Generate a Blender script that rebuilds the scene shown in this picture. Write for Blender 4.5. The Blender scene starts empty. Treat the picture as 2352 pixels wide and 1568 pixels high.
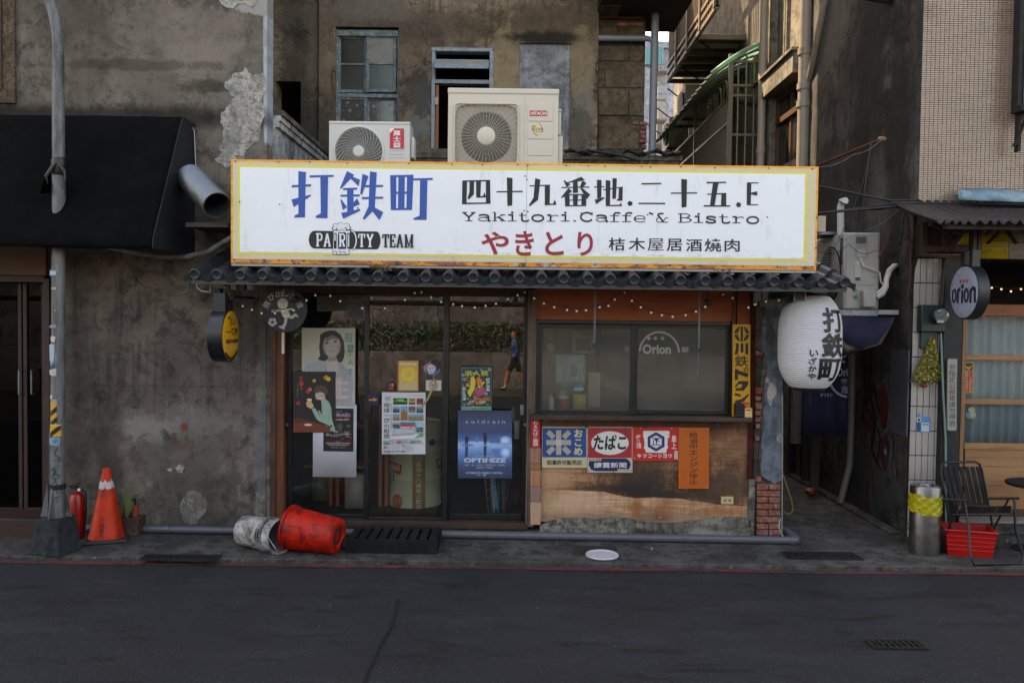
import bpy,bmesh,math,random
from mathutils import Vector,Matrix
from mathutils.geometry import tessellate_polygon
random.seed(7)
PI = math.pi
scn = bpy.context.scene
COL = scn.collection

# ------------------------------------------------------------------ camera
FPX,CX,CY = 1900.0,1176.0,784.0            # focal length and centre in 2352 px wide picture units
CAM = Vector((0,-7.92,2.15))
PITCH,ROLL = math.radians(1.78),0.0125
FW = Vector((0,math.cos(PITCH),-math.sin(PITCH)))
R0 = Vector((1,0,0)); U0 = Vector((0,math.sin(PITCH),math.cos(PITCH)))
RC = R0 * math.cos(ROLL) + U0 * math.sin(ROLL)
UC = -R0 * math.sin(ROLL) + U0 * math.cos(ROLL)
cd = bpy.data.cameras.new('camera'); cam = bpy.data.objects.new('camera',cd); COL.objects.link(cam)
cd.sensor_width = 36; cd.lens = 36 * FPX / 2352; cd.clip_end = 500; cd.clip_start = 0.05
m3 = Matrix((RC,UC,-FW)).transposed()
cam.matrix_world = Matrix.Translation(CAM) @ m3.to_4x4()
scn.camera = cam

# ------------------------------------------------------------------ light
SUN = Vector((-0.60,0.62,1.05)).normalized()   # direction towards the sun: high, over the buildings on the left
world = bpy.data.worlds.new('World'); scn.world = world; world.use_nodes = True
wn = world.node_tree.nodes; wl = world.node_tree.links
bg = wn['Background']; sky = wn.new('ShaderNodeTexSky'); sky.sky_type = 'NISHITA'; sky.sun_disc = False
sky.sun_elevation = math.asin(SUN.z); sky.sun_rotation = math.atan2(SUN.x,SUN.y)
sky.air_density = 1.0; sky.dust_density = 2.0; sky.ozone_density = 1.0
wl.new(sky.outputs[0],bg.inputs[0]); bg.inputs[1].default_value = 0.15
sl = bpy.data.lights.new('sun','SUN'); sl.energy = 2.8; sl.angle = math.radians(0.55); sl.color = (1.0,0.93,0.82)
so = bpy.data.objects.new('sun',sl); COL.objects.link(so); so.location = (0,0,20)
so.rotation_euler = (-SUN).to_track_quat('-Z','Y').to_euler()
scn.view_settings.view_transform = 'Standard'; scn.view_settings.look = 'None'
scn.view_settings.gamma = 1.0; scn.view_settings.use_curve_mapping = False
scn.view_settings.exposure = 2.5
scn.view_settings.use_white_balance = True; scn.view_settings.white_balance_temperature = 10300; scn.view_settings.white_balance_tint = 17

# ------------------------------------------------------------------ helpers
def W(px,py,Y):
  d = FW * FPX + RC * (px - CX) - UC * (py - CY)
  return CAM + d * ((Y - CAM.y) / d.y)
def WX(px,py,X):
  d = FW * FPX + RC * (px - CX) - UC * (py - CY)
  return CAM + d * ((X - CAM.x) / d.x)
def WZ(px,py,Z):
  d = FW * FPX + RC * (px - CX) - UC * (py - CY)
  return CAM + d * ((Z - CAM.z) / d.z)
def R(px0,py0,px1,py1,Y):
  a,b,c,d = W(px0,py0,Y),W(px1,py0,Y),W(px0,py1,Y),W(px1,py1,Y)
  return ((a.x + c.x) / 2,(b.x + d.x) / 2,(c.z + d.z) / 2,(a.z + b.z) / 2)   # x0,x1,z0,z1
def hexc(h,k=1.0):
  if not isinstance(h,str): return (h[0] * k,h[1] * k,h[2] * k,1)
  h = h.lstrip('#'); o = []
  for i in (0,2,4):
    c = int(h[i:i + 2],16) / 255
    o.append((c / 12.92 if c <= 0.04045 else ((c + 0.055) / 1.055) ** 2.4) * k)
  return (*o,1)

class NT:
  def __init__(s,name):
    s.m = bpy.data.materials.new(name); s.m.use_nodes = True
    s.t = s.m.node_tree; s.b = s.t.nodes['Principled BSDF']; s.out = s.t.nodes['Material Output']
  def n(s,typ,ins=None,**kw):
    nd = s.t.nodes.new(typ)
    for k,v in kw.items(): setattr(nd,k,v)
    for k,v in (ins or {}).items(): s.set(nd.inputs[k],v)
    return nd
  def set(s,inp,v):
    if isinstance(v,bpy.types.NodeSocket): s.t.links.new(v,inp)
    else: inp.default_value = v
  def pos(s): return s.n('ShaderNodeNewGeometry').outputs['Position']
  def obj(s): return s.n('ShaderNodeTexCoord').outputs['Object']
  def mp(s,vec,scale=(1,1,1),loc=(0,0,0),rot=(0,0,0)):
    return s.n('ShaderNodeMapping',{'Vector': vec,'Scale': scale,'Location': loc,'Rotation': rot}).outputs[0]
  def noise(s,vec,scale,detail=5,rough=0.6,dist=0):
    return s.n('ShaderNodeTexNoise',{'Vector': vec,'Scale': scale,'Detail': detail,'Roughness': rough,'Distortion': dist}).outputs[0]
  def ramp(s,v,a,b):      # smooth 0..1 between a and b
    return s.n('ShaderNodeMapRange',{'Value': v,'From Min': a,'From Max': b},interpolation_type='SMOOTHSTEP').outputs[0]
  def mr(s,v,a,b,c,d): return s.n('ShaderNodeMapRange',{'Value': v,'From Min': a,'From Max': b,'To Min': c,'To Max': d}).outputs[0]
  def mix(s,f,a,b,mode='MIX'):
    nd = s.n('ShaderNodeMix',None,data_type='RGBA',blend_type=mode)
    s.set(nd.inputs[0],f); s.set(nd.inputs[6],a); s.set(nd.inputs[7],b); return nd.outputs[2]
  def ma(s,op,a,b=0.0,c=0.0):
    nd = s.n('ShaderNodeMath',None,operation=op); s.set(nd.inputs[0],a); s.set(nd.inputs[1],b); s.set(nd.inputs[2],c); return nd.outputs[0]
  def sep(s,v):
    nd = s.n('ShaderNodeSeparateXYZ',{0: v}); return nd.outputs
  def bump(s,h,strength,dist=0.01):
    nd = s.n('ShaderNodeBump',{'Height': h,'Strength': strength,'Distance': dist}); s.t.links.new(nd.outputs[0],s.b.inputs['Normal']); return nd
  def blob(s,P,c,r,nz,amt=0.5,soft=0.12):   # c, r: 3-vectors (world); r=big for an axis to ignore
    v = s.mp(P,(1 / r[0],1 / r[1],1 / r[2]),(-c[0] / r[0],-c[1] / r[1],-c[2] / r[2]))
    ln = s.n('ShaderNodeVectorMath',{0: v},operation='LENGTH').outputs['Value']
    q = s.ma('ADD',ln,s.ma('MULTIPLY',s.ma('SUBTRACT',nz,0.5),amt * 6.5))
    return s.ma('SUBTRACT',1.0,s.ramp(q,1 - soft,1 + soft))

_mc = {}
def M(name,base,rough=0.6,metal=0.0,var=0.12,scale=6,bump=0.0,bscale=60,dirt=None,damt=0.5,dscale=4,streak=1.0,coat=0.0,spec=0.5,wear=None,wamt=0.6,wscale=9):
  key = name
  if key in _mc: return _mc[key]
  t = NT(name); O = t.obj(); c = hexc(base)
  n1 = t.noise(t.mp(O,(1,1,streak)),scale)
  col = t.mix(n1,hexc(base,1 - var),hexc(base,1 + var))
  if dirt:
    n2 = t.noise(t.mp(O,(1,1,streak),(3.1,1.7,0.4)),dscale,8,0.7)
    f = t.ramp(n2,1 - damt - 0.13,1 - damt + 0.13)
    col = t.mix(f,col,hexc(dirt))
  if wear:
    n3 = t.noise(t.mp(O,(1,1,1),(7.1,2.7,5.4)),wscale,8,0.75)
    f = t.ramp(n3,wamt,wamt + 0.05)
    col = t.mix(f,col,hexc(wear))
  t.set(t.b.inputs['Base Color'],col)
  rr = t.mr(t.noise(O,scale * 3),0.3,0.7,max(0.02,rough - 0.08),min(1,rough + 0.08))
  t.set(t.b.inputs['Roughness'],rr)
  t.b.inputs['Metallic'].default_value = metal
  t.b.inputs['Coat Weight'].default_value = coat; t.b.inputs['Coat Roughness'].default_value = 0.15
  t.b.inputs['Specular IOR Level'].default_value = spec
  if bump: t.bump(t.noise(O,bscale,6,0.65),bump,0.01)
  _mc[key] = t.m; return t.m
def ink(h,rough=0.5):
  k = 'ink_' + h + str(rough)
  if k not in _mc:
    t = NT('print_' + h.lstrip('#')); O = t.obj()
    t.set(t.b.inputs['Base Color'],t.mix(t.noise(O,30),hexc(h,0.85),hexc(h,1.08)))
    t.b.inputs['Roughness'].default_value = rough; _mc[k] = t.m
  return _mc[k]

WL = {}
def wloc(o): return WL.get(o.name,Vector((0,0,0))) if o else Vector((0,0,0))
def thing(name,label,cat,loc=(0,0,0),group=None,kind=None):
  o = bpy.data.objects.new(name,None); COL.objects.link(o); o.location = loc; o.empty_display_size = 0.1
  WL[o.name] = Vector(loc); o['label'] = label; o['category'] = cat
  if group: o['group'] = group
  if kind: o['kind'] = kind
  return o
def tag(o,label,cat,group=None,kind=None):
  o['label'] = label; o['category'] = cat
  if group: o['group'] = group
  if kind: o['kind'] = kind
  return o

class MB:
  def __init__(s): s.v = []; s.f = []; s.m = []; s.mats = []
  def mi(s,mat):
    if mat not in s.mats: s.mats.append(mat)
    return s.mats.index(mat)
  def add(s,vs,fs,mat):
    o = len(s.v); k = s.mi(mat); s.v += [Vector(v) for v in vs]
    for f in fs: s.f.append([i + o for i in f]); s.m.append(k)
    return s
  def box(s,x0,x1,y0,y1,z0,z1,mat):
    if x0 > x1: x0,x1 = x1,x0
    if y0 > y1: y0,y1 = y1,y0
    if z0 > z1: z0,z1 = z1,z0
    v = [(x,y,z) for z in (z0,z1) for y in (y0,y1) for x in (x0,x1)]
    return s.add(v,[(0,2,3,1),(4,5,7,6),(0,1,5,4),(2,6,7,3),(0,4,6,2),(1,3,7,5)],mat)
  def obox(s,c,ax,ay,az,mat):   # oriented box by half-axis vectors
    c,ax,ay,az = Vector(c),Vector(ax),Vector(ay),Vector(az)
    v = [c + ax * i + ay * j + az * k for k in (-1,1) for j in (-1,1) for i in (-1,1)]
    return s.add(v,[(0,2,3,1),(4,5,7,6),(0,1,5,4),(2,6,7,3),(0,4,6,2),(1,3,7,5)],mat)
  def pbox(s,px0,py0,px1,py1,Y0,Y1,mat,Yr=None):  # box whose front (Y0) covers a picture rectangle
    x0,x1,z0,z1 = R(px0,py0,px1,py1,Y0 if Yr is None else Yr)
    return s.box(x0,x1,Y0,Y1,z0,z1,mat)
  def ex(s,pts,vec,mat):          # polygon (3d points) extruded along vec
    n = len(pts); vec = Vector(vec); P = [Vector(p) for p in pts]
    s.add(P + [p + vec for p in P],[tuple(range(n)),tuple(range(2 * n - 1,n - 1,-1))] + [(i,i + n,(i + 1) % n + n,(i + 1) % n) for i in range(n)],mat)
    return s
  def cyl(s,a,b,r0,r1,mat,n=16,caps=True):
    a,b = Vector(a),Vector(b); d = (b - a).normalized()
    u = d.orthogonal().normalized(); w = d.cross(u)
    v = []; f = []
    for p,r in ((a,r0),(b,r1)):
      v += [p + (u * math.cos(2 * PI * i / n) + w * math.sin(2 * PI * i / n)) * r for i in range(n)]
    f += [(i,(i + 1) % n,(i + 1) % n + n,i + n) for i in range(n)]
    if caps: f += [tuple(range(n - 1,-1,-1)),tuple(range(n,2 * n))]
    return s.add(v,f,mat)
  def tube(s,pts,r,mat,n=8,closed=False):
    P = [Vector(p) for p in pts]; N = len(P); rr = r if isinstance(r,(list,tuple)) else [r] * N
    v = []; f = []; u = None
    for i in range(N):
      if closed: d = P[(i + 1) % N] - P[i - 1]
      else: d = P[min(i + 1,N - 1)] - P[max(i - 1,0)]
      d = d.normalized() if d.length > 1e-9 else Vector((0,0,1))
      if u is None: u = d.orthogonal().normalized()
      else:
        u = u - d * u.dot(d); u = u.normalized() if u.length > 1e-6 else d.orthogonal().normalized()
      w = d.cross(u)
      v += [P[i] + (u * math.cos(2 * PI * k / n) + w * math.sin(2 * PI * k / n)) * rr[i] for k in range(n)]
    for i in range(N if closed else N - 1):
      j = (i + 1) % N
      f += [(i * n + k,i * n + (k + 1) % n,j * n + (k + 1) % n,j * n + k) for k in range(n)]
    if not closed: f += [tuple(range(n - 1,-1,-1)),tuple(range((N - 1) * n,N * n))]
    return s.add(v,f,mat)
  def lathe(s,prof,c,mat,n=24,axis=(0,0,1),ang=None):
    c = Vector(c); a = Vector(axis).normalized(); u = a.orthogonal().normalized()
    if abs(a.z) > 0.99: u = Vector((1,0,0))
    w = a.cross(u); v = []; f = []; K = len(prof)
    for r,h in prof: v += [c + a * h + (u * math.cos(2 * PI * i / n) + w * math.sin(2 * PI * i / n)) * r for i in range(n)]
    for k in range(K - 1): f += [(k * n + i,k * n + (i + 1) % n,(k + 1) * n + (i + 1) % n,(k + 1) * n + i) for i in range(n)]
    return s.add(v,f,mat)
  def ball(s,c,r,mat,n=10,sx=1,sy=1,sz=1):
    c = Vector(c); v = [c + Vector((0,0,-r * sz))]; h = n // 2
    for j in range(1,h):
      t = PI * j / h
      v += [c + Vector((r * sx * math.sin(t) * math.cos(2 * PI * i / n),r * sy * math.sin(t) * math.sin(2 * PI * i / n),-r * sz * math.cos(t))) for i in range(n)]
    v.append(c + Vector((0,0,r * sz))); f = []
    f += [(0,1 + (i + 1) % n,1 + i) for i in range(n)]
    for j in range(h - 2):
      b = 1 + j * n; f += [(b + i,b + (i + 1) % n,b + n + (i + 1) % n,b + n + i) for i in range(n)]
    b = 1 + (h - 2) * n; f += [(b + i,b + (i + 1) % n,len(v) - 1) for i in range(n)]
    return s.add(v,f,mat)
  def mesh(s,name,off):
    me = bpy.data.meshes.new(name)
    me.from_pydata([v - off for v in s.v],[],s.f)
    for mt in s.mats: me.materials.append(mt)
    me.polygons.foreach_set('material_index',s.m)
    return me
  def build(s,name,parent=None,smooth=35,bev=0.0,seg=2,label=None,kind=None,origin=None,jit=0,recalc=False):
    if name in ('ledge_hook','corner_post','stand','end_ring','bracket','junction_box') and parent is not None and len(s.v) > 8:
      p = list(range(len(s.v)))
      def fd(x):
        while p[x] != x: p[x] = p[p[x]]; x = p[x]
        return x
      for f in s.f:
        for q in f[1:]: a,b = fd(f[0]),fd(q); p[a] = b
      gr = {}
      for f,mi in zip(s.f,s.m): gr.setdefault(fd(f[0]),[]).append((f,mi))
      if 1 < len(gr) < 9:
        for fl in gr.values():
          b = MB(); b.mats = s.mats; ix = {}
          for f,mi in fl:
            for q in f:
              if q not in ix: ix[q] = len(b.v); b.v.append(s.v[q])
            b.f.append([ix[q] for q in f]); b.m.append(mi)
          o = b.build(name + ' ',parent,smooth,bev,seg); o.name = name
        return o
    name = name.strip()
    if parent is not None: off = wloc(parent)
    elif origin is not None: off = Vector(origin)
    else:
      xs = [v.x for v in s.v]; ys = [v.y for v in s.v]; zs = [v.z for v in s.v]
      off = Vector(((min(xs) + max(xs)) / 2,(min(ys) + max(ys)) / 2,min(zs)))
    me = s.mesh(name,off)
    if recalc or True:
      bm = bmesh.new(); bm.from_mesh(me)
      if not getattr(s,'norecalc',False): bmesh.ops.recalc_face_normals(bm,faces=bm.faces)
      bm.to_mesh(me); bm.free()
    me.polygons.foreach_set('use_smooth',[True] * len(me.polygons))
    me.set_sharp_from_angle(angle=math.radians(smooth))
    o = bpy.data.objects.new(name,me); COL.objects.link(o)
    if parent is not None: o.parent = parent; WL[o.name] = off
    else: o.location = off; WL[o.name] = off
    if bev:
      b = o.modifiers.new('bevel','BEVEL'); b.width = bev; b.segments = seg; b.limit_method = 'ANGLE'; b.angle_limit = math.radians(40)
    if label: o['label'] = label
    if kind: o['kind'] = kind
    return o
def struct(mb,name,**kw):
  o = mb.build(name,**kw); o['kind'] = 'structure'; return o

def dup(o,parent=None,loc=None):
  c = o.copy(); COL.objects.link(c)
  if parent is not None: c.parent = parent
  if loc is not None: c.location = loc
  return c

# ---- lettering
_tc = {}
def glyphs(s,bold=0.0,res=3):
  if any('\u4e00' <= ch <= '\u9fff' for ch in s): bold = 0 if '屋' in s else min(bold,0.012)
  key = (s,bold,res)
  if key in _tc: return _tc[key]
  cu = bpy.data.curves.new('t','FONT'); cu.body = s; cu.size = 1.0; cu.offset = bold; cu.resolution_u = res; cu.fill_mode = 'FRONT'
  ob = bpy.data.objects.new('t',cu); COL.objects.link(ob)
  bpy.context.view_layer.update()
  dg = bpy.context.evaluated_depsgraph_get(); ev = ob.evaluated_get(dg); me = ev.to_mesh()
  vs = [(v.co.x,v.co.y) for v in me.vertices]; fs = [tuple(p.vertices) for p in me.polygons]
  ev.to_mesh_clear(); bpy.data.objects.remove(ob); bpy.data.curves.remove(cu)
  _tc[key] = (vs,fs); return _tc[key]

def subdiv2d(vs,fs,step):
  bm = bmesh.new(); bv = [bm.verts.new((x,y,0)) for x,y in vs]
  for f in fs:
    try: bm.faces.new([bv[i] for i in f])
    except Exception: pass
  if vs:
    for ax in (0,1):
      lo = min(v[ax] for v in vs); hi = max(v[ax] for v in vs); t = lo + step
      while t < hi:
        co = [0,0,0]; no = [0,0,0]; co[ax] = t; no[ax] = 1
        bmesh.ops.bisect_plane(bm,geom=bm.verts[:] + bm.edges[:] + bm.faces[:],plane_co=co,plane_no=no)
        t += step
  bm.verts.index_update(); v2 = [(v.co.x,v.co.y) for v in bm.verts]; f2 = [tuple(v.index for v in f.verts) for f in bm.faces]
  bm.free(); return v2,f2

class Print:
  """flat print: shapes given in picture units of a zoom (ox,oy,s) laid on a world surface through mp(px,py,lift)"""
  def __init__(s,Y=0,z=(0,0,1),mp=None,mb=None,step=0.0003,sub=None):
    s.Y = Y; s.z = z; s.mb = mb or MB(); s.mb.norecalc = True; s.k = 0.001; s.step = step; s.sub = sub
    s.mp = mp or (lambda px,py,lift: W(px,py,s.Y) + Vector((0,-lift,0)))
  def t(s,x,y): return (s.z[0] + x / s.z[2],s.z[1] + y / s.z[2])
  def raw(s,vs,fs,mat):
    if s.sub and fs:
      vs,fs = subdiv2d(vs,fs,s.sub)
    P = [s.mp(*s.t(x,y),s.k) for x,y in vs]
    s.mb.add(P,fs,mat); s.k += s.step
  def poly(s,pts,c,holes=()):
    mat = ink(c) if isinstance(c,str) else c
    if not holes:
      s.raw(list(pts),[tuple(range(len(pts)))],mat); return s
    rings = [list(pts)] + [list(h) for h in holes]
    tri = tessellate_polygon([[Vector((x,y,0)) for x,y in r] for r in rings])
    s.raw([p for r in rings for p in r],[tuple(t) for t in tri],mat); return s
  def rect(s,x0,y0,x1,y1,c): return s.poly([(x0,y0),(x1,y0),(x1,y1),(x0,y1)],c)
  def rrect(s,x0,y0,x1,y1,r,c,n=5):
    p = []
    for cx,cy,a in ((x1 - r,y0 + r,-90),(x1 - r,y1 - r,0),(x0 + r,y1 - r,90),(x0 + r,y0 + r,180)):
      for i in range(n + 1):
        t = math.radians(a + 90 * i / n); p.append((cx + r * math.cos(t),cy + r * math.sin(t)))
    return s.poly(p,c)
  def ell(s,cx,cy,rx,ry,c,n=28,holes=None):
    p = [(cx + rx * math.cos(2 * PI * i / n),cy + ry * math.sin(2 * PI * i / n)) for i in range(n)]
    h = [[(cx + a * math.cos(2 * PI * i / n),cy + b * math.sin(2 * PI * i / n)) for i in range(n)] for a,b in (holes or [])]
    return s.poly(p,c,h)
  def line(s,pts,w,c,closed=False):
    P = [Vector(p) for p in pts]; N = len(P); L = []; Rr = []
    for i in range(N):
      if closed: a = (P[i] - P[i - 1]); b = (P[(i + 1) % N] - P[i])
      else: a = P[i] - P[max(i - 1,0)]; b = P[min(i + 1,N - 1)] - P[i]
      if a.length < 1e-9: a = b
      if b.length < 1e-9: b = a
      a = a.normalized(); b = b.normalized(); t = a + b
      if t.length < 0.3: t = a
      t = t.normalized(); n = Vector((-t.y,t.x)); k = 1 / max(0.5,n.dot(Vector((-a.y,a.x))))
      ww = w[i] if isinstance(w,(list,tuple)) else w
      L.append(P[i] + n * ww / 2 * k); Rr.append(P[i] - n * ww / 2 * k)
    vs = [tuple(p) for p in L + Rr]
    fs = [(i,(i + 1) % N,N + (i + 1) % N,N + i) for i in range(N if closed else N - 1)]
    s.raw(vs,fs,ink(c) if isinstance(c,str) else c); return s
  def text(s,st,x0,y0,x1,y1,c,bold=0.0,rot=0,vertical=False,res=2,slant=0,em=False):
    mat = ink(c) if isinstance(c,str) else c
    if vertical:
      n = len(st); h = (y1 - y0) / n; AV = []; AF = []
      for i,ch in enumerate(st):
        if ch == ' ': continue
        vs,fs = glyphs(ch,bold,res); o = len(AV)
        AV += [(x0 + (x1 - x0) * x,y0 + h * i + h * (0.86 - y)) for x,y in vs]
        AF += [tuple(k + o for k in f) for f in fs]
      s.raw(AV,AF,mat); return s
    vs,fs = glyphs(st,bold,res)
    if not vs: return s
    a = min(v[0] for v in vs); b = max(v[0] for v in vs); lo = min(v[1] for v in vs); hi = max(v[1] for v in vs)
    out = []
    cx,cy = (x0 + x1) / 2,(y0 + y1) / 2
    for x,y in vs:
      u = x0 + (x1 - x0) * (x - a) / (b - a or 1); v = y1 - (y1 - y0) * (y - lo) / (hi - lo or 1)
      u += slant * (y1 - v)
      if rot:
        du,dv = u - cx,v - cy; u = cx + du * math.cos(rot) - dv * math.sin(rot); v = cy + du * math.sin(rot) + dv * math.cos(rot)
      out.append((u,v))
    s.raw(out,fs,mat); return s
  def done(s,name,parent=None,**kw): return s.mb.build(name,parent,smooth=180,**kw)

def slab_poster(P,name,x0,y0,x1,y1,th,base,label,cat,rough=0.5,curl=0.0,parent=None,group=None):
  """finish a flat poster/plate: printed shapes of P in front of a thin sheet; P.Y is the sheet's front"""
  a,b,c,d = R(x0,y0,x1,y1,P.Y)
  P.mb.box(a,b,P.Y,P.Y + th,c,d,base)
  o = P.mb.build(name,parent,smooth=180)
  if label: tag(o,label,cat,group)
  return o

# ------------------------------------------------------------------ shared materials
GLASS = None
def glass_mat(name,tint=(0.9,0.95,0.93),refl_rough=0.0,dust=0.03,ior=1.5,dustc=(0.35,0.33,0.3)):
  t = NT(name); t.t.nodes.remove(t.b)
  tr = t.n('ShaderNodeBsdfTransparent',{0: (*tint,1)})
  gl = t.n('ShaderNodeBsdfGlossy',{'Color': (1,1,1,1),'Roughness': refl_rough})
  fr = t.n('ShaderNodeFresnel',{'IOR': ior})
  mx = t.n('ShaderNodeMixShader',{0: fr.outputs[0],1: tr.outputs[0],2: gl.outputs[0]})
  O = t.pos(); nz = t.noise(t.mp(O,(1,1,0.6)),2.2,8,0.7)
  df = t.n('ShaderNodeBsdfDiffuse',{'Color': (*dustc,1)})
  f = t.mr(nz,0.3,0.75,dust * 0.4,dust * 1.6)
  m2 = t.n('ShaderNodeMixShader',{0: f,1: mx.outputs[0],2: df.outputs[0]})
  t.t.links.new(m2.outputs[0],t.out.inputs[0]); return t.m
G_DOOR = glass_mat('door_glass',tint=(.97,.98,.97),dust=0.012)
G_WIN = glass_mat('dusty_window_glass',dust=0.11,refl_rough=0.05,dustc=(0.30,0.29,0.28))
G_UP = glass_mat('old_window_glass',dust=0.12,refl_rough=0.15)
G_FROST = M('frosted_pane','#8d8a80',rough=0.35,var=0.25,scale=3,bump=0.2,bscale=180)

BLACKAL = M('black_aluminium','#101113',rough=0.38,var=0.2,scale=5,dirt='#2a2723',damt=0.28,dscale=6)
STEEL = M('galvanised_steel','#7e878f',rough=0.42,metal=0.85,var=0.2,scale=9,dirt='#5a5b5b',damt=0.4)
PVC = M('grey_pvc','#6f747a',rough=0.45,var=0.1,dirt='#3a3835',damt=0.33,dscale=5)
PVCW = M('white_pvc','#a9a9a4',rough=0.5,var=0.08,dirt='#5b5850',damt=0.3)
BLK = M('black_plastic','#0d0e10',rough=0.45,var=0.2)
WIRE = M('black_cable','#08090a',rough=0.5)
WHT = M('white_plastic','#c9c9c4',rough=0.4,var=0.06,dirt='#85817a',damt=0.22)

def wood(name,c1,c2,dark='#1a0f0a',rough=0.6,axis=2,sc=1.0,damt=0.35,fine=26,bump=0.3):
  if name in _mc: return _mc[name]
  t = NT(name); P = t.pos(); st = [fine * sc] * 3; st[axis] = 1.2 * sc
  g = t.noise(t.mp(P,tuple(st)),1.0,8,0.65,0.4)
  col = t.mix(t.ramp(g,0.3,0.7),hexc(c1),hexc(c2))
  b = t.noise(P,2.3,7,0.65); col = t.mix(t.ma('MULTIPLY',t.ramp(b,1 - damt - .15,1 - damt + .15),0.75),col,hexc(dark))
  st2 = [70 * sc] * 3; st2[axis] = 2.0 * sc
  f = t.noise(t.mp(P,tuple(st2)),1.0,4,0.6); col = t.mix(t.ma('MULTIPLY',t.ramp(f,0.56,0.66),0.5),col,hexc(dark))
  t.set(t.b.inputs['Base Color'],col); t.b.inputs['Roughness'].default_value = rough
  t.bump(t.ma('ADD',g,f),bump,0.004); _mc[name] = t.m; return t.m

def plaster(name,c1,c2,c3,stain='#1c1b18',stain_amt=0.45,streak_amt=0.45,crack=0.0,patches=None,pamt=0.3,blobs=(),bump=0.35,sc=1.0,plane='xz',speck=None,rough=0.9):
  """weathered cement render. blobs: (centre, radii, colour, noise amount, softness, opacity)"""
  if name in _mc: return _mc[name]
  t = NT(name); P = t.pos()
  a = t.noise(P,1.1 * sc,9,0.62,0.3); b = t.noise(t.mp(P,(1,1,1),(4,9,2)),5 * sc,9,0.72,0.2); c = t.noise(P,42,6,0.7)
  col = t.mix(t.ramp(a,0.40,0.60),hexc(c1,.85),hexc(c2,1.12))
  col = t.mix(t.ramp(b,0.48,0.60),col,hexc(c3,.9))
  col = t.mix(t.ma('MULTIPLY',t.ramp(c,0.48,0.66),0.4),col,hexc(c1,1.35))
  # vertical rain streaks
  s1 = t.noise(t.mp(P,(7 * sc,7 * sc,0.55 * sc)),1.0,7,0.7,0.5)
  s2 = t.noise(t.mp(P,(1,1,1),(11,3,7)),1.6 * sc,6,0.7)
  sk = t.ma('MULTIPLY',t.ramp(s1,0.46,0.60),t.ramp(s2,0.42,0.56))
  col = t.mix(t.ma('MULTIPLY',sk,streak_amt),col,hexc(stain))
  d = t.noise(t.mp(P,(1,1,1.3),(2,5,13)),3.2 * sc,10,0.78,0.6)
  col = t.mix(t.ma('MULTIPLY',t.ramp(d,0.52,0.60),stain_amt),col,hexc(stain))
  h = t.ma('ADD',t.ma('MULTIPLY',c,0.35),b)
  if patches:
    p = t.noise(t.mp(P,(1,1,0.7),(21,4,3)),1.9 * sc,8,0.62,0.8)
    pm = t.ramp(p,1 - pamt - 0.012,1 - pamt + 0.012)
    col = t.mix(pm,col,t.mix(b,hexc(patches,0.75),hexc(patches,1.2)))
    h = t.ma('ADD',h,t.ma('MULTIPLY',pm,-0.5))
  if speck:
    q = t.noise(t.mp(P,(1,1,1),(1,8,5)),17,7,0.8)
    col = t.mix(t.ma('MULTIPLY',t.ramp(q,0.60,0.64),0.7),col,hexc(speck))
  if crack:
    dv = t.n('ShaderNodeVectorMath',{0: P,1: t.n('ShaderNodeVectorMath',{0: t.n('ShaderNodeTexNoise',{'Vector': P,'Scale': 3.0,'Detail': 5}).outputs[1],1: (0.35,0.35,0.35)},operation='MULTIPLY').outputs[0]},operation='ADD').outputs[0]
    vo = t.n('ShaderNodeTexVoronoi',{'Vector': dv,'Scale': 2.6},feature='DISTANCE_TO_EDGE').outputs['Distance']
    cm = t.ma('MULTIPLY',t.ma('SUBTRACT',1.0,t.ramp(vo,0.004,0.016)),t.ramp(t.noise(t.mp(P,(1,1,1),(31,3,9)),1.2,4),0.52,0.58))
    col = t.mix(t.ma('MULTIPLY',cm,crack),col,hexc('#0e0d0c')); h = t.ma('ADD',h,t.ma('MULTIPLY',cm,-0.8))
  nz = t.noise(t.mp(P,(1,1,1),(5,5,5)),4.0,9,0.75,0.5)
  for (cc,rr,colr,amt,soft,op) in blobs:
    bm_ = t.blob(P,cc,rr,nz,amt,soft)
    cc2 = t.mix(c,hexc(colr,0.72),hexc(colr,1.22))
    col = t.mix(t.ma('MULTIPLY',bm_,op),col,cc2)
  t.set(t.b.inputs['Base Color'],col); t.b.inputs['Roughness'].default_value = rough
  t.b.inputs['Specular IOR Level'].default_value = 0.25
  t.bump(h,bump,0.02); _mc[name] = t.m; return t.m
BIG = 1e4
def xz(px,py,rx,rz,col,amt=0.5,soft=0.12,op=1.0,Y=0.0):
  p = W(px,py,Y); k = (Y - CAM.y) / FPX
  return ((p.x,0,p.z),(rx * k,BIG,rz * k),col,amt,soft,op)

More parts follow.
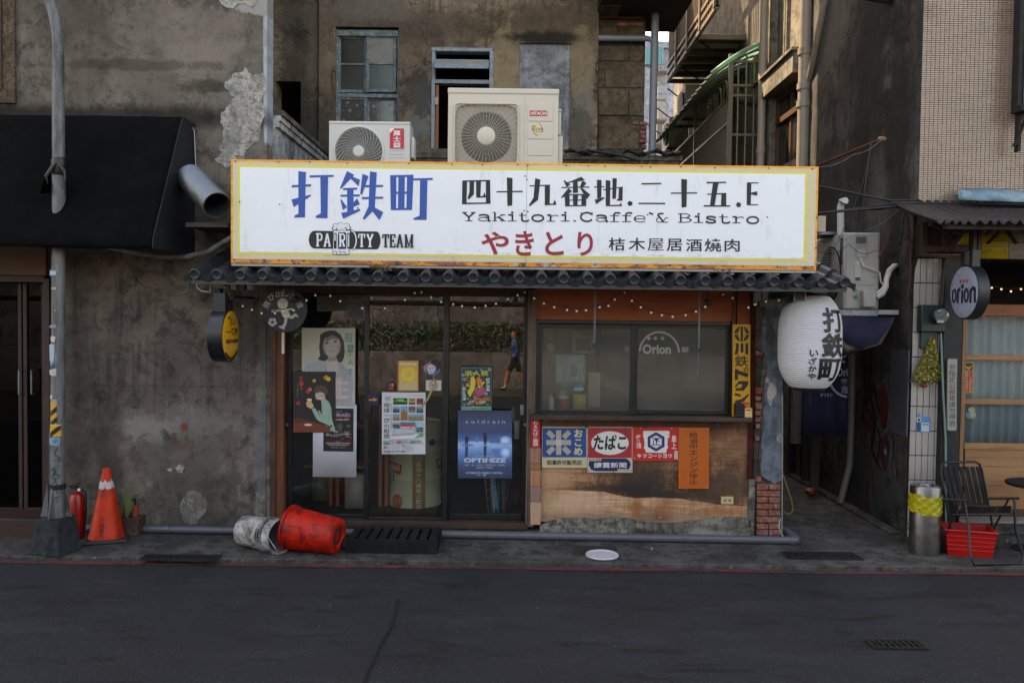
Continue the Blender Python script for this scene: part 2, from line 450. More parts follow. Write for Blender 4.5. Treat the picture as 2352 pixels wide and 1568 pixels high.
# ================================================================== GROUND
def asphalt():
  t = NT('asphalt'); P = t.pos()
  a = t.noise(P,0.9,8,0.6); b = t.noise(P,62,5,0.8); c = t.noise(t.mp(P,(0.8,3.2,1)),1.3,9,0.72,0.5)
  col = t.mix(t.ramp(a,0.3,0.7),hexc('#0c1016'),hexc('#13181f'))
  col = t.mix(t.ma('MULTIPLY',t.ramp(b,0.5,0.62),0.6),col,hexc('#3c3e44'))
  col = t.mix(t.ma('MULTIPLY',t.ramp(c,0.56,0.60),0.8),col,hexc('#08090b')); e_ = t.noise(t.mp(P,(1,2.2,1),(3,8,1)),2.6,6,.7); col = t.mix(t.ma('MULTIPLY',t.ramp(e_,0.60,0.635),0.75),col,hexc('#060708'))
  d = t.noise(t.mp(P,(0.5,2.0,1),(9,2,0)),1.6,6,0.7)
  col = t.mix(t.ma('MULTIPLY',t.ramp(d,0.50,0.66),0.18),col,hexc('#3c3d41'))
  sp = t.noise(t.mp(P,(1,1,1),(5,7,1)),55,2,0.5); col = t.mix(t.ramp(sp,0.72,0.75),col,hexc('#77756f'))
  t.set(t.b.inputs['Base Color'],col); t.set(t.b.inputs['Roughness'],t.mr(a,0.3,0.7,0.62,0.85))
  t.b.inputs['Specular IOR Level'].default_value = 0.35
  t.bump(t.ma('ADD',b,t.ma('MULTIPLY',a,0.5)),0.9,0.012); return t.m
ASPH = asphalt()
PAVE = plaster('pavement_concrete','#3c3b39','#4a4946','#302f2e',stain='#191817',stain_amt=0.5,streak_amt=0.0,bump=0.4,sc=1.6,speck='#7b7770',crack=0.5,rough=0.85)
g = MB(); g.box(-150,150,-0.875,-13.6,-0.3,0.0,ASPH)
struct(g,'road')
g = MB(); g.box(-150,150,-0.87,20.0,-0.3,0.035,PAVE)
struct(g,'pavement',bev=0.004)
g = MB(); g.box(-150,150,20.0,150,-0.3,0.03,PAVE); g.box(-150,150,-150,-16.1,-0.3,0.0,PAVE); struct(g,'ground')
g = MB(); g.box(-150,150,-16.0,-13.6,-0.3,0.02,PAVE); struct(g,'far_pavement')
# red no-parking line painted along the road edge, worn
def redline():
  t = NT('worn_red_paint'); P = t.pos(); n = t.noise(P,14,8,0.75); n2 = t.noise(P,1.3,5)
  f = t.ramp(t.ma('ADD',n,t.ma('MULTIPLY',n2,0.4)),0.64,0.74)
  t.set(t.b.inputs['Base Color'],t.mix(f,hexc('#221f20'),hexc('#5c2424'))); t.b.inputs['Roughness'].default_value = 0.7; return t.m
g = MB(); RL = redline(); pts = []
for i in range(121):
  x = -30 + i * 0.5; pts.append((x,-0.885 + 0.004 * math.sin(x * 1.7),0.004));
for i in range(120):
  a,b = pts[i],pts[i + 1]
  g.add([a,b,(b[0],b[1] - 0.085 - 0.01 * math.sin(b[0] * 3),0.004),(a[0],a[1] - 0.085 - 0.01 * math.sin(a[0] * 3),0.004)],[(0,1,2,3)],RL)
struct(g,'red_road_line')
# tar filled crack across the road
TAR = M('tar_seal','#0b0b0c',rough=0.4,var=0.2,bump=0.3)
cr = [(915,1372,9),(912,1400,14),(905,1420,10),(897,1445,8),(880,1470,11),(868,1495,7),(860,1515,8),(850,1535,7),(838,1566,9),(830,1600,6)]
L = []; Rr = []
for px,py,w in cr:
  p = WZ(px,py,0.003); w *= 0.0028; L.append(p + Vector((-w / 2,random.uniform(-.01,.01),0))); Rr.append(p + Vector((w / 2,random.uniform(-.01,.01),0)))
g = MB(); n = len(L)
for i in range(n - 1): g.add([L[i],Rr[i],Rr[i + 1],L[i + 1]],[(0,1,2,3)],TAR)
struct(g,'road_crack_seal')
# gratings
IRON = M('rusty_grate_iron','#0d0e10',rough=0.75,metal=0.2,var=0.25,dirt='#1e1914',damt=0.4)
def grating(name,c,L_,D_,label,bars=9,cross=3,z=0.036):
  x,y = c; t = thing(name,label,'drain grate',(x,y,z))
  m = MB(); m.box(x - L_ / 2,x + L_ / 2,y - D_ / 2,y - D_ / 2 + .02,z,z + .012,IRON); m.box(x - L_ / 2,x + L_ / 2,y + D_ / 2 - .02,y + D_ / 2,z,z + .012,IRON)
  m.box(x - L_ / 2,x - L_ / 2 + .02,y - D_ / 2 + .02,y + D_ / 2 - .02,z,z + .012,IRON); m.box(x + L_ / 2 - .02,x + L_ / 2,y - D_ / 2 + .02,y + D_ / 2 - .02,z,z + .012,IRON)
  m.build('frame',t)
  m = MB(); m.box(x - L_ / 2 + .02,x + L_ / 2 - .02,y - D_ / 2 + .02,y + D_ / 2 - .02,z,z + .002,BLK); m.build('pit',t)
  nb = int(L_ / .045)
  me = None
  for i in range(nb):
    bx = x - L_ / 2 + .04 + i * (L_ - .08) / (nb - 1)
    if me is None:
      m = MB(); m.box(bx - .008,bx + .008,y - D_ / 2 + .02,y + D_ / 2 - .02,z + .003,z + .011,IRON); o = m.build('bar',t); me = o; x0 = bx
    else: dup(me,t,(bx - x0,0,0))
  for k in range(1,cross + 1):
    m = MB(); yy = y - D_ / 2 + D_ * k / (cross + 1); m.box(x - L_ / 2 + .02,x + L_ / 2 - .02,yy - .004,yy + .004,z + .0115,z + .014,IRON); m.build('cross_bar',t)
  return t
p = WZ(1912,1296,.036); grating('drain_grate',(p.x,-0.58),.66,.22,'long iron drain grate in the pavement at the mouth of the alley',cross=4)
p = WZ(415,1281,.036); grating('drain_grate',(p.x,p.y),.66,.16,'dark drain grate in the pavement between orange cone and white bucket',cross=2)
p = WZ(2060,1481,.002); grating('drain_grate',(p.x,p.y),.36,.15,'rusty grate sunk into the road asphalt in front of the steel bin',z=0.002,cross=1)
# dark metal plates set into pavement
m = MB(); p = WZ(1370,1265,.036); m.box(p.x - .19,p.x + .19,p.y - .13,p.y + .16,.036,.039,M('dark_plate','#1d1d1f',rough=0.6,var=.3)); tag(m.build('cover_plate'),'dark flat cover plate in the pavement partly under the white lid','cover plate')

# ================================================================== LEFT BUILDING
w1 = W(613,250,0)
XL = w1.x                                     # right edge of the left wall
TOPL = 15.0
zj = W(400,887,0).z
LBL = [xz(560,270,70,125,'#6f6b62',0.5,0.3,.5),xz(611,100,6,240,'#9aa2aa',0.22,0.1,0.95),xz(590,8,60,25,'#8a8984',0.4,0.1),
       xz(330,170,190,40,'#6c645a',0.5,0.5,.4),xz(430,80,160,60,'#726a60',0.6,0.4,.45),xz(470,130,120,30,'#7a7269',0.6,0.4,.4),
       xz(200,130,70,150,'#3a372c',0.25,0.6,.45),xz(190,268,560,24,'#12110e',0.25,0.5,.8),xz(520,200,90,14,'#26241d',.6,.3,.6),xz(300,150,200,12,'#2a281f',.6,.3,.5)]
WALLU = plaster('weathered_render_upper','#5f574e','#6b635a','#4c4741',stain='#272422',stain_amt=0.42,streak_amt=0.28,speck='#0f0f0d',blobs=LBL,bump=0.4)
LBB = [xz(400,970,170,30,'#74736e',1.2,0.3,.45),xz(345,985,60,22,'#8a8883',1.1,.3,.4),
       xz(450,1150,130,80,'#2a2823',0.6,0.3,.5),xz(600,1000,14,170,'#5b5f66',.5,.2,.6),xz(560,760,60,80,'#2b2621',.5,.4,.5),
       xz(423,981,9,9,'#7d2c22',.1,.1,.85),xz(250,1050,30,220,'#1c1b18',.4,.5,.55),xz(430,1070,90,70,'#57534b',.6,.4,.5),xz(180,900,40,300,'#1f1e1a',.3,.6,.5)]
WALLD = plaster('weathered_render_lower','#605650','#6a6058','#4e4742',stain='#221f1d',stain_amt=0.42,streak_amt=0.45,speck='#6a675f',blobs=LBB,bump=0.45)
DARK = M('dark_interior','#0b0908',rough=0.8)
DOORW = wood('dark_red_wood','#30140c','#3c1b10',damt=0.5)
lb = thing('weathered_building','old building with stained grey render, peeling white patch and dark doorway under an awning','building',(-4.5,.2,0))
xa = W(118,900,0).x; ztop = W(60,632,0).z
m = MB(); m.box(xa,XL,0,.2,.03,zj - .004,WALLD); m.box(xa,XL,.006,.2,zj - .004,zj + .004,WALLD)
m.box(xa,XL,0.0,.2,zj + .004,W(400,560,0).z,WALLD); m.build('wall',lb)
zu = W(400,560,0).z
m = MB(); m.box(-12,XL,0,.2,zu,TOPL,WALLU); m.box(-12,xa,.001,.2,ztop,zu,WALLU); m.box(-12,W(-60,900,0).x,0,.2,.03,ztop,WALLD); m.build('wall',lb)
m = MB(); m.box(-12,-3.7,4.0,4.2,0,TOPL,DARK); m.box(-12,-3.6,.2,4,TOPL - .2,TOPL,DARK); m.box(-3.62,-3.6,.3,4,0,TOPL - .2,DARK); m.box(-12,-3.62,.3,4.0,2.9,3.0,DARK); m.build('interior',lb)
x0,x1,z0,z1 = R(-60,566,112,632,0)
m = MB(); m.box(x0,x1,-.05,.0,z0,z1,wood('orange_stained_board','#4a2510','#5c3116',damt=.45,axis=0)); m.build('sign_board',lb)
m = MB(); m.pbox(104,640,118,1186,-.03,.2,DOORW,0); m.pbox(-60,632,104,648,-.02,.2,DOORW,0); m.build('door_frame',lb,bev=.006)
dg = glass_mat('doorway_glass',tint=(0.3,0.3,0.3),dust=0.001,ior=1.22)
for (a,b) in ((-40,50),(54,104)):
  m = MB(); m.pbox(a,650,a + 8,1184,.10,.14,DOORW,.1); m.pbox(b - 8,650,b,1184,.10,.14,DOORW,.1); m.pbox(a + 8,1165,b - 8,1184,.10,.14,DOORW,.1); d = m.build('door',lb)
  m = MB(); m.pbox(a + 8,650,b - 8,1165,.118,.124,dg,.12); m.build('pane',d)
  hx = 43 if a < 0 else 72
  m = MB(); p0 = W(hx,850,.04); p1 = W(hx,905,.04); m.tube([p0 + Vector((0,.06,0)),p0,p1,p1 + Vector((0,.06,0))],.008,STEEL); m.build('handle',d)
m = MB(); m.pbox(-60,1186,108,1236,-.28,.2,wood('brown_step','#2b150d','#3a1d10',axis=0),-.2); m.build('door_step',lb,bev=.01)
m = MB(); m.pbox(-20,-40,38,238,-.035,0,plaster('pebble_dash','#5b4d40','#6a5a4b','#493d33',stain='#241d18',bump=1.2,sc=6,speck='#8a7b6b'),0); m.pbox(-60,-40,4,205,-.05,-.036,M('dark_red_board','#3a140e',rough=.7),-.04); m.build('pebble_dash_strip',lb)
def jag(pts,depth=4,amp=.18):
  P_ = [Vector(p) for p in pts]
  for d in range(depth):
    Q = []
    for i in range(len(P_)):
      a,b = P_[i],P_[(i + 1) % len(P_)]; n = Vector((-(b - a).y,(b - a).x)); Q += [a,(a + b) / 2 + n * random.uniform(-amp,amp)]
    P_ = Q
  return [tuple(p) for p in P_]
PEEL = plaster('peeling_white_render','#8f8d88','#9f9d97','#76736c',stain='#4e4a43',stain_amt=.55,streak_amt=.1,bump=1.0,sc=4)
PEELG = plaster('grey_filler_render','#6a665d','#757168','#5a564e',stain='#3f3c36',stain_amt=.5,streak_amt=.1,bump=.6,sc=4)
random.seed(77)
def peel(z,pts,mat,th=.007,depth=4,label=None):
  q = [(z[0] + x / z[2],z[1] + y / z[2]) for x,y in pts]; m = MB(); m.ex([W(x,y,-th) for x,y in jag(q,depth)],(0,th - .0005,0),mat); o = m.build('peeling_patch',lb,smooth=20)
peel((0,0,2.4825),[(1400,385),(1440,430),(1500,420),(1515,480),(1512,620),(1490,700),(1480,790),(1400,860),(1395,900),(1315,945),(1290,960),(1220,905),(1265,870),(1240,840),(1270,780),(1275,740),(1255,700),(1260,640),(1300,600),(1340,560),(1290,510),(1280,470),(1330,420),(1385,410)],PEEL)
peel((0,0,2.4825),[(1340,590),(1395,560),(1460,600),(1440,700),(1470,760),(1390,820),(1330,790),(1345,690)],PEEL,.011)
peel((0,0,2.4825),[(1250,-10),(1260,25),(1300,48),(1350,38),(1400,20),(1440,50),(1460,10),(1465,-20)],PEEL,.006)
peel((0,631.6 - 57.4,2.1),[(905,1225),(950,1212),(1000,1262),(992,1330),(960,1375),(900,1372),(868,1320),(872,1262)],PEELG,.004) if False else peel((0,0,1),[(432,1130),(455,1130),(474,1150),(468,1180),(455,1200),(425,1200),(415,1180),(418,1148)],PEELG,.004)
peel((0,0,1),[(583,890),(611,888),(611,930),(590,925)],PEELG,.005); peel((0,0,1),[(585,1130),(600,1124),(611,1140),(611,1190),(598,1195),(586,1170)],PEELG,.005); peel((0,0,1),[(399,1072),(414,1066),(424,1074),(418,1086),(406,1083)],PEEL,.006); peel((0,0,1),[(384,1076),(391,1073),(396,1079),(388,1083)],PEEL,.005)
# graffiti on the lower wall: red loops
P = Print(Y=-.001,z=(0,0,1))
P.line([(403,1005),(400,1012),(404,1016)],4,'#5a2620'); P.line([(412,1012),(408,1020),(414,1028),(424,1026),(424,1014)],2.5,'#6a2a24')
P.line([(430,1016),(444,1012),(445,1025),(432,1030),(442,1036),(444,1046),(432,1050)],2.5,'#6a2a24')
P.done('graffiti',lb)
# awning
AW = M('black_awning_canvas','#08090a',rough=0.85,var=0.3,scale=3,dirt='#0e0f10',damt=.4,dscale=2,bump=.15,bscale=9,spec=.04)
aw = thing('awning','large black canvas awning above the dark doorway, pierced by the street pole','awning',(-4.5,0,2.7))
Xs,XT = -3.04,-3.05
def awn(x,thick=0): return [(x,-.004,3.93),(x,-.30,3.93),(x,-.93,2.72),(x,-.93,2.66),(x,-.004,2.66)]
m = MB(); a = [Vector(p) for p in awn(-6.5)]; b = [Vector(p) for p in awn(Xs)]
nx = 14; rows = []
def prof(u):  # canvas profile param: 0 back-top .. 1 hem
  ks = [(0,-.004,3.93),(.2,-.30,3.93),(.9,-.93,2.75),(1,-.93,2.68)]
  for k in range(3):
    if u <= ks[k + 1][0]:
      f = (u - ks[k][0]) / (ks[k + 1][0] - ks[k][0]); return ks[k][1] + f * (ks[k + 1][1] - ks[k][1]),ks[k][2] + f * (ks[k + 1][2] - ks[k][2])
nu = 26; vs = []; fs = []
for i in range(nx * 4 + 1):
  x = -6.5 + (Xs + 6.5) * i / (nx * 4)
  for j in range(nu + 1):
    y,z = prof(j / nu); wob = .012 * math.sin(x * 5 + j * .3) * math.sin(j / nu * PI) + .006 * math.sin(x * 13 + 1)
    if abs(x - Xs) < .01: wob = 0
    vs.append((x,y - wob,z + (0 if j < nu else .01 * math.sin(x * 4))))
for i in range(nx * 4):
  for j in range(nu):
    k = i * (nu + 1) + j; fs.append((k,k + 1,k + nu + 2,k + nu + 1))
m.norecalc = True; m.add(vs,fs,AW); o = m.build('canvas',aw,smooth=60)
sd = o.modifiers.new('solid','SOLIDIFY'); sd.thickness = .004
m = MB(); sp = [(Xs,*prof(j / nu)) for j in range(nu + 1)] + [(Xs,-.004,2.68)]
m.ex([(p[0],p[1],p[2]) for p in sp],(.004,0,0),M('navy_awning_side','#0a0d16',rough=.6)); m.build('side_panel',aw)
m = MB(); q = WZ(120,448,0);
m.tube([(-6.5,-.9,2.69),(Xs - .02,-.9,2.69)],.014,IRON); m.build('frame_bar',aw)
m = MB(); q = [W(100,446,-.80),W(122,444,-.80),W(122,385,-.66),W(115,400,-.68)]
m.ex([v + Vector((0,-.055,.0)) for v in q],(0,.02,0),M('awning_cut_shade','#020202',rough=1.0,spec=0.0)); m.build('pole_cut_shade',aw)  # black sheet standing in for the shade of the notch beside the pole
# ================================================================== STREET POLE
PG = M('galvanised_pole','#66686a',rough=0.55,metal=0.1,var=0.22,scale=5,streak=.2,dirt='#3a3a39',damt=.48,dscale=9,wear='#8f9294',wamt=.62,wscale=12)
pole = thing('street_pole','tall grey galvanised street pole with curved top, stickers and scribbles','street pole',(W(130,1240,-.75).x,-.75,.035))
bx = W(132,1100,-.75).x; bx2 = W(134,200,-.75).x
m = MB(); zt = W(134,110,-.75).z; zb = W(130,1186,-.75).z; zm = W(130,1000,-.75).z
cur = []
for i in range(12):
  t_ = i / 11 * math.radians(62); cur.append((bx2 - 1.1 * (1 - math.cos(t_)),-.75,zt + 1.1 * math.sin(t_)))
cur.append((cur[-1][0] - 1.2,-.75,cur[-1][2] + .7))
m.tube([(bx,-.75,zb - .05),(bx,-.75,zm),(bx + .005,-.75,zm + .12),(bx2,-.75,3.1),(bx2,-.75,zt - .1)] + cur,[.066,.064,.058,.053,.047] + [.045] * 13,PG,20); m.build('shaft',pole,smooth=50)
BC = plaster('painted_concrete_base','#22272a','#2a2f33','#1b1f21',stain='#17191a',bump=.3,sc=2.2)
m = MB(); c = Vector((W(128,1240,-.75).x,-.74,0)); rz = math.radians(-12)
def ring(w,z,cc=None): return [Vector((c.x,c.y,z)) + Vector((math.cos(rz + a) * w,math.sin(rz + a) * w,0)) for a in (PI * 1.25,PI * 1.75,PI * .25,PI * .75)]
a,b = ring(.205,.035),ring(.155,zb + .0); m.add(a + b,[(0,1,5,4),(1,2,6,5),(2,3,7,6),(3,0,4,7),(4,5,6,7),(3,2,1,0)],BC); m.build('concrete_base',pole,bev=.012)
m = MB()
for k in range(4):
  a_ = rz + k * PI / 2 + .2; dx,dy = math.cos(a_),math.sin(a_)
  b0 = Vector((c.x + dx * .13,c.y + dy * .13,zb)); m.ex([b0 + Vector((-dx * .07,-dy * .07,0)),b0,b0 + Vector((-dx * .062,-dy * .062,.30))],(-dy * .012,dx * .012,0),PG)
m.build('gusset',pole)
m = MB(); m.cyl((bx,-.75,W(130,1110,-.75).z),(bx,-.75,W(130,1122,-.75).z),.068,.068,IRON,20); m.build('clamp_band',pole)
# wrapped tape
m = MB(); z1_,z0_ = W(132,362,-.75).z,W(132,404,-.75).z
m.lathe([(.05,z0_),(.062,z0_ + .02),(.058,(z0_ + z1_) / 2),(.064,z1_ - .03),(.05,z1_)],(bx2 + .002,-.75,0),BLK,14)
m.tube([(bx2,-.8,z0_ + .1),(bx2 - .06,-.84,z0_ - .02),(bx2 - .05,-.83,z0_ - .08)],[.02,.014,.004],BLK); m.tube([(bx2 + .04,-.8,z0_ + .08),(bx2 + .09,-.82,z0_ + .03),(bx2 + .1,-.83,z0_ - .06)],[.02,.012,.004],BLK)
m.build('tape_wrap',pole)
def polemp(px,py,lift):
  p = W(px,py,-.75); dx = max(-.0625,min(.0625,p.x - bx)); r = .0655 + lift
  rr = (.062 if p.z < zm + .1 else .0555) + .003 + lift; dx = max(-rr * .98,min(rr * .98,dx))
  return Vector((bx + dx,-.75 - math.sqrt(max(0,rr * rr - dx * dx)),p.z))
P = Print(mp=polemp,sub=3.0)
random.seed(3)
def sk(fn,nm='sticker'):
  P = Print(mp=polemp,sub=3.0); fn(P); P.done(nm,pole)
sk(lambda P: (P.rect(122,621,146,634,'#5f8fa8'),P.rect(124,624,144,631,'#a9b3b0')))
for (x,y,w,h,c_) in ((120,790,14,44,'#8fa3ad'),(134,812,12,22,'#3f7fa3'),(122,828,10,14,'#2f6f9a'),(120,846,26,16,'#a6a49c'),(136,856,10,14,'#1e5d7a'),(122,905,8,12,'#a9a6a0'),(126,915,16,10,'#8f8c86'),(124,772,12,14,'#b0aca4'),(121,1002,24,20,'#6d8798'),(130,1004,12,12,'#4a7d9c'),(120,745,22,9,'#767f84'),(126,660,16,7,'#8f9690')):
  sk(lambda P: P.poly([(x,y + random.uniform(0,3)),(x + w * .6,y - random.uniform(0,2)),(x + w,y + 2),(x + w - random.uniform(0,3),y + h * .7),(x + w * .8,y + h),(x + w * .3,y + h - random.uniform(0,3)),(x + 1,y + h * .8)],c_))
sk(lambda P: P.text('800786',122,838,144,845,'#3a3a3c'),'number_tag')
P = Print(mp=polemp,sub=3.0); P.rect(124,921,146,1000,'#c7901f')
for k in range(3): P.poly([(124,943 + k * 24),(146,925 + k * 24),(146,937 + k * 24),(124,955 + k * 24)],'#14140f')
P.done('warning_band',pole); P = Print(mp=polemp,sub=3.0)
for pts in ([(140,1025),(134,1040),(144,1048)],[(133,1055),(145,1050),(143,1062)],[(122,1068),(136,1078),(128,1092),(138,1098),(124,1112)],[(118,1084),(136,1070)],[(138,1075),(134,1086),(145,1088)],[(133,1096),(146,1092)],[(138,1102),(140,1130),(146,1126)],[(132,1118),(145,1112)],[(134,1140),(142,1136),(139,1150)]): P.line(pts,1.4,'#101113')
P.done('graffiti',pole)
def flatbox(name,px0,py0,px1,py1,Y0,Y1,mat,parent=None,bev=0,**kw):
  m = MB(); m.pbox(px0,py0,px1,py1,Y0,Y1,mat,Y0); return m.build(name,parent,bev=bev,**kw)

# ================================================================== SHOP BUILDING
XR = W(1797,900,0).x
shop = thing('shop_building','low shop front with dark tiled eave and glass doors, taller old grey house behind','building',(0,1,0))
UPB = [xz(1250,160,62,62,'#7b7f84',.05,.08,0,Y=3.2)]
def Z(px,py,Y): return W(px,py,Y).z
def X(px,py,Y): return W(px,py,Y).x
YU = 3.2
UBL = [((W(x,y,YU).x,0,W(x,y,YU).z),(rx * 11.12 / FPX,BIG,rz * 11.12 / FPX),c_,a_,s_,o_) for x,y,rx,rz,c_,a_,s_,o_ in (
  (690,120,45,180,'#3c3731',.5,.3,.65),(740,200,30,160,'#7c705c',.5,.3,.5),(820,40,180,30,'#6b6258',.5,.3,.6),(1000,60,200,40,'#493f35',.5,.4,.6),
  (1250,60,180,60,'#4a3c2c',.4,.5,.7),(1160,190,30,120,'#8b7b5e',.5,.3,.7),(965,260,26,60,'#6d6f6b',.6,.15,.9),(960,220,30,50,'#3b3833',.6,.15,.7),(1340,250,24,90,'#77746d',.5,.15,.7),(1335,150,30,80,'#857559',.5,.2,.6),
  (1250,88,80,16,'#1d1b17',.3,.3,.85),(1325,300,40,60,'#4a453b',.5,.2,.7),(1010,340,60,30,'#55514a',.5,.3,.6),(720,300,60,90,'#38342e',.5,.3,.7),(860,20,90,30,'#7a7266',.6,.2,.5))]  # dark blob over the filled opening paints the niche's top shadow
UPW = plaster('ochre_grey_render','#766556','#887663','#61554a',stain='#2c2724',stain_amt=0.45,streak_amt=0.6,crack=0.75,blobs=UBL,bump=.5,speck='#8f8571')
# upper wall with openings: pieces
def wallpiece(m,a,b,c_,d,Y=YU,t=.3,mat=UPW): x0,x1,z0,z1 = R(a,b,c_,d,Y); m.box(x0,x1,Y,Y + t,z0,z1,mat)
xu0 = -3.6; xu1 = X(1373,200,YU); zt_ = 15.0; zb_ = 3.0
o1 = (632.7,187,691,300); o2 = (770,62,914.7,330); o3 = (991,111,1131.5,342)
m = MB(); cols = []
def xx(px): return X(px,200,YU)
def zz(py,px): return Z(px,py,YU)
segs = [(xu0,xx(o1[0]),None),(xx(o1[0]),xx(o1[2]),(zz(o1[3],660),zz(o1[1],660))),(xx(o1[2]),xx(o2[0]),None),(xx(o2[0]),xx(o2[2]),(zz(o2[3],840),zz(o2[1],840))),(xx(o2[2]),xx(o3[0]),None),(xx(o3[0]),xx(o3[2]),(zz(o3[3],1060),zz(o3[1],1060))),(xx(o3[2]),xx(1192),None),(xx(1192),xx(1310),(zz(342,1250),zz(100,1250))),(xx(1310),xu1,None)]
for a,b,hole in segs:
  if hole is None: m.box(a,b,YU,YU + .3,zb_,zt_,UPW)
  else: m.box(a,b,YU,YU + .3,zb_,hole[0],UPW); m.box(a,b,YU,YU + .3,hole[1],zt_,UPW)
m.build('upper_wall',shop)
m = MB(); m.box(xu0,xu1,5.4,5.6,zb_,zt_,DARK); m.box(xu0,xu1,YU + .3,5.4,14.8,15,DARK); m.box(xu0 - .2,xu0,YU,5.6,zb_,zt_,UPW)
m.box(xu1 - .14,xu1,YU + .3,5.4,zb_,14.8,DARK); m.box(-3.6,1.70,5.7,9.6,0,8.5,UPW); m.box(-3.6,1.70,9.61,14,0,12.5,UPW); m.box(xu0,xu1 - .14,YU + .3,5.4,3.0,3.2,DARK); m.build('upper_room_and_shade_wings',shop)  # two unseen rear wings added behind the room to block sun from the alley
# smooth patch filling an old opening
GP = plaster('smooth_grey_patch','#7b7d80','#85878a','#696b6e',stain='#47474a',stain_amt=0.6,streak_amt=0.35,bump=.15,sc=1.3)
x0,x1,z0,z1 = R(1192,100,1310,342,YU); m = MB(); m.box(x0,x1,YU + .035,YU + .25,z0,z1,GP); m.build('filled_opening',shop)
# faint vertical rib left of the cable
m = MB(); m.pbox(733,-40,771,372,YU - .05,YU,UPW,YU); m.build('pilaster',shop,bev=.01)
# windows ------------
TEAL = M('peeling_blue_wood','#5a6a70',rough=.7,var=.2,scale=12,dirt='#8f979a',damt=.45,dscale=14,wear='#2c3438',wamt=.62,wscale=22,bump=.4,bscale=90)
TEAL2 = M('peeling_pale_blue_wood','#8795a0',rough=.7,var=.2,scale=12,dirt='#6a6f72',damt=.4,dscale=14,wear='#3a3f40',wamt=.62,wscale=22,bump=.4,bscale=90)
def win_sash(win,a,b,c_,d,rows,Y,glass,fr=7,label=None):
  m = MB(); Yb = Y + .035
  m.pbox(a,b,a + fr,d,Y,Yb,TEAL,Y); m.pbox(c_ - fr,b,c_,d,Y,Yb,TEAL,Y); m.pbox(a + fr,b,c_ - fr,b + fr,Y,Yb,TEAL,Y); m.pbox(a + fr,d - fr,c_ - fr,d,Y,Yb,TEAL,Y)
  ys = [b + fr + (d - b - 2 * fr) * k / rows for k in range(rows + 1)]
  for y in ys[1:-1]: m.pbox(a + fr,y - 2,c_ - fr,y + 2,Y,Yb,TEAL,Y)
  s = m.build('sash',win,bev=.003)
  for k in range(rows):
    g_ = glass[k] if isinstance(glass,list) else glass
    mm = MB(); mm.pbox(a + fr,ys[k] + (2 if k else 0),c_ - fr,ys[k + 1] - (2 if k < rows - 1 else 0),Y + .015,Y + .019,g_,Y); mm.build('pane',s)
  return s
m = MB(); Y = YU + .05
m.pbox(770,66,914,80,Y,Y + .12,TEAL,YU); m.pbox(770,80,775,335,Y,Y + .12,TEAL,YU); m.pbox(910,80,914.5,335,Y,Y + .12,TEAL,YU); m.pbox(775,213,910,222,Y,Y + .12,TEAL,YU)
win = m.build('window',shop,bev=.004)
GPALE = M('frosted_pane_pale','#7c7a72',rough=.4,var=.15,scale=2,dirt='#5f625c',damt=.4,bump=.15,bscale=240)
GGREEN = M('frosted_pane_green','#3f4d49',rough=.25,var=.35,scale=2,dirt='#6b675f',damt=.35)
win_sash(win,775,82,843,213,2,Y + .06,G_UP); win_sash(win,841,80,910,212,2,Y + .02,[GPALE,GGREEN])
sd_ = win_sash(win,775,222,843,345,1,Y + .02,G_UP); sd2 = win_sash(win,841,224,910,345,1,Y + .06,G_UP)
P = Print(Y=Y + .033,z=(574.2,0,3.7236))
random.seed(5)
def flake(x,y,r,c='#8f959b'):
  for k in range(3):
    a = PI * k / 3 + .2; P.line([(x - r * math.cos(a),y - r * math.sin(a)),(x + r * math.cos(a),y + r * math.sin(a))],r * .28,c)
for x,y,r in ((835,880,14),(917,900,14),(855,946,17),(1060,910,17),(1185,882,14),(1215,945,14),(975,1010,8),(800,1030,12)): P = Print(Y=YU + .083,z=(574.2,0,3.7236)); flake(x,y,r); P.done('snowflake_sticker',win)
for x,y in ((952,882),(975,870),(965,940),(822,905),(796,945),(850,1000),(938,985),(1062,960),(1095,995),(1220,1000)): P = Print(Y=YU + .083,z=(574.2,0,3.7236)); P.ell(x,y,4,4,'#8f959b',8); P.done('snow_dot_sticker',win)
# door opening with transom
m = MB(); Y = YU - .02
m.pbox(991,111,1131.5,119,Y,Y + .16,TEAL2,YU); m.pbox(991,119,999,342,Y,Y + .16,TEAL2,YU); m.pbox(1123.5,119,1131.5,342,Y,Y + .16,TEAL2,YU); m.pbox(999,183.5,1123.5,192.5,Y + .01,Y + .15,TEAL2,YU)
fr = m.build('door_frame',shop,bev=.004)
m = MB(); x0,x1,_,_ = R(1000,143,1123,164,YU); za,zb2 = Z(1060,142,YU),Z(1060,164,YU)
for (xa_,xb_) in ((x0,x0 + .03),((x0 + x1) / 2 - .012,(x0 + x1) / 2 + .012),(x1 - .03,x1)): m.ex([(xa_,Y + .02,za),(xa_,Y - .12,zb2),(xa_,Y - .12,zb2 + .03),(xa_,Y + .02,za + .03)],(xb_ - xa_,0,0),TEAL2)
m.box(x0,x1,Y - .15,Y - .12,zb2 - .01,zb2 + .045,TEAL2); m.box(x0,x1,Y + .02,Y + .045,za - .01,za + .03,TEAL2)
sh = m.build('transom_sash',fr,bev=.003)
m = MB(); m.ex([(x0 + .03,Y + .02,za + .012),(x0 + .03,Y - .12,zb2 + .012),(x0 + .03,Y - .12,zb2 + .018),(x0 + .03,Y + .02,za + .018)],(x1 - x0 - .06,0,0),G_FROST); m.build('transom_pane',fr)
m = MB(); m.pbox(1000,195,1007,342,Y + .03,Y + .08,wood('orange_wood_post','#8a4a22','#9c5a2c',damt=.2),YU); m.build('inner_post',fr)
m = MB(); m.pbox(999,225,1007,242,Y - .012,Y,M('pale_hinge','#a59384',rough=.5),YU); m.build('hinge',fr)
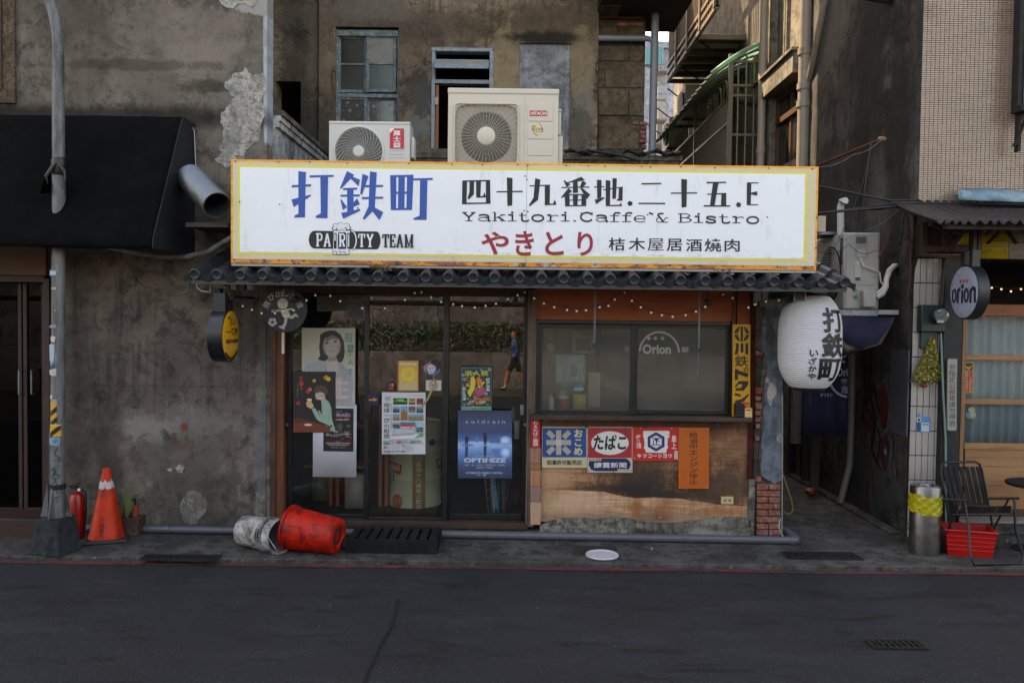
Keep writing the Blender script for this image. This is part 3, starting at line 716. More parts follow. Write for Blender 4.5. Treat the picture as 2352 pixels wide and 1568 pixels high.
# block wall on the right, set back a little, with bricks and blocks as pieces
YB = YU + .12
m = MB(); x0,x1 = xu1 + .001,X(1481,200,YB); zk = Z(1430,42,YB)
MORT = plaster('mortar','#4a443c','#554e45','#3d3831',stain='#1f1c18',bump=.5,sc=3)
m.box(x0,x1,YB + .02,YB + .3,zb_,zk,MORT); m.box(x0 - .001,x0 + .25,YB - .4,YB + .02,zk + .002,zt_,UPW); m.build('block_wall',shop)
BLKM = plaster('grey_brown_block','#58493a','#665645','#4b4032',stain='#241f1a',stain_amt=.5,streak_amt=.2,bump=.3,sc=2.5)
BRK = M('old_red_brick','#7c3a2a',rough=.85,var=.3,scale=14,dirt='#8d6a5c',damt=.46,dscale=16,wear='#77706a',wamt=.55,wscale=24,bump=.6,bscale=70)
def piece(name,parent,a,b,c_,d,Y0,Y1,mat,jit=.0,bev=.004,ref=None):
  x0,x1,z0,z1 = R(a,b,c_,d,Y0 if ref is None else ref); j = random.uniform(-jit,jit)
  m = MB(); m.box(x0,x1,Y0 + j,Y1,z0,z1,mat); return m.build(name,parent,bev=bev,seg=1)
r3 = lambda x,y: (1091 + x / 3.7236,y / 3.7236)
for a,b,c_,d in ((1052,225,1218,305),(1224,225,1450,310),(1052,390,1312,520),(1320,390,1450,522),(1052,535,1108,748),(1112,538,1450,748),(1052,762,1312,985),(1320,765,1448,990),(1052,1025,1404,1275)):
  p0 = r3(a,b); p1 = r3(c_,d); piece('block',shop,p0[0],p0[1],p1[0],p1[1],YB,YB + .1,BLKM,.008,.008)
for a,b,c_,d in ((1220,190,1330,222),(1336,190,1440,222),(1412,1042,1468,1070),(1350,1040,1402,1064),(1424,1078,1468,1108),(1414,1116,1468,1146),(1418,1152,1468,1184),(1408,1192,1468,1222),(1430,1238,1466,1270)):
  p0 = r3(a,b); p1 = r3(c_,d); piece('brick',shop,p0[0],p0[1],p1[0],p1[1],YB - .01,YB + .1,BRK,.01,.005)
m = MB(); m.box(x0 - .02,x1 + .5,YB - .75,YB + .6,Z(1430,38,YB),zt_ - .5,M('charred_beam','#1d1814',rough=.9,var=.4,bump=.6));
m.box(x0,x1 - .03,YB - .05,YB + .1,Z(1430,45,YB),Z(1430,41,YB),wood('old_batten','#4b3c2c','#5c4a36',axis=0)); m.build('charred_overhang',shop,bev=.02)
# timber lath under the overhang edge (ragged ends)
# parapets of the low roof
PARA = plaster('pale_parapet_render','#9da0a4','#abadae','#85868a',stain='#3a3733',stain_amt=.5,streak_amt=.6,bump=.4,sc=1.6)
PARB = plaster('dirty_parapet_render','#5a544c','#6a645a','#474239',stain='#1f1c19',stain_amt=.65,streak_amt=.6,bump=.5,sc=2)
zp = 4.12
m = MB(); m.box(XL - .13,XL + .02,.205,2.3,2.75,zp - .16,PARA);
for k,(dz0,dz1,ex_) in enumerate(((-.16,-.10,.035),(-.10,-.05,.055),(-.05,0,.08))): m.box(XL - .15,XL + .02 + ex_,.205,2.3 - ex_,zp + dz0,zp + dz1,PARA if k < 2 else PARB)
m.build('side_parapet',shop)
m = MB(); x1p = X(1556,360,2.3); m.box(XL - .15,x1p,2.3,2.5,2.75,zp - .2,PARB)
for k,(dz0,dz1,ex_) in enumerate(((-.20,-.13,.03),(-.13,-.06,.055),(-.06,0.0,.085))): m.box(XL - .15,x1p + ex_ * .5,2.3 - ex_,2.5,zp + dz0,zp + dz1,PARB)
m.build('back_parapet',shop)
m = MB(); m.box(XL,XR,.25,2.3,2.86,2.95,PARB); m.box(XL,XR,2.5,3.2,2.9,3.0,PARB); m.build('flat_roof',shop)
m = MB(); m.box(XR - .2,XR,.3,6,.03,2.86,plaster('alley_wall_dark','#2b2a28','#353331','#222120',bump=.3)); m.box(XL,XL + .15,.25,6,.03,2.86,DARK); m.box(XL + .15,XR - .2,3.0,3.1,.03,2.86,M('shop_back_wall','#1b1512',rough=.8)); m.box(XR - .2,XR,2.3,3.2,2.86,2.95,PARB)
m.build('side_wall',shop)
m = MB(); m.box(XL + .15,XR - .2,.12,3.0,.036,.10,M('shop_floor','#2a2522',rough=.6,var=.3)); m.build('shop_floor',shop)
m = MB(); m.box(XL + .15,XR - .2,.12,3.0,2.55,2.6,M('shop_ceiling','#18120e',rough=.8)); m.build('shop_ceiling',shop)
cable = MB(); pts = []
for i in range(30):
  x = 1.0 * X(1298,345,2.2) + (X(1560,352,2.2) - X(1298,345,2.2)) * i / 29; pts.append((x,2.2 + .02 * math.sin(i),zp + .025 + .02 * math.sin(i * .9)))
cable.tube(pts,.022,WIRE); cable.tube([(p[0] + .01,p[1] - .05,p[2] + .02 * math.sin(i * 1.7)) for i,p in enumerate(pts)],.014,WIRE)
q0 = W(1345,344,2.15); q1 = W(1430,358,2.1); q2 = W(1472,371,2.1); cable.tube([q0,q1,q2],.018,WIRE)
tag(cable.build('cable_bundle'),'bundle of black cables lying along the parapet behind the big sign','cable')

# ---- shop front carpentry
BRW = wood('weathered_brown_post','#3d1d10','#5a3018',dark='#120b08',damt=.45)
ORW = wood('orange_varnished_wood','#55290f','#6b3416',dark='#2a1208',damt=.35)
STRIP = wood('striped_weathered_post','#5a3f30','#7a6a5c',dark='#1c110c',damt=.45)
flatbox('jamb',622,660,633,1240,-.04,.2,BRW,shop,bev=.006); flatbox('jamb',633,674,651,1215,-.02,.2,ORW,shop,bev=.006)
flatbox('jamb',612,655,622,1243,.0,.2,WALLD,shop)
flatbox('lintel',612,655,1212,675,-.02,.2,BRW,shop)
flatbox('sill',622,1199,1212,1213,-.06,.2,wood('dark_sill','#2b1a12','#4a3020',axis=0,damt=.5),shop,bev=.004)
m = MB(); m.pbox(1210,666,1228.5,1206,-.06,.18,STRIP,0);
m.build('post',shop,bev=.004)
for k in range(4):
  x0,x1,z0,z1 = R(1211 + k * 4.3,668,1213.6 + k * 4.3,1205,-.06); m = MB(); m.box(x0,x1,-.066 - .003 * (k % 2),-.06,z0,z1,STRIP); m.build('post_fillet',shop)
BASEC = plaster('plinth_concrete','#6a675f','#7b786f','#524e47',stain='#29251f',stain_amt=.6,streak_amt=.6,bump=.6,sc=3,speck='#2b2620',blobs=[xz(1480,1228,60,14,'#3c2c22',.8,.2,.8),xz(1640,1225,60,14,'#8a8983',.6,.3,.6)])
x0,x1,z0,z1 = R(613,1213,1240,1246,0); m = MB(); m.box(XL,x1,.0,.2,.03,W(900,1213,0).z,BASEC)
# ragged plinth under the plywood
pts = [(1240,1246)] + [(x,y) for x,y in ((1240,1207),(1262,1196),(1290,1190),(1330,1188),(1370,1193),(1410,1187),(1445,1190),(1470,1197),(1520,1201),(1560,1200),(1600,1196),(1640,1188),(1700,1187),(1722,1192))] + [(1735,1246)]
m.ex([W(x,y,-.05) for x,y in pts],(0,.2,0),BASEC); m.build('plinth',shop,smooth=20)
pts = [(1240,1246),(1240,1216),(1300,1212),(1400,1214),(1462,1217),(1470,1228),(1512,1230),(1520,1216),(1600,1212),(1690,1214),(1728,1212),(1735,1246)]
m = MB(); m.ex([W(x,y,-.075) for x,y in pts],(0,.024,0),BASEC); m.build('plinth_skim',shop,smooth=20)
for a,b,c_,d in ((1475,1228,1490,1240),(1498,1226,1513,1240),(1512,1184,1522,1192)): piece('brick',shop,a,b,c_,d,-.085,0,BRK,.004)
# rafters / soffit under the eave
m = MB(); SOF = wood('dark_soffit','#150d09','#1d130d',axis=0,damt=.4)
xe0,xe1 = W(424,640,-.82).x,W(1958,655,-.82).x
m.add([(xe0 + .03,-.78,2.40),(xe1 - .03,-.78,2.40),(xe1 - .03,.24,2.62),(xe0 + .03,.24,2.62),(xe0 + .03,-.78,2.42),(xe1 - .03,-.78,2.42),(xe1 - .03,.24,2.64),(xe0 + .03,.24,2.64)],[(0,3,2,1),(4,5,6,7),(0,1,5,4),(1,2,6,5),(2,3,7,6),(3,0,4,7)],SOF); m.build('soffit',shop)
# fascia gutter
m = MB(); FAS = M('grey_metal_fascia','#3c3c3d',rough=.45,metal=.3,var=.15,dirt='#2a2a2a',damt=.3)
zf0,zf1 = W(1176,661,-.82).z,W(1176,646,-.82).z
m.box(xe0 + .06,xe1 - .06,-.84,-.815,zf0,zf1,FAS); m.box(xe0 + .06,xe1 - .06,-.815,-.76,zf0,zf0 + .01,FAS); m.box(xe0 + .06,xe1 - .06,-.846,-.84,zf0 - .003,zf0 + .012,FAS); m.build('fascia',shop,bev=.003)
# roof tiles
TILE = M('blue_black_glazed_tile','#20252c',rough=.38,var=.25,scale=8,dirt='#3a3f46',damt=.35,dscale=10,bump=.12,bscale=40)
NT_ = 29; tw = (xe1 - xe0) / NT_; th = .022
slope = math.atan2(.30,1.05)
def tile_mesh(cap,eave):
  m = MB(); nu = 16; L_ = .30; rows = 2; vs = []; fs = []
  def pz(u):   # u 0..1 ; barrel at u=.5
    b = max(0,1 - abs(u - .5) / .27); return .044 * (math.sin(b * PI / 2) if b > 0 else 0) - .024 * math.sin(max(0,(abs(u - .5) - .2) / .3) * PI / 2)
  pts = [(tw * (u / nu - .5),pz(u / nu)) for u in range(nu + 1)]
  for y in (0,L_):
    for x,z in pts: vs.append((x * 1.02,y,z + .018 * (0 if y == 0 else -1) + .022))
    for x,z in pts: vs.append((x * 1.02,y,z + .018 * (0 if y == 0 else -1) + .022 - th))
  n = nu + 1
  for i in range(nu):
    fs += [(i,i + 1,2 * n + i + 1,2 * n + i),(n + i + 1,n + i,3 * n + i,3 * n + i + 1),(i + 1,i,n + i,n + i + 1),(2 * n + i,2 * n + i + 1,3 * n + i + 1,3 * n + i)]
  fs += [(0,2 * n,3 * n,n),(nu,n + nu,3 * n + nu,2 * n + nu)]
  m.add(vs,fs,TILE)
  if eave:
    # hanging lip of the pan and round cap
    vs = []; fs = []
    for i,(x,z) in enumerate(pts):
      top = z + .022; bot = min(top - .026,-.030 + .022 * math.cos((i / nu - .5) * 2 * PI))
      vs += [(x * 1.02,-.006,top + .002),(x * 1.02,-.006,bot),(x * 1.02,.016,top + .002),(x * 1.02,.016,bot)]
    for i in range(nu):
      a = i * 4; b = a + 4; fs += [(a,a + 1,b + 1,b),(a + 2,b + 2,b + 3,a + 3),(a,b,b + 2,a + 2),(a + 1,a + 3,b + 3,b + 1)]
    fs += [(0,2,3,1),(nu * 4,nu * 4 + 1,nu * 4 + 3,nu * 4 + 2)]
    m.add(vs,fs,TILE)
    c0 = Vector((0,-.020,.018))
    m.cyl(c0,c0 + Vector((0,.06,0)),.047,.047,TILE,20); m.lathe([(.0,-.002),(.034,-.002),(.040,-.006),(.045,-.003),(.047,0)],c0,TILE,20,axis=(0,1,0))
  return m
import itertools
m = tile_mesh(True,True); eo = None; to = None
rotm = Matrix.Rotation(slope,4,'X')
def tile_obj(eave):
  mb = tile_mesh(True,eave); mb.v = [rotm @ v for v in mb.v]; o = mb.build('roof_tile',shop,smooth=50)
  return o
E0 = tile_obj(True); T0 = tile_obj(False); offs = wloc(shop)
# meshes were built around the world origin: shift by location
z_e = W(1176,640,-.82).z - .01
first = True
random.seed(11)
for r in range(5):
  for i in range(NT_):
    src = E0 if r == 0 else T0
    x = xe0 + tw * (i + .5); y = -.862 + r * .262 * math.cos(slope); z = z_e + r * .255 * math.sin(slope) + (.0 if r == 0 else .004)
    if r == 0 and i == 0: o = E0
    elif r == 1 and i == 0: o = T0
    else: o = dup(src,shop)
    o.location = (x,y,z + random.uniform(-.002,.002)); o.rotation_euler = (0,random.uniform(-.035,.035),random.uniform(-.012,.012))
m = MB(); m.add([(xe0,-.80,z_e - .03),(xe1,-.80,z_e - .03),(xe1,.25,z_e - .03 + .29),(xe0,.25,z_e - .03 + .29),(xe0,-.80,z_e - .01),(xe1,-.80,z_e - .01),(xe1,.25,z_e - .01 + .29),(xe0,.25,z_e - .01 + .29)],[(0,3,2,1),(4,5,6,7),(0,1,5,4),(1,2,6,5),(2,3,7,6),(3,0,4,7)],SOF); m.build('roof_deck',shop)
# dry leaves caught between tiles and sign
LEAF = M('dry_leaf','#6b5a40',rough=.8,var=.4,scale=30)
m = MB(); random.seed(2)
for (px_,py_,n_) in ((868,612,26),(885,617,16),(1655,622,10)):
  for k in range(n_):
    c_ = W(px_ + random.gauss(0,10),py_ + random.uniform(-4,4),-.74); a_ = random.uniform(0,6); d_ = Vector((math.cos(a_),random.uniform(-.5,.5),math.sin(a_) * .6)) * .018; e_ = Vector((-d_.z,.006,d_.x)) * .5
    m.add([c_ - d_,c_ + e_,c_ + d_,c_ - e_ + Vector((0,-.006,.004))],[(0,1,2,3)],LEAF)
tag(m.build('dry_leaves'),'small drifts of dry brown leaves caught between sign and roof tiles','leaves',kind='stuff')

# ---- sliding glass doors
def framebox(m,a,b,c_,d,l,t_,r,bt,Y0,Y1,mat,ref=None):
  ref = Y0 if ref is None else ref
  m.pbox(a,b,a + l,d,Y0,Y1,mat,ref); m.pbox(c_ - r,b,c_,d,Y0,Y1,mat,ref)
  m.pbox(a + l,b,c_ - r,b + t_,Y0,Y1,mat,ref); m.pbox(a + l,d - bt,c_ - r,d,Y0,Y1,mat,ref)
YD = .03
for (a,c_,Y,l,r,bb) in ((655,846,YD + .05,12,10,1195),(836,1029,YD,10,12,1200),(1018,1212,YD + .05,11,11,1195)):
  m = MB(); framebox(m,a,675,c_,bb,l,6,r,11,Y,Y + .04,BLACKAL,0.03); d = m.build('sliding_door',shop,bev=.002)
  m = MB(); m.pbox(a + l,681,c_ - r,bb - 11,Y + .018,Y + .024,G_DOOR,0.03); m.build('pane',d)
  hx = {655: 661,836: 848,1018: 1199.5}[a]
  m = MB()
  for e in (0,):
    x0,x1,z0,z1 = R(hx - 5,929 - (0 if a != 836 else -0),hx + 5,953,Y); m.box(x0,x1,Y - .012,Y,z0,z1,STEEL if a == 1018 else BLACKAL)
  m.build('handle',d,bev=.008,seg=3)
  if a != 836:
    m = MB(); p_ = W({655: 660,1018: 1206}[a],975,Y); m.cyl(p_,p_ + Vector((0,-.014,0)),.016,.014,STEEL,14); m.build('lock',d)
# ---- right half: orange fascia panel, window, ledge, plywood
FA = wood('orange_plywood_fascia','#8a3a10','#9a4818',dark='#5a240c',axis=0,damt=.35,sc=.6)
flatbox('fascia_panel',1228.5,660,1682,736,-.02,.1,FA,shop); flatbox('batten',1683,660,1691,746,-.035,.1,ORW,shop,bev=.003)
RED = plaster('dark_red_painted_board','#3d120c','#4a170f','#310e0a',stain='#1a0a07',bump=.2,sc=2,speck='#6b6560')
flatbox('panel',1691,660,1733,968,-.018,.1,FA,shop); flatbox('red_corner_board',1721,662,1733,1100,-.05,-.019,RED,shop,bev=.003); flatbox('corner_board',1719,1100,1733,1240,-.05,.06,BASEC,shop,bev=.003)
m = MB(); framebox(m,1229,736,1683,957,6,9,8,6,-.05,.06,BLACKAL,0); wn_ = m.build('serving_window',shop,bev=.003)
for (a,c_,gl) in ((1235,1456,(1244,1447,753,942)),(1447,1675,(1464,1667,755,945))):
  Y = -.03 if a == 1235 else -.005
  m = MB(); framebox(m,a,745,c_,951,gl[0] - a if a == 1235 else 17,9,9,9,Y,Y + .025,BLACKAL,0); s_ = m.build('sash',wn_,bev=.002)
  m = MB(); m.pbox(gl[0] - 1,753,gl[1] + 1,944,Y + .01,Y + .015,G_WIN,0); m.build('pane',s_)
flatbox('ledge',1220,956,1728,966.5,-.17,-.0,wood('ledge_wood','#2a1a12','#4c382a',axis=0,damt=.5),shop,bev=.004)
m = MB()
for hx in (1345,1480,1645,1712): m.pbox(hx,966,hx + 6,982,-.12,-.11,BLK,-.12)
m.build('ledge_hook',shop)
def plyw(name,c1,c2,stain,blobs,stripe=.4):
  t = NT(name); Pp = t.pos(); g_ = t.noise(t.mp(Pp,(2.0,5,30)),1.0,8,.7,1.6); n_ = t.noise(Pp,2.4,8,.7); f_ = t.noise(t.mp(Pp,(26,5,2.2)),1.0,8,.7,.4)
  col = t.mix(t.ramp(g_,.42,.58),hexc(c1),hexc(c2)); col = t.mix(t.ma('MULTIPLY',t.ramp(n_,.48,.62),.6),col,hexc(stain)); col = t.mix(t.ma('MULTIPLY',t.ramp(f_,.50,.60),stripe),col,hexc(stain))
  nz = t.noise(t.mp(Pp,(1.6,1,1.1),(5,5,5)),6.0,9,.78,.6)
  for (cc,rr,colr,amt,soft,op) in blobs: col = t.mix(t.ma('MULTIPLY',t.blob(Pp,cc,rr,nz,amt * .55,min(.8,soft * 1.6)),op),col,hexc(colr))
  ln = t.noise(t.mp(Pp,(1.2,3,60)),1.0,4,.6,.8); col = t.mix(t.ma('MULTIPLY',t.ramp(ln,.58,.66),.22),col,hexc('#2a1810'))
  t.set(t.b.inputs['Base Color'],col); t.b.inputs['Roughness'].default_value = .75; t.bump(t.ma('ADD',g_,f_),.5,.006); return t.m
PLb = plyw('bare_plywood','#a87654','#c49a78','#7a4828',[xz(1250,1150,60,60,'#a98560',.4,.6,.6),xz(1500,1190,300,16,'#6b5b4a',.8,.4,.6),xz(1460,1165,14,30,'#8a4a22',.9,.4,.7),xz(1530,1172,20,26,'#8a4a22',.9,.4,.6),xz(1655,1172,70,8,'#8f4f22',.8,.4,.7),xz(1330,1150,60,26,'#c2a488',.8,.4,.5)])
PLt = plyw('stained_plywood','#945f3e','#b5835c','#4f2c18',[xz(1470,1108,85,44,'#130b07',.6,.4,.95),xz(1520,1135,120,16,'#1a100a',.7,.5,.85),xz(1430,1060,110,40,'#4a3020',.7,.6,.6),xz(1700,1060,80,110,'#4a2c1a',.6,.6,.6),xz(1600,980,150,26,'#57290f',.5,.4,.7),xz(1300,975,90,14,'#5f3416',.3,.4,.7),xz(1650,1120,80,60,'#2b1a10',.9,.3,.7),xz(1390,1120,90,14,'#23140c',.5,.4,.8),xz(1500,975,260,10,'#3c1f0e',.3,.4,.8),xz(1260,1100,40,30,'#b28a66',.6,.4,.7)],.35)
m = MB(); m.pbox(1243,966,1720,1200,-.03,.06,PLb,-.03); m.build('plywood_sheet',shop)
edge = [(1243,1120),(1290,1124),(1340,1126),(1385,1128),(1420,1136),(1460,1143),(1500,1141),(1560,1144),(1620,1152),(1650,1158),(1700,1160),(1720,1162)]
m = MB(); m.ex([W(1243,966,-.036)] + [W(x,y,-.036) for x,y in edge] + [W(1720,968,-.036)],(0,.005,0),PLt); m.build('plywood_veneer',shop,smooth=20)
m = MB(); m.ex([W(x,y,-.040) for x,y in [(1243,1090),(1300,1098),(1370,1108),(1420,1118),(1380,1124),(1330,1121),(1285,1119),(1243,1115)]],(0,.003,0),PLt); m.build('veneer_splinter',shop,smooth=20)
# pinkish wood offcuts on the left strip
PK = [wood('pink_wood_%d' % k,c1,c2,dark='#4a2c20',damt=.25,bump=.2) for k,(c1,c2) in enumerate((('#8a5a4a','#9c6c5a'),('#7c5638','#8e6644'),('#9c6248','#ab7256'),('#7a5a54','#8a6a62'),('#a57e66','#b08a72')))]
for k,(a,b) in enumerate(((915,1002),(1002,1036),(1036,1124),(1124,1206),(1206,1328))):
  piece('wood_offcut',shop,1218,631.6 + a / 2.314,1242,631.6 + (b - 1.5) / 2.314,-.075,0,PK[k],.004,.003)
# ---- brick pier with blue-grey render
pm = MB(); pm.pbox(1733,655,1797,1246,.0,.3,MORT,0); pier = pm.build('brick_pier',shop)
BLUEP = plaster('blue_grey_render','#565e68','#616973','#4a525c',stain='#3a3f45',stain_amt=.5,streak_amt=.3,bump=.3,sc=1.5,speck='#5f5a50',blobs=[xz(1767,900,9,26,'#b3ada4',.5,.1,.85),xz(1757,872,7,6,'#a9a49c',.5,.1,.8),xz(1768,770,10,24,'#4a4038',.3,.2,.8),xz(1775,980,8,28,'#3c4048',.9,.2,.6),xz(1790,1005,8,12,'#8a857a',.4,.1,.8),xz(1772,720,24,12,'#4a3a30',.5,.3,.6)])
left = [(1757,655),(1756,700),(1752,745),(1750,790),(1752,810),(1760,816),(1763,850),(1758,880),(1755,905),(1758,925),(1752,945),(1754,985),(1749,1010),(1751,1045),(1747,1075),(1750,1092),(1757,1098),(1768,1105),(1778,1112),(1790,1106)]
m = MB(); m.ex([W(x,y,-.035) for x,y in left] + [W(1797.5,1100,-.035),W(1797.5,655,-.035)],(0,.034,0),BLUEP); m.build('render_coat',pier,smooth=20,bev=.004)
left2 = [(1733,655),(1733,800),(1745,802),(1754,815),(1752,845),(1746,880),(1752,920),(1746,950),(1750,990),(1744,1040),(1746,1090),(1757,1101),(1762,1090),(1762,655)]
m = MB(); m.ex([W(x,y,-.018) for x,y in left2],(0,.017,0),plaster('broken_plaster','#635c50','#706859','#504a40',stain='#2f2a24',bump=.7,sc=5)); m.build('plaster_edge',pier,smooth=20)
random.seed(21); y = 1112
for r in range(9):
  h = 12.6; cuts = [1737,1765,1794] if r % 2 == 0 else [1737,1777,1794] if r % 3 == 0 else [1737,1794 if r % 4 == 1 else 1766,1794]
  for k in range(len(cuts) - 1):
    if cuts[k + 1] - cuts[k] < 6: continue
    piece('brick',pier,cuts[k] + 1.0,y,cuts[k + 1] - 1.0,y + h,-.03,.05,BRK,.007,.006)
  y += 15.0
for y0,y1,xr in ((805,818,1752),(890,905,1753),(909,920,1749),(925,940,1752),(943,954,1749),(958,969,1747),(973,984,1746),(1002,1012,1745),(1094,1106,1750)):
  piece('brick',pier,1735,y0,xr,y1,-.034,.05,BRK,.006,.006)
# white conduit on the pier's edge
cdm = MB(); cdm.tube([W(1797,905,-.05),W(1797,1050,-.05),W(1796,1240,-.05)],.0065,M('aged_conduit','#77756f',rough=.6,var=.2,dirt='#4a4640',damt=.4)); cdm.tube([W(1793,1190,-.06),W(1789,1208,-.07),W(1794,1225,-.07),W(1806,1237,-.08),W(1822,1238,-.05)],.004,PVCW)
tag(cdm.build('conduit'),'thin pale conduit running down the corner of the brick pier','conduit')

# ================================================================== RIGHT: MOSAIC BUILDING
XA = 3.88                                      # plane of the alley wall
FYB = .10                                      # front plane of the mosaic building
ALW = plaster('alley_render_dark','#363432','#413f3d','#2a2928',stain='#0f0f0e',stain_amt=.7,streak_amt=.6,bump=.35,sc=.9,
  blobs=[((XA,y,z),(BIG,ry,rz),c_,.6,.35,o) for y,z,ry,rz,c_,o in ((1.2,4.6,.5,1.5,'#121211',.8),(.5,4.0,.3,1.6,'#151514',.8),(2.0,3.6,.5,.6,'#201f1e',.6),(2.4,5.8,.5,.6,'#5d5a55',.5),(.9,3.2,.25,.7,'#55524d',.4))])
TB = thing('mosaic_building','building faced with small beige mosaic tiles, white tiled pillar and curtained wooden door below','building',(5,2,0))
m = MB(); zt2 = 12.0; zc = W(2200,592,FYB).z
m.box(XA + .001,9,FYB + .02,3.03,zc,zt2,plaster('mosaic_grout','#6f564c','#785e54','#5e4840',bump=.2)); m.build('mosaic_backing',TB)
YS = 3.05
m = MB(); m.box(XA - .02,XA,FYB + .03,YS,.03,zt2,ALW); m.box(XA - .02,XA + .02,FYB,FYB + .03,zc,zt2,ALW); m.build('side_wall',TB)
TILM = M('beige_mosaic_tile','#9c8676',rough=.28,var=.18,scale=2.5,dirt='#7a6558',damt=.35,dscale=1.2)
cp = .042; rp = .0203; tm = MB(); tm.box(-cp * .44,cp * .44,-.004,.02,-rp * .36,rp * .36,TILM)
t0 = tm.build('mosaic_tile',TB,smooth=20); t0.data.materials  # shared mesh
cnt = 0; rest = MB(); random.seed(4)
ncol = int((6.3 - XA) / cp); z_hi = 6.6
cells = []
for r in range(int((z_hi - zc) / rp)):
  z = zc + .02 + (r + .5) * rp
  for c_ in range(ncol): cells.append((XA + .02 + (c_ + .5) * cp,z))
# nearest to the camera first
cells.sort(key=lambda q: (q[0] - CAM.x) ** 2 + (q[1] - CAM.z) ** 2)
for i,(x,z) in enumerate(cells):
  dy = random.uniform(-.0012,.0012)
  if i < 299:
    o = t0 if i == 0 else dup(t0,TB)
    o.location = Vector((x,FYB + dy,z)) - wloc(TB); o.rotation_euler = (random.uniform(-.02,.02),0,random.uniform(-.02,.02))
    if i == 0:
      for v in o.data.vertices: v.co += wloc(TB)
  else:
    y0 = FYB + dy; a,b,c2,d = x - cp * .44,x + cp * .44,z - rp * .36,z + rp * .36
    tl = random.uniform(-.0012,.0012)
    rest.add([(a,y0 - .004 + tl,c2),(b,y0 - .004,c2),(b,y0 - .004 - tl,d),(a,y0 - .004,d),(a,y0 + .02,c2),(b,y0 + .02,c2),(b,y0 + .02,d),(a,y0 + .02,d)],[(0,1,2,3),(0,4,5,1),(1,5,6,2),(2,6,7,3),(3,7,4,0)],TILM)
rest.norecalc = True; rest.build('mosaic_tiles',TB,smooth=20,kind='stuff')
m = MB(); m.box(6.3,9,FYB,FYB + .02,zc,zt2,TILM); m.box(XA + .02,6.3,FYB,FYB + .02,z_hi,zt2,TILM); m.build('mosaic_field',TB)
# window grille at the far right edge
m = MB()
NAVYW = M('navy_window_shade','#0f1c33',rough=.5)
m.pbox(2345,-30,2420,248,-.06,FYB - .01,NAVYW,0); m.pbox(2326,-30,2336,262,-.10,-.0,IRON,0); m.pbox(2322,250,2420,264,-.16,.0,IRON,0); m.pbox(2330,264,2337,350,-.06,.0,IRON,0)
m.obox(W(2345,300,-.05),(W(2362,264,-.05) - W(2330,336,-.05)) / 2,(0,.02,0),(.012,0,.006),IRON); m.build('window_cage',TB)
# lower pillar: long white tiles as pieces
yt = W(2130,592,FYB).z; yb = W(2130,1245,FYB).z
GR = plaster('dark_grout','#2a2422','#332c29','#1f1b1a',bump=.3)
m = MB(); x0,x1,z0,z1 = R(2090,592,2163,1246,FYB); x0 = XA + .001
m.box(x0,x1,FYB + .004,FYB + .3,.03,zc,GR); m.build('pillar',TB)
WT = M('glossy_white_tile','#9b948e',rough=.22,var=.08,scale=3,dirt='#6d655f',damt=.33,dscale=5)
pw = (x1 - x0) / 5; ph = 57.4 / 240 * 1.0; zrow = W(2127,763.6,FYB).z
WT0 = None; random.seed(9)
for r in range(-9,4):
  za = zrow + r * ph + .004; zb3 = zrow + (r + 1) * ph - .004
  if za < .03: za = .035
  if zb3 > zc: zb3 = zc - .002
  if zb3 - za < .04: continue
  for c_ in range(5):
    m = MB(); xa_,xb_ = x0 + pw * c_ + .003,x0 + pw * (c_ + 1) - .003
    if r == 2 and c_ == 0:
      m.ex([(xa_,FYB - .004,za),(xb_,FYB - .004,za),(xb_,FYB - .004,zb3),(xb_ - .02,FYB - .004,zb3),(xa_ + .006,FYB - .004,za + .12)],(0,.012,0),WT)
    else: m.box(xa_,xb_,FYB - .004 + random.uniform(-.001,.001),FYB + .008,za,zb3,WT)
    m.build('tile',TB,bev=.002,seg=1)
flatbox('black_post',2163,592,2206,1246,.02,.3,M('black_green_post','#0d1112',rough=.6,var=.3,dirt='#1c2424',damt=.3),TB,bev=.004)
# transom opening and dark void
VOID = DARK
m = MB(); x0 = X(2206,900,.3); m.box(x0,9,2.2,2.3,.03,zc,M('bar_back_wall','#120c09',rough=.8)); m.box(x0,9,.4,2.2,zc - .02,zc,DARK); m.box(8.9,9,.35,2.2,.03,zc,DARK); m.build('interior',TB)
LW = wood('light_pine','#8a5f3c','#9c7048',dark='#3a2010',damt=.25,bump=.15); LWH = wood('light_pine_h','#8a5f3c','#9c7048',dark='#3a2010',damt=.25,axis=0,bump=.15)
ORB = wood('orange_lintel','#7c3f18','#8c4c20',dark='#3a1a0a',axis=0,damt=.25)
Yd = .16
flatbox('lintel',2206,700,2560,727,Yd - .02,Yd + .08,ORB,TB,bev=.004)
m = MB(); m.pbox(2206,727,2215,1195,Yd,Yd + .05,LW,Yd);
for a,b in ((816,828),(918,930),(1019,1033)): m.pbox(2215,a,2560,b,Yd + .002,Yd + .045,LWH,Yd)
dd = m.build('wooden_door',TB,bev=.003)
cur = M('pale_blue_curtain','#8fa5ad',rough=.9,var=.1,scale=4)
gd = glass_mat('bar_door_glass',tint=(.9,.95,.95),dust=.02)
for a,b in ((727,816),(828,918),(930,1019)):
  m = MB(); m.pbox(2215,a,2560,b,Yd + .02,Yd + .026,gd,Yd); m.build('pane',dd)
m = MB(); vs = []; fs = []; xa_,xb_ = X(2212,900,.3),X(2560,900,.3); zt_c,zb_c = W(2280,722,.3).z,W(2280,1030,.3).z
for i in range(161):
  x = xa_ + (xb_ - xa_) * i / 160; y = .27 + .022 * math.sin(i * .62) + .012 * math.sin(i * .27 + 1)
  vs += [(x,y,zt_c),(x,y + .006 * math.sin(i * .9),(zt_c + zb_c) / 2),(x,y,zb_c)]
for i in range(160):
  for k in range(2): a = i * 3 + k; fs.append((a,a + 1,a + 4,a + 3))
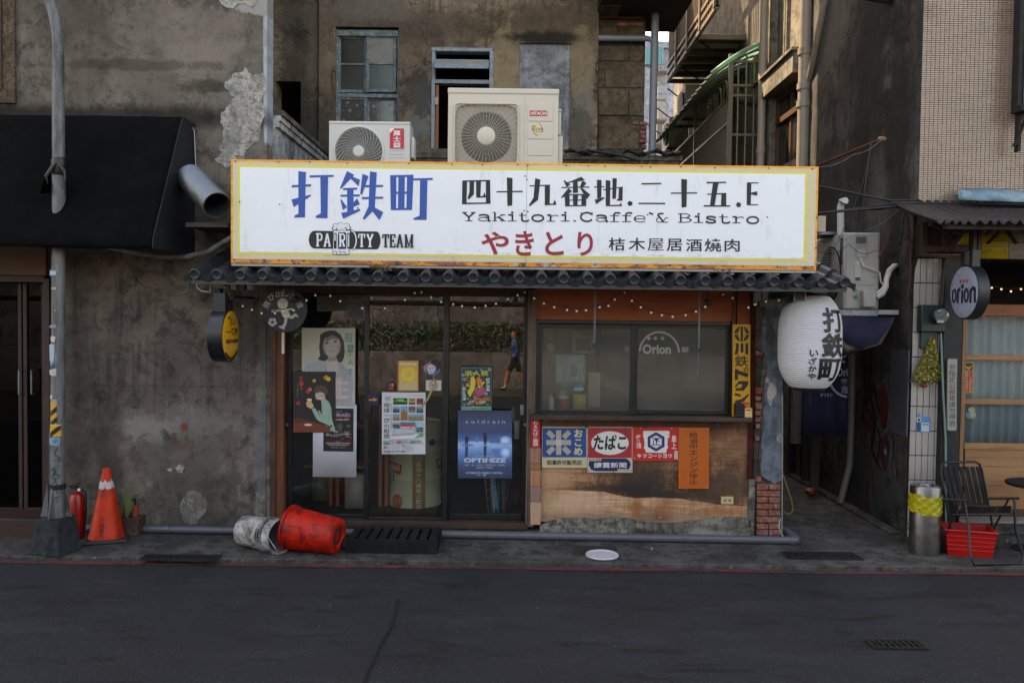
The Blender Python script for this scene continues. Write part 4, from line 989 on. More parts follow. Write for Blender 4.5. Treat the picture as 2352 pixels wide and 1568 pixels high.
m.norecalc = True; m.add(vs,fs,cur); cu = m.build('curtain',dd,smooth=80); s_ = cu.modifiers.new('s','SOLIDIFY'); s_.thickness = .002
flatbox('door_panel',2215,1033,2560,1170,Yd + .015,Yd + .04,LWH,TB); flatbox('door_bottom',2206,1170,2560,1196,Yd,Yd + .08,wood('reddish_base_board','#4a2412','#5a2d16',axis=0),TB)
m = MB(); m.pbox(2206,1196,2560,1203,-.02,.5,M('pale_threshold','#7f7c76',rough=.5),0); m.pbox(2206,1203,2560,1228,.0,.5,PAVE,0); m.box(X(2206,1230,0),9,-.10,.5,.03,W(2280,1227,0).z,PAVE); m.build('door_step',TB,bev=.008)
# ---- boards, bracket and corrugated porch roof
DW = wood('dark_old_timber','#24120c','#341a10',damt=.5); DWH = wood('dark_old_timber_h','#24120c','#341a10',axis=0,damt=.5)
por = thing('porch_roof','rusty dark corrugated porch roof on timber brackets above the bar door','porch roof',(5,-.3,2.6))
CORR = M('weathered_corrugated_sheet','#151516',rough=.7,metal=.0,var=.5,scale=6,dirt='#4a4948',damt=.33,dscale=12,streak=1,bump=.4,bscale=50)
m = MB(); vs = []; fs = []; nc = 420; xa_,xb_ = 3.60,7.2
for i in range(nc + 1):
  x = xa_ + (xb_ - xa_) * i / nc; w = .018 * math.cos((x - xa_) * 2 * PI / .078)
  rag = .03 * math.sin(x * 7) + .015 * math.sin(x * 23)
  for j in range(5):
    f = j / 4; y = .09 + (-.82 + rag - .09) * f; z = 3.30 + (3.0 - 3.30) * f - .02 * math.sin(f * PI) + w
    if j == 4: z += random.uniform(-.006,.006)
    vs.append((x + (0.02 * f if x < 3.7 else 0),y,z))
for i in range(nc):
  for j in range(4): k = i * 5 + j; fs.append((k,k + 1,k + 6,k + 5))
m.norecalc = True; m.add(vs,fs,CORR); co = m.build('corrugated_sheet',por,smooth=80); s_ = co.modifiers.new('s','SOLIDIFY'); s_.thickness = .006
m = MB(); m.box(3.75,7.2,-.72,-.66,2.95,3.0,DWH); m.build('purlin',por); m = MB(); m.box(3.75,7.2,-.35,-.29,3.06,3.12,DWH); m.build('purlin',por)
for px in (2236,2247): flatbox('bracket_post',px,508,px + 9,575,-.40 if px == 2236 else -.36,-.32,DW,por,bev=.003)
for (a,b) in (((2190,545),(2140,512)),((2180,580),(2225,515)),((2262,540),(2300,505)),((2300,512),(2335,560)),((2268,560),(2310,515)),((2205,545),(2160,515))):
  p,q = W(*a,-.3),W(*b,-.5); m = MB(); d = (q - p); m.obox((p + q) / 2,d / 2,Vector((0,.018,0)),d.normalized().cross(Vector((0,1,0))) * .014,DW); m.build('strut',por)
m = MB(); m.pbox(2115,522,2240,572,.0,.09,DWH,0); m.pbox(2112,512,2125,590,-.05,.09,DW,0); m.pbox(2112,566,2236,580,-.08,.09,DWH,0); m.pbox(2160,512,2172,566,-.03,0,DW,0); m.build('timber_boarding',por,bev=.004)
# teal tarp lying over the porch
TARP = M('faded_blue_tarp','#4c7482',rough=.6,var=.2,scale=2,dirt='#86989c',damt=.45,dscale=3)
m = MB(); vs = []; fs = [];
for i in range(25):
  f = i / 24; px_ = 2190 + 220 * f; top = 436 - 5 * math.sin(f * 5) + (14 if i == 0 else 0); bot = 458 + 8 * f + (0 if i else -14)
  a = W(px_,top,.02); b = W(px_ + (12 if i == 0 else 4),bot,-.2); mid = (a + b) / 2 + Vector((0,-.07 - .02 * math.sin(i * .8),.01 * math.sin(i))); vs += [a,mid,b]
for i in range(24):
  for k in range(2): a = i * 3 + k; fs.append((a,a + 1,a + 4,a + 3))
m.norecalc = True; m.add(vs,fs,TARP); o = m.build('tarpaulin',smooth=80); s_ = o.modifiers.new('s','SOLIDIFY'); s_.thickness = .01
tag(o,'faded blue tarpaulin lying on top of the corrugated porch roof','tarpaulin')
# placards under the porch
def placard(x0,y0,x1,y1,Y,base,lines,label,name='placard'):
  P = Print(Y=Y)
  for (s,a,b,c_,d,col) in lines: P.text(s,a,b,c_,d,col) if s else P.rect(a,b,c_,d,col)
  return slab_poster(P,name,x0,y0,x1,y1,.008,ink(base),label,'placard')
placard(2198,536,2244,562,-.02,'#b59a12',[('場所',2204,541,2218,549,'#3a3208'),('',2198,551,2244,552,'#4a3f0a'),('容留人',2203,554,2228,561,'#3a3208')],'yellow notice placard left of the bracket post under the porch roof')
placard(2240,537,2317,594,-.01,'#b59a12',[('',2240,552,2317,553.3,'#4a3f0a'),('',2240,566,2317,567.3,'#4a3f0a'),('',2240,579,2317,580,'#4a3f0a'),('00 00 室',2266,541,2292,548,'#3a3208'),('21',2268,570,2276,577,'#3a3208'),('人',2304,570,2312,578,'#3a3208')],'large yellow ruled notice placard right of the bracket post under the porch roof')
placard(2319,537,2400,595,-.01,'#a5a098',[('容',2324,541,2338,552,'#a03024'),('容留人',2324,569,2352,576,'#9a4a3c'),('目前',2332,583,2350,590,'#9a4a3c'),('',2319,556,2400,558,'#5a3a30')],'whitish notice placard with red writing at the right edge under the porch')

# ================================================================== ALLEY HOUSE (behind)
AH = thing('alley_house','grey rendered house along the alley with barred balcony cages, green awning and small window','building',(XA + .5,10,0))
AW2 = plaster('alley_house_render','#6a675f','#787468','#57544c',stain='#2b2925',stain_amt=.45,streak_amt=.5,bump=.4,sc=1.1)
XH = XA + .06
ya,yb2 = 3.30,4.6     # window y range
d1 = W(1770,300,0)
def YX(px,x): # depth at which plane X=x shows at picture column px (approx)
  return CAM.y + FPX * x / (px - CX)
wy0,wy1 = YX(1835,XH),YX(1772,XH)
def zY(px,py,Y): return W(px,py,Y).z
wz1 = zY(1803,205,(wy0 + wy1) / 2); wz0 = zY(1803,372,(wy0 + wy1) / 2)
m = MB(); HT = 12.5
m.box(XH,XH + .25,YS,wy0,.03,HT,AW2); m.box(XH,XH + .25,wy1,12.6,.03,HT,AW2); m.box(XH,XH + .25,wy0,wy1,.03,wz0,AW2); m.box(XH,XH + .25,wy0,wy1,wz1,HT,AW2); m.build('wall',AH)
m = MB(); m.box(XH + 1.2,XH + 1.3,YS,12.6,.03,HT,DARK); m.box(XH + .25,XH + 1.2,YS - .02,YS,.03,HT,DARK); m.box(XH,XH + 1.3,12.61,12.8,.03,HT,AW2); m.build('interior',AH)
m = MB(); m.box(XH - .22,XH,wy0 - .15,wy1 + .35,wz1 + .02,wz1 + .30,AW2); m.box(XH - .26,XH,wy0 - .2,wy1 + .5,wz1 + .30,wz1 + .35,AW2); m.box(XH - .10,XH,wy1,wy1 + .22,.03,HT - .5,AW2); m.build('canopy_slab',AH,bev=.01)
m = MB(); f_ = .05; mf = M('brown_window_frame','#4a3020',rough=.5,var=.2)
m.box(XH - .01,XH + .06,wy0,wy0 + f_,wz0,wz1,mf); m.box(XH - .01,XH + .06,wy1 - f_,wy1,wz0,wz1,mf); m.box(XH - .01,XH + .06,wy0 + f_,wy1 - f_,wz1 - f_,wz1,mf); m.box(XH - .03,XH + .06,wy0 + f_,wy1 - f_,(wz0 + wz1) / 2 + .12,(wz0 + wz1) / 2 + .2,mf); m.box(XH + .01,XH + .05,(wy0 + wy1) / 2 - .03,(wy0 + wy1) / 2 + .03,wz0,wz1 - f_,mf)
w_ = m.build('window',AH); m = MB(); m.box(XH + .03,XH + .036,wy0 + f_,wy1 - f_,wz0,wz1 - f_,glass_mat('alley_window_glass',tint=(.2,.22,.22),dust=.05)); m.build('pane',w_)
# drain pipes on the alley walls (things)
def drain(name,pts,r,mat,label,bands=()):
  t = thing(name,label,'drain pipe',pts[0]); m = MB(); m.tube(pts,r,mat,14); m.build('pipe',t,smooth=50)
  for z in bands:
    m = MB(); p = Vector(pts[0]); m.cyl((p.x,p.y,z - .04),(p.x,p.y,z + .04),r * 1.18,r * 1.18,mat,14); m.build('collar',t)
  return t
pp = WX(1848,200,XH - .12); y_ = pp.y
drain('drain_pipe',[(XH - .12,y_,.5),(XH - .12,y_,11)],.085,M('taupe_pipe','#7e7468',rough=.5,var=.15,dirt='#4a443c',damt=.3),'thick beige drain pipe with a branch, beside the small window in the alley',bands=(Z(1848,240,y_),Z(1848,120,y_),Z(1848,200,y_)))
m = MB(); m.tube([W(1850,215,y_ - .02),W(1858,185,y_ - .05),W(1868,140,y_ - .3),W(1900,-20,y_ - .7)],.045,_mc['taupe_pipe'],10)
tag(m.build('branch_pipe'),'slanting branch pipe joining the thick beige drain pipe above the alley','pipe')
yq = YX(1738,3.74); drain('drain_pipe',[(3.74,yq,.5),(3.74,yq,11)],.06,M('pale_beige_pipe','#989084',rough=.5,var=.12,dirt='#5a544a',damt=.25),'slim pale drain pipe in front of the barred cage in the alley',bands=(Z(1738,345,yq),))
yv = YB + .02; xv = X(1494,340,yv)
t = thing('drain_pipe','grey vertical drain pipe with a side branch at the corner of the old block wall','drain pipe',(xv,yv - .12,3))
m = MB(); m.tube([(xv,yv - .12,3.0),(xv + .03,yv - .12,10.5)],.052,PVC,14); m.build('pipe',t); m = MB(); zz_ = W(1440,95,yv).z; m.tube([(X(1372,95,yv),yv - .1,zz_),(xv - .09,yv - .12,zz_),(xv - .02,yv - .12,zz_ - .02),(xv - .0,yv - .12,zz_ - .10)],.040,PVC,12); m.build('branch',t,smooth=60)
# ---- barred cages
BR = M('brown_painted_steel','#75695a',rough=.5,metal=.2,var=.15,dirt='#5c5040',damt=.3)
XC = 3.37; yc0 = YX(1666,XC) ; yc1 = YX(1531,XC); zc_t = zY(1690,125,yc0); zc_b = 2.2; zm1 = zY(1690,168,yc0)
cg = thing('barred_cage','beige steel window cage of thin vertical bars under a green plastic awning in the alley','window cage',(XC,yc0,zc_b))
m = MB(); m.box(XC - .035,XC + .035,yc0 - .03,yc0 + .03,zc_b,zc_t,BR); m.box(XC - .02,XC + .02,yc1 - .03,yc1 + .03,zc_b,zc_t - .2,BR); m.box(XC - .025,XC + .025,(yc0 + yc1) / 2 - .03,(yc0 + yc1) / 2 + .03,zc_b,zc_t - .1,BR); m.build('corner_post',cg,bev=.004)
bar0 = None
def bar(x,y,z0,z1,par,r=.015):
  m = MB(); m.cyl((x,y,z0),(x,y,z1),r,r,BR,6); return m.build('bar',par)
b0 = bar(XC,yc0 + .12,zc_b,zm1 - .35,cg)
nb = 44
for i in range(1,nb):
  y = yc0 + .12 + (yc1 - yc0 - .15) * i / nb; dup(b0,cg,(0,y - yc0 - .12,0))
for z in (zc_b + .7,zm1 - .75,zm1 - .37,zm1 - 1.6):
  m = MB(); m.box(XC - .018,XC + .018,yc0,yc1,z - .02,z + .02,BR); m.build('rail',cg)
for i in range(12):
  ya_ = yc0 + .1 + (yc1 - yc0 - .2) * i / 12; wdt = (yc1 - yc0) / 12; pts = []
  for k in range(9): a = PI * k / 8; pts.append((XC,ya_ + wdt / 2 - wdt * .3 * math.cos(a),zm1 - .30 + .26 * math.sin(a)))
  pts = [(XC,pts[0][1],zm1 - .37)] + pts + [(XC,pts[-1][1],zm1 - .37)]
  m = MB(); m.tube(pts,.011,BR,5); m.build('arch_bar',cg)
for k in range(4):
  x = XC + .12 + k * .125; m = MB(); m.cyl((x,yc0,zc_b),(x,yc0,zc_t - .02),.014,.014,BR,6); m.build('front_bar',cg)
for zp_ in (zY(1700,142,yc0),zY(1700,197,yc0),zY(1700,220,yc0),zY(1700,310,yc0)):
  m = MB(); m.box(XC,XH,yc0 - .018,yc0 + .018,zp_ - .018,zp_ + .018,BR); m.build('front_rail',cg)
m = MB(); m.lathe([(0,0),(.16,.0),(.2,.05),(.2,.25),(.16,.3)],(XC + .3,yc0 + .35,3.6),STEEL,24,axis=(0,1,0)); tag(m.build('metal_drum'),'round metal tub behind the bars of the alley cage','tub')
m = MB(); m.tube([W(1675,200,yc0 + .3),W(1700,228,yc0 + .3),W(1740,238,yc0 + .3)],.085,M('grey_duct','#5a554e',rough=.5,metal=.5,bump=.3),12); tag(m.build('duct'),'grey duct curving behind the bars of the alley cage','duct')
# green awning
def green():
  t = NT('green_corrugated_plastic'); O = t.pos(); t.t.nodes.remove(t.b)
  c_ = t.mix(t.noise(O,2,5),hexc('#6a9c8c'),hexc('#97c2b4'))
  d = t.n('ShaderNodeBsdfDiffuse',{'Color': c_}); tr = t.n('ShaderNodeBsdfTranslucent',{'Color': c_}); g_ = t.n('ShaderNodeBsdfGlossy',{'Roughness': .3})
  m1 = t.n('ShaderNodeMixShader',{0: .6,1: d.outputs[0],2: tr.outputs[0]}); m2 = t.n('ShaderNodeMixShader',{0: .06,1: m1.outputs[0],2: g_.outputs[0]}); t.t.links.new(m2.outputs[0],t.out.inputs[0]); return t.m
GRN = green()
ga = thing('green_awning','curved translucent green plastic awning over the barred cage in the alley','awning',(XC,yc0,zc_t))
def awx(f): return XH - (XH - (XC - .33)) * f,zc_t + .18 - .18 * f - .34 * f ** 1.7
ns = 15; y_s = [yc0 - .12 + (yc1 - yc0 + .3) * k / ns for k in range(ns + 1)]
for k in range(ns):
  m = MB(); vs = []; fs = []
  for j in range(9):
    x,z = awx(j / 8); vs += [(x,y_s[k] + .03,z),(x,y_s[k + 1] - .03,z)]
  for j in range(8): fs.append((2 * j,2 * j + 1,2 * j + 3,2 * j + 2))
  m.norecalc = True; m.add(vs,fs,GRN); o = m.build('panel',ga,smooth=80)
for k in range(ns + 1):
  m = MB(); m.tube([(awx(j / 8)[0],y_s[k],awx(j / 8)[1]) for j in range(9)],.03 if k else .035,BR if k else GRN,5); m.build('rib',ga)
# upper balcony cage with corrugated underside
XU = 3.10; yu0 = 2.2; yu1 = YX(1523,XU); zu_ = 6.95
uc = thing('balcony_cage','upper balcony cage of brown steel bars and lattice with corrugated sheet underneath, over the alley','balcony',(XU,8,zu_))
u0 = None; m = MB(); m.box(XU - .012,XU + .012,-.012 + 5.2,.012 + 5.2,zu_ + .3,zu_ + 3.0,BR); u0 = m.build('bar',uc)
yus = 5.0
for i in range(1,40): dup(u0,uc,(0,(yu1 - 5.2) * i / 40,0))
for z in (zu_,zu_ + .15,zu_ + .3,zu_ + 1.9): m = MB(); m.box(XU - .03,XU + .03,yus,yu1,z - .03,z + .03,BR); m.build('rail',uc)
for i in range(0,60,2):
  y = yus + (yu1 - yus) * i / 60; m = MB(); m.box(XU - .015,XU + .015,y,y + .03,zu_ + .02,zu_ + .30,BR); m.build('lattice_bar',uc)
for k in range(4): m = MB(); y = yus + (yu1 - yus) * k / 4; m.box(XU - .05,XU + .05,y,y + .08,zu_,zu_ + 3,BR); m.build('post',uc)
m = MB(); vs = []; fs = []
for i in range(301):
  y = yus + 1.5 + (yu1 - yus - 1.5) * i / 300; w = .03 * math.cos(y * 2 * PI / .15); vs += [(XU,y,zu_ + .1 + w),(XH,y,zu_ + .1 + w)]
for i in range(300): fs.append((2 * i,2 * i + 1,2 * i + 3,2 * i + 2))
m.norecalc = True; m.add(vs,fs,M('teal_grey_sheet','#5a6a68',rough=.5,metal=.3,var=.3)); o = m.build('corrugated_floor',uc,smooth=80)
for k in range(7): m = MB(); y = yus + 1.4 + (yu1 - yus - 1.4) * k / 6; m.box(XU,XH,y,y + .06,zu_ - .03,zu_ + .05,BR); m.build('joist',uc)
for k in range(5):
  y = yus + 1.6 + k * 1.5; m = MB(); m.tube([(XU + .1,y,zu_),(XH,y,zu_ - .55)],.014,IRON,5); m.build('stay',uc)
# AC boxes hung in the alley below the balcony
FAR_AC = M('dull_beige_casing','#8f8a80',rough=.5,var=.1,dirt='#5c564c',damt=.35)  # dull beige casing colour with dirt mottling
for y,z,lab in ((8.0,5.98,'nearer dusty air conditioner box hanging under the balcony cage in the alley'),(9.6,5.75,'farther dusty air conditioner box hanging under the balcony cage in the alley')):
  t = thing('air_conditioner',lab,'air conditioner',(3.45,y,z),'air conditioners under the alley balcony')
  m = MB(); m.box(3.25,3.65,y,y + .85,z,z + .62,FAR_AC); m.build('casing',t,bev=.02)
  m = MB(); m.lathe([(.22,0),(.24,.02),(.24,.03),(.05,.035),(0,.035)],(3.25,y + .33,z + .31),M('dark_fan_opening','#2a2927',rough=.6),20,axis=(-1,0,0)); m.build('fan_grille',t)
  m = MB(); m.box(3.22,XH,y + .1,y + .14,z - .04,z,IRON); m.box(3.22,XH,y + .7,y + .74,z - .04,z,IRON); m.build('bracket',t)
# far buildings at the end of the alley
FB = thing('far_apartment','pale distant apartment block with turquoise glazed windows seen at the end of the alley','building',(8,26,0))
FW_ = plaster('pale_far_wall','#9aa0aa','#a5abb4','#8c929c',bump=.1,streak_amt=.25,stain_amt=.2)
Yf = 26
zf = Z(1507,98,Yf); m = MB(); m.box(2,16,Yf,Yf + 6,0,zf,FW_); m.box(2,16,Yf - .15,Yf,zf - .25,zf,FW_); m.build('wall',FB)
m = MB(); m.pbox(1480,112,1522,152,Yf - .2,Yf - .02,M('turquoise_glazing','#3f8f94',rough=.2),Yf); m.build('window',FB); m = MB(); m.pbox(1498,318,1505,328,Yf - .1,Yf - .02,M('small_blue_window','#2f6f80',rough=.3),Yf); m.build('window',FB)
for k in range(4): m = MB(); m.pbox(1480 + k * 13,110,1482 + k * 13,153,Yf - .26,Yf - .2,FW_,Yf); m.build('mullion',FB)
F2 = thing('far_balcony_house','distant pale house edge with barred balcony and plants at the end of the alley','building',(4.6,20,0))
m = MB(); m.pbox(1510,150,1535,330,19,20,FW_,19); m.pbox(1505,160,1530,172,18.6,19,PARA,19); m.build('wall',F2)
m = MB()
for k in range(9): m.pbox(1506 + k * 2.6,230,1507 + k * 2.6,275,18.5,18.52,FAR_AC,18.5)
m.pbox(1504,228,1530,231,18.48,18.54,FAR_AC,18.5); m.pbox(1504,275,1530,279,18.4,18.9,FAR_AC,18.5); m.build('balcony_grille',F2,kind='stuff')
# closing volumes so light behaves like in a dense block
m = MB(); m.box(-40,-12,0,14,0,13,AW2); tag(m.build('neighbour_block'),'plain rendered building continuing the row beyond the awning','building')
m = MB(); m.box(9.0,40,FYB,14,0,10,AW2); tag(m.build('neighbour_block'),'plain rendered building continuing the row beyond the mosaic building','building')
# alley floor details and the concrete strip along the alley wall
m = MB(); m.box(XA - .12,XA,.2,12,.03,.07,PAVE); struct(m,'alley_kerb',bev=.02)
# graffiti on alley wall
def amap(px,py,lift): p = WX(px,py,XA - .02); return p + Vector((-lift,0,0))
P = Print(mp=amap)
P.line([(1975,890),(1968,930),(1972,985),(1985,1010),(1992,960),(1986,900),(1975,890)],7,'#4a1512'); P.line([(1995,880),(2004,930),(2000,990),(2008,1010)],6,'#4a1512')
P.ell(2030,930,12,55,'#4a1512'); P.ell(2036,1040,14,40,'#4a1512'); P.ell(2034,1040,8,26,'#2a2a2c'); P.ell(2034,1036,3,8,'#6b7078')
P.line([(1984,840),(1990,900),(1980,960),(2000,985)],5,'#0a0a0b'); P.line([(2000,830),(1996,900),(2012,960),(2002,1030),(2014,1060)],5,'#0a0a0b'); P.line([(2010,870),(1990,930),(2022,1000),(2016,1070),(2026,1080)],4,'#0a0a0b'); P.line([(1976,930),(2010,890),(2016,940)],4,'#0a0a0b')
P.line([(2004,1080),(2006,1130)],3,'#5a1512'); P.line([(1994,1090),(1990,1190)],4,'#4a1512'); P.line([(2040,1080),(2052,1000),(2056,1090)],2.5,'#4d5157'); P.line([(2046,1100),(2056,1060),(2060,1120)],2,'#4d5157')
P.line([(2018,890),(2034,870),(2045,930),(2038,990),(2022,1000)],1.6,'#5d6066'); P.line([(2022,1010),(2036,985),(2050,1030),(2044,1090)],1.6,'#5d6066')
P.done('graffiti',TB)
m = MB(); q0 = WX(2088,805,XA - .03); q1 = WX(2042,990,XA - .03); m.box(XA - .035,XA - .02,q0.y,q1.y,q1.z,q0.z,M('grey_violet_board','#3b3940',rough=.6,var=.2)); tag(m.build('wall_board'),'grey violet sheet fixed to the alley wall beside the white tiled pillar','board')

# ================================================================== MAIN SIGN
YSN = -.74
sg = thing('shop_signboard','wide white signboard with orange rim, blue kanji and beer mug logo above the eave','signboard',(0,YSN + .08,W(1176,612,YSN).z))
sx0,sx1,sz0,sz1 = R(530,366,1879,619,YSN)
sz1 = W(1176,374,YSN).z; sz0 = W(1176,612.5,YSN).z; sx0 = W(530,480,YSN).x; sx1 = W(1878,500,YSN).x
def rim():
  t = NT('rusty_orange_rim'); P = t.pos(); a = t.noise(t.mp(P,(2,2,9)),3,8,.7)
  zz = t.sep(P)[2]; low = t.ramp(zz,sz0 + .12,sz0)
  col = t.mix(t.ramp(a,.4,.6),hexc('#d9841c'),hexc('#e8a030')); col = t.mix(t.ma('MULTIPLY',low,t.ramp(a,.44,.56)),col,hexc('#8a3c22'))
  b = t.noise(P,9,8,.7); col = t.mix(t.ma('MULTIPLY',low,t.ramp(b,.58,.62)),col,hexc('#3a2a26')); col = t.mix(t.ma('MULTIPLY',low,t.ramp(t.noise(t.mp(P,(1,1,1),(3,3,3)),5,8,.7),.56,.62)),col,hexc('#a79a92'))
  t.set(t.b.inputs['Base Color'],col); t.b.inputs['Roughness'].default_value = .5; return t.m
RIM = rim()
m = MB(); m.box(sx0,sx1,YSN,YSN + .16,sz0,sz1,RIM); m.build('box',sg,bev=.004)
m = MB(); m.box(sx0 + .004,sx1 - .002,YSN + .01,YSN + .17,sz0 - .022,sz0,M('grey_bottom_rail','#8a8b88',rough=.4,metal=.4,dirt='#4a4a48',damt=.3)); m.build('bottom_rail',sg)
def faded():
  t = NT('faded_cream_band'); P = t.pos(); a = t.noise(t.mp(P,(3,3,16)),2.2,9,.75); b = t.noise(P,70,4,.7)
  col = t.mix(t.ramp(a,.5,.62),hexc('#c4b68e'),hexc('#b3bac0')); col = t.mix(t.ramp(b,.45,.7),col,hexc('#cabc98')); zz = t.sep(P)[2]; low = t.ramp(zz,sz0 + .13,sz0 + .02)
  col = t.mix(t.ma('MULTIPLY',low,.55),col,hexc('#b9b4a6')); col = t.mix(t.ma('MULTIPLY',t.ramp(t.noise(t.mp(P,(1.2,1,5)),2.5,6,.7),.55,.68),low),col,hexc('#8c867b'))
  t.set(t.b.inputs['Base Color'],col); t.b.inputs['Roughness'].default_value = .55; return t.m
def whiteface():
  t = NT('sign_white_face'); P = t.pos(); a = t.noise(t.mp(P,(1,1,2)),2.0,7,.65); col = t.mix(a,hexc('#d2d6dc'),hexc('#dee1e5'))
  zz = t.sep(P)[2]; low = t.ramp(zz,sz0 + .22,sz0 + .08); col = t.mix(t.ma('MULTIPLY',low,t.ramp(t.noise(t.mp(P,(2,1,8)),5,8,.75),.5,.72)),col,hexc('#9c9a96'))
  s = t.noise(t.mp(P,(1,1,.2)),11,6,.7); col = t.mix(t.ma('MULTIPLY',t.ramp(s,.58,.68),.3),col,hexc('#b0b0ac')); sc_ = t.noise(t.mp(P,(6,1,30),(0,0,0),(0,.5,0)),1.2,3,.5); col = t.mix(t.ma('MULTIPLY',t.ramp(sc_,.70,.72),.25),col,hexc('#8f9296'))
  t.set(t.b.inputs['Base Color'],col); t.b.inputs['Roughness'].default_value = .32; t.bump(t.noise(P,2.5,3,.5),.12,.05); return t.m
k_ = (YSN - CAM.y) / FPX     # metres per picture unit on the sign
def sgp(name,l,t_,r,b,lift,mat):
  m = MB(); m.box(sx0 + l * k_,sx1 - r * k_,YSN - lift,YSN - lift + .0015,sz0 + b * k_,sz1 - t_ * k_,mat); return m.build(name,sg)
sgp('cream_band',5,5.5,5,10,.002,faded()); sgp('yellow_line',16,13,25,21,.004,M('yellow_line','#d2c64e',rough=.5,var=.1,dirt='#c5b98a',damt=.3)); sgp('white_face',21.5,18,31,26,.006,whiteface())
# panel joints and screws
m = MB()
for px in (1209,): m.box(W(px,500,YSN).x - .0015,W(px,500,YSN).x + .0015,YSN - .0068,YSN,sz0 + .002,sz1 - .002,ink('#8a8478'))
m.build('panel_joint',sg)
scr = None; random.seed(8)
SCR = M('dark_screw','#3a3531',rough=.5,metal=.5)
for i,px in enumerate((541,640,711,798,939,1038,1108,1189,1212,1300,1351,1390,1474,1494,1564,1642,1765,1866)):
  x = W(px,380,YSN).x; m = None
  if scr is None:
    m = MB(); m.cyl((x,YSN - .006,sz1 - 5 * k_),(x,YSN,sz1 - 5 * k_),.006,.007,SCR,8); scr = m.build('screw',sg); sx_ = x
  else: dup(scr,sg,(x - sx_,0,random.uniform(-.004,.004)))
for i in range(17):
  x = sx0 + .06 + (sx1 - sx0 - .12) * i / 16; dup(scr,sg,(x - sx_ + random.uniform(-.06,.06),0,-(sz1 - sz0) + 13 * k_ + random.uniform(-.004,.004)))
for px,py in ((551,464),(643,470),(822,478),(1080,468),(1206,405),(1210,413),(1204,484),(1212,486),(1335,490),(1487,494),(1762,499),(1876,500),(1874,570)):
  p = W(px,py,YSN); dup(scr,sg,(p.x - sx_,-.004,p.z - (sz1 - 5 * k_)))
def sprint(z,Yl=.0085): return Print(Y=YSN - Yl + .001,z=z)
ZA = (1160 / 1.7415,680 / 1.7415,4.055 * 1.7415); ZB = (1820 / 1.7415,690 / 1.7415,3.675 * 1.7415); ZC = (2400 / 1.7415,690 / 1.7415,3.5636 * 1.7415)
BL = '#034a98'
glyphsA = {'kanji_hit': ([[(135,20),(257,33),(243,768),(72,773),(73,740),(137,708)],[(30,247),(342,230),(342,265),(30,285)],[(22,480),(137,450),(250,420),(333,400),(342,420),(248,480),(137,552),(62,602)],[(318,88),(708,80),(708,113),(318,123)],[(493,118),(618,114),(608,781),(418,778),(421,745),(500,703)]]),
 'kanji_iron': ([[(925,17),(1042,80),(1016,110),(986,142),(826,310),(810,296)],[(1016,108),(1137,160),(1112,267),(986,142)],[(861,294),(1089,286),(1090,320),(862,327)],[(821,402),(1131,396),(1131,430),(822,436)],[(926,325),(1029,323),(1031,655),(928,678)],[(833,474),(925,603),(858,652),(819,490)],[(1090,460),(1133,556),(1031,600),(1031,525)],[(829,695),(928,678),(1031,655),(1133,627),(1137,662),(864,792)],[(1175,64),(1276,100),(1168,403),(1139,389)],[(1225,245),(1511,243),(1511,277),(1210,282)],[(1166,440),(1511,433),(1511,467),(1168,475)],[(1297,23),(1407,40),(1376,610),(1338,673),(1274,595)],[(1274,595),(1338,673),(1204,808),(1181,783)],[(1376,610),(1514,683),(1451,815),(1338,673)]]),
 'kanji_town': ([[(2000,138),(2316,128),(2316,163),(2000,172)],[(2110,170),(2229,167),(2215,810),(2003,808),(2003,784),(2101,740)]])}
for nm,ps in glyphsA.items():
  P = sprint(ZA); P.step = .00004
  for p in ps: P.poly(p,BL)
  if nm == 'kanji_town': P.poly([(1624,86),(2004,77),(1979,648),(1636,652)],BL,[[(1724,117),(1759,117),(1757,354),(1724,354)],[(1861,117),(1898,115),(1895,352),(1860,352)],[(1723,388),(1755,386),(1752,619),(1720,619)],[(1858,386),(1894,386),(1889,615),(1855,615)]])
  P.done('lettering',sg)
BK = '#0a0b0d'
P = sprint(ZB); P.step = .00004
P.poly([(107,118),(516,109),(522,461),(103,467)],BK,[[(177,137),(214,137),(212,285),(184,384),(202,399),(277,324),(281,135),(309,135),(313,373),(454,367),(454,441),(170,443)],[(382,133),(454,132),(453,354),(432,290),(411,347),(374,349)]])
for p in ([(762,73),(846,84),(841,484),(771,494)],[(610,275),(996,268),(996,289),(611,293)],[(1180,83),(1255,106),(1221,403),(1100,496),(1083,487),(1154,368)],[(1095,190),(1396,179),(1396,198),(1096,206)],[(1320,198),(1396,180),(1392,459),(1440,458),(1468,400),(1491,475),(1320,482)],
  [(1856,64),(1914,117),(1863,121),(1801,135),(1736,143),(1667,157),(1648,146),(1700,128)],[(1609,113),(1652,148),(1698,178),(1654,207),(1636,207),(1598,123)],[(1871,121),(1933,155),(1890,210),(1838,210)],[(1566,213),(1975,207),(1975,222),(1567,229)],[(1736,140),(1801,130),(1809,300),(1732,302)],[(1669,228),(1721,278),(1668,318),(1615,350),(1565,378),(1558,366)],[(1838,226),(1870,228),(1989,327),(1940,388),(1928,378),(1890,315)],
  [(2087,107),(2155,113),(2150,372),(2092,386)],[(2045,207),(2194,202),(2194,217),(2045,223)],[(2055,402),(2195,360),(2197,380),(2074,467)]): P.poly(p,BK)
P.poly([(1613,350),(1640,318),(1930,316),(1928,495),(1620,499)],BK,[[(1681,335),(1733,335),(1733,400),(1685,402)],[(1808,335),(1860,335),(1860,397),(1805,399)],[(1684,416),(1736,414),(1738,481),(1686,481)],[(1802,415),(1858,413),(1858,479),(1802,479)]])
P.done('lettering',sg); P = sprint(ZC); P.step = .00004
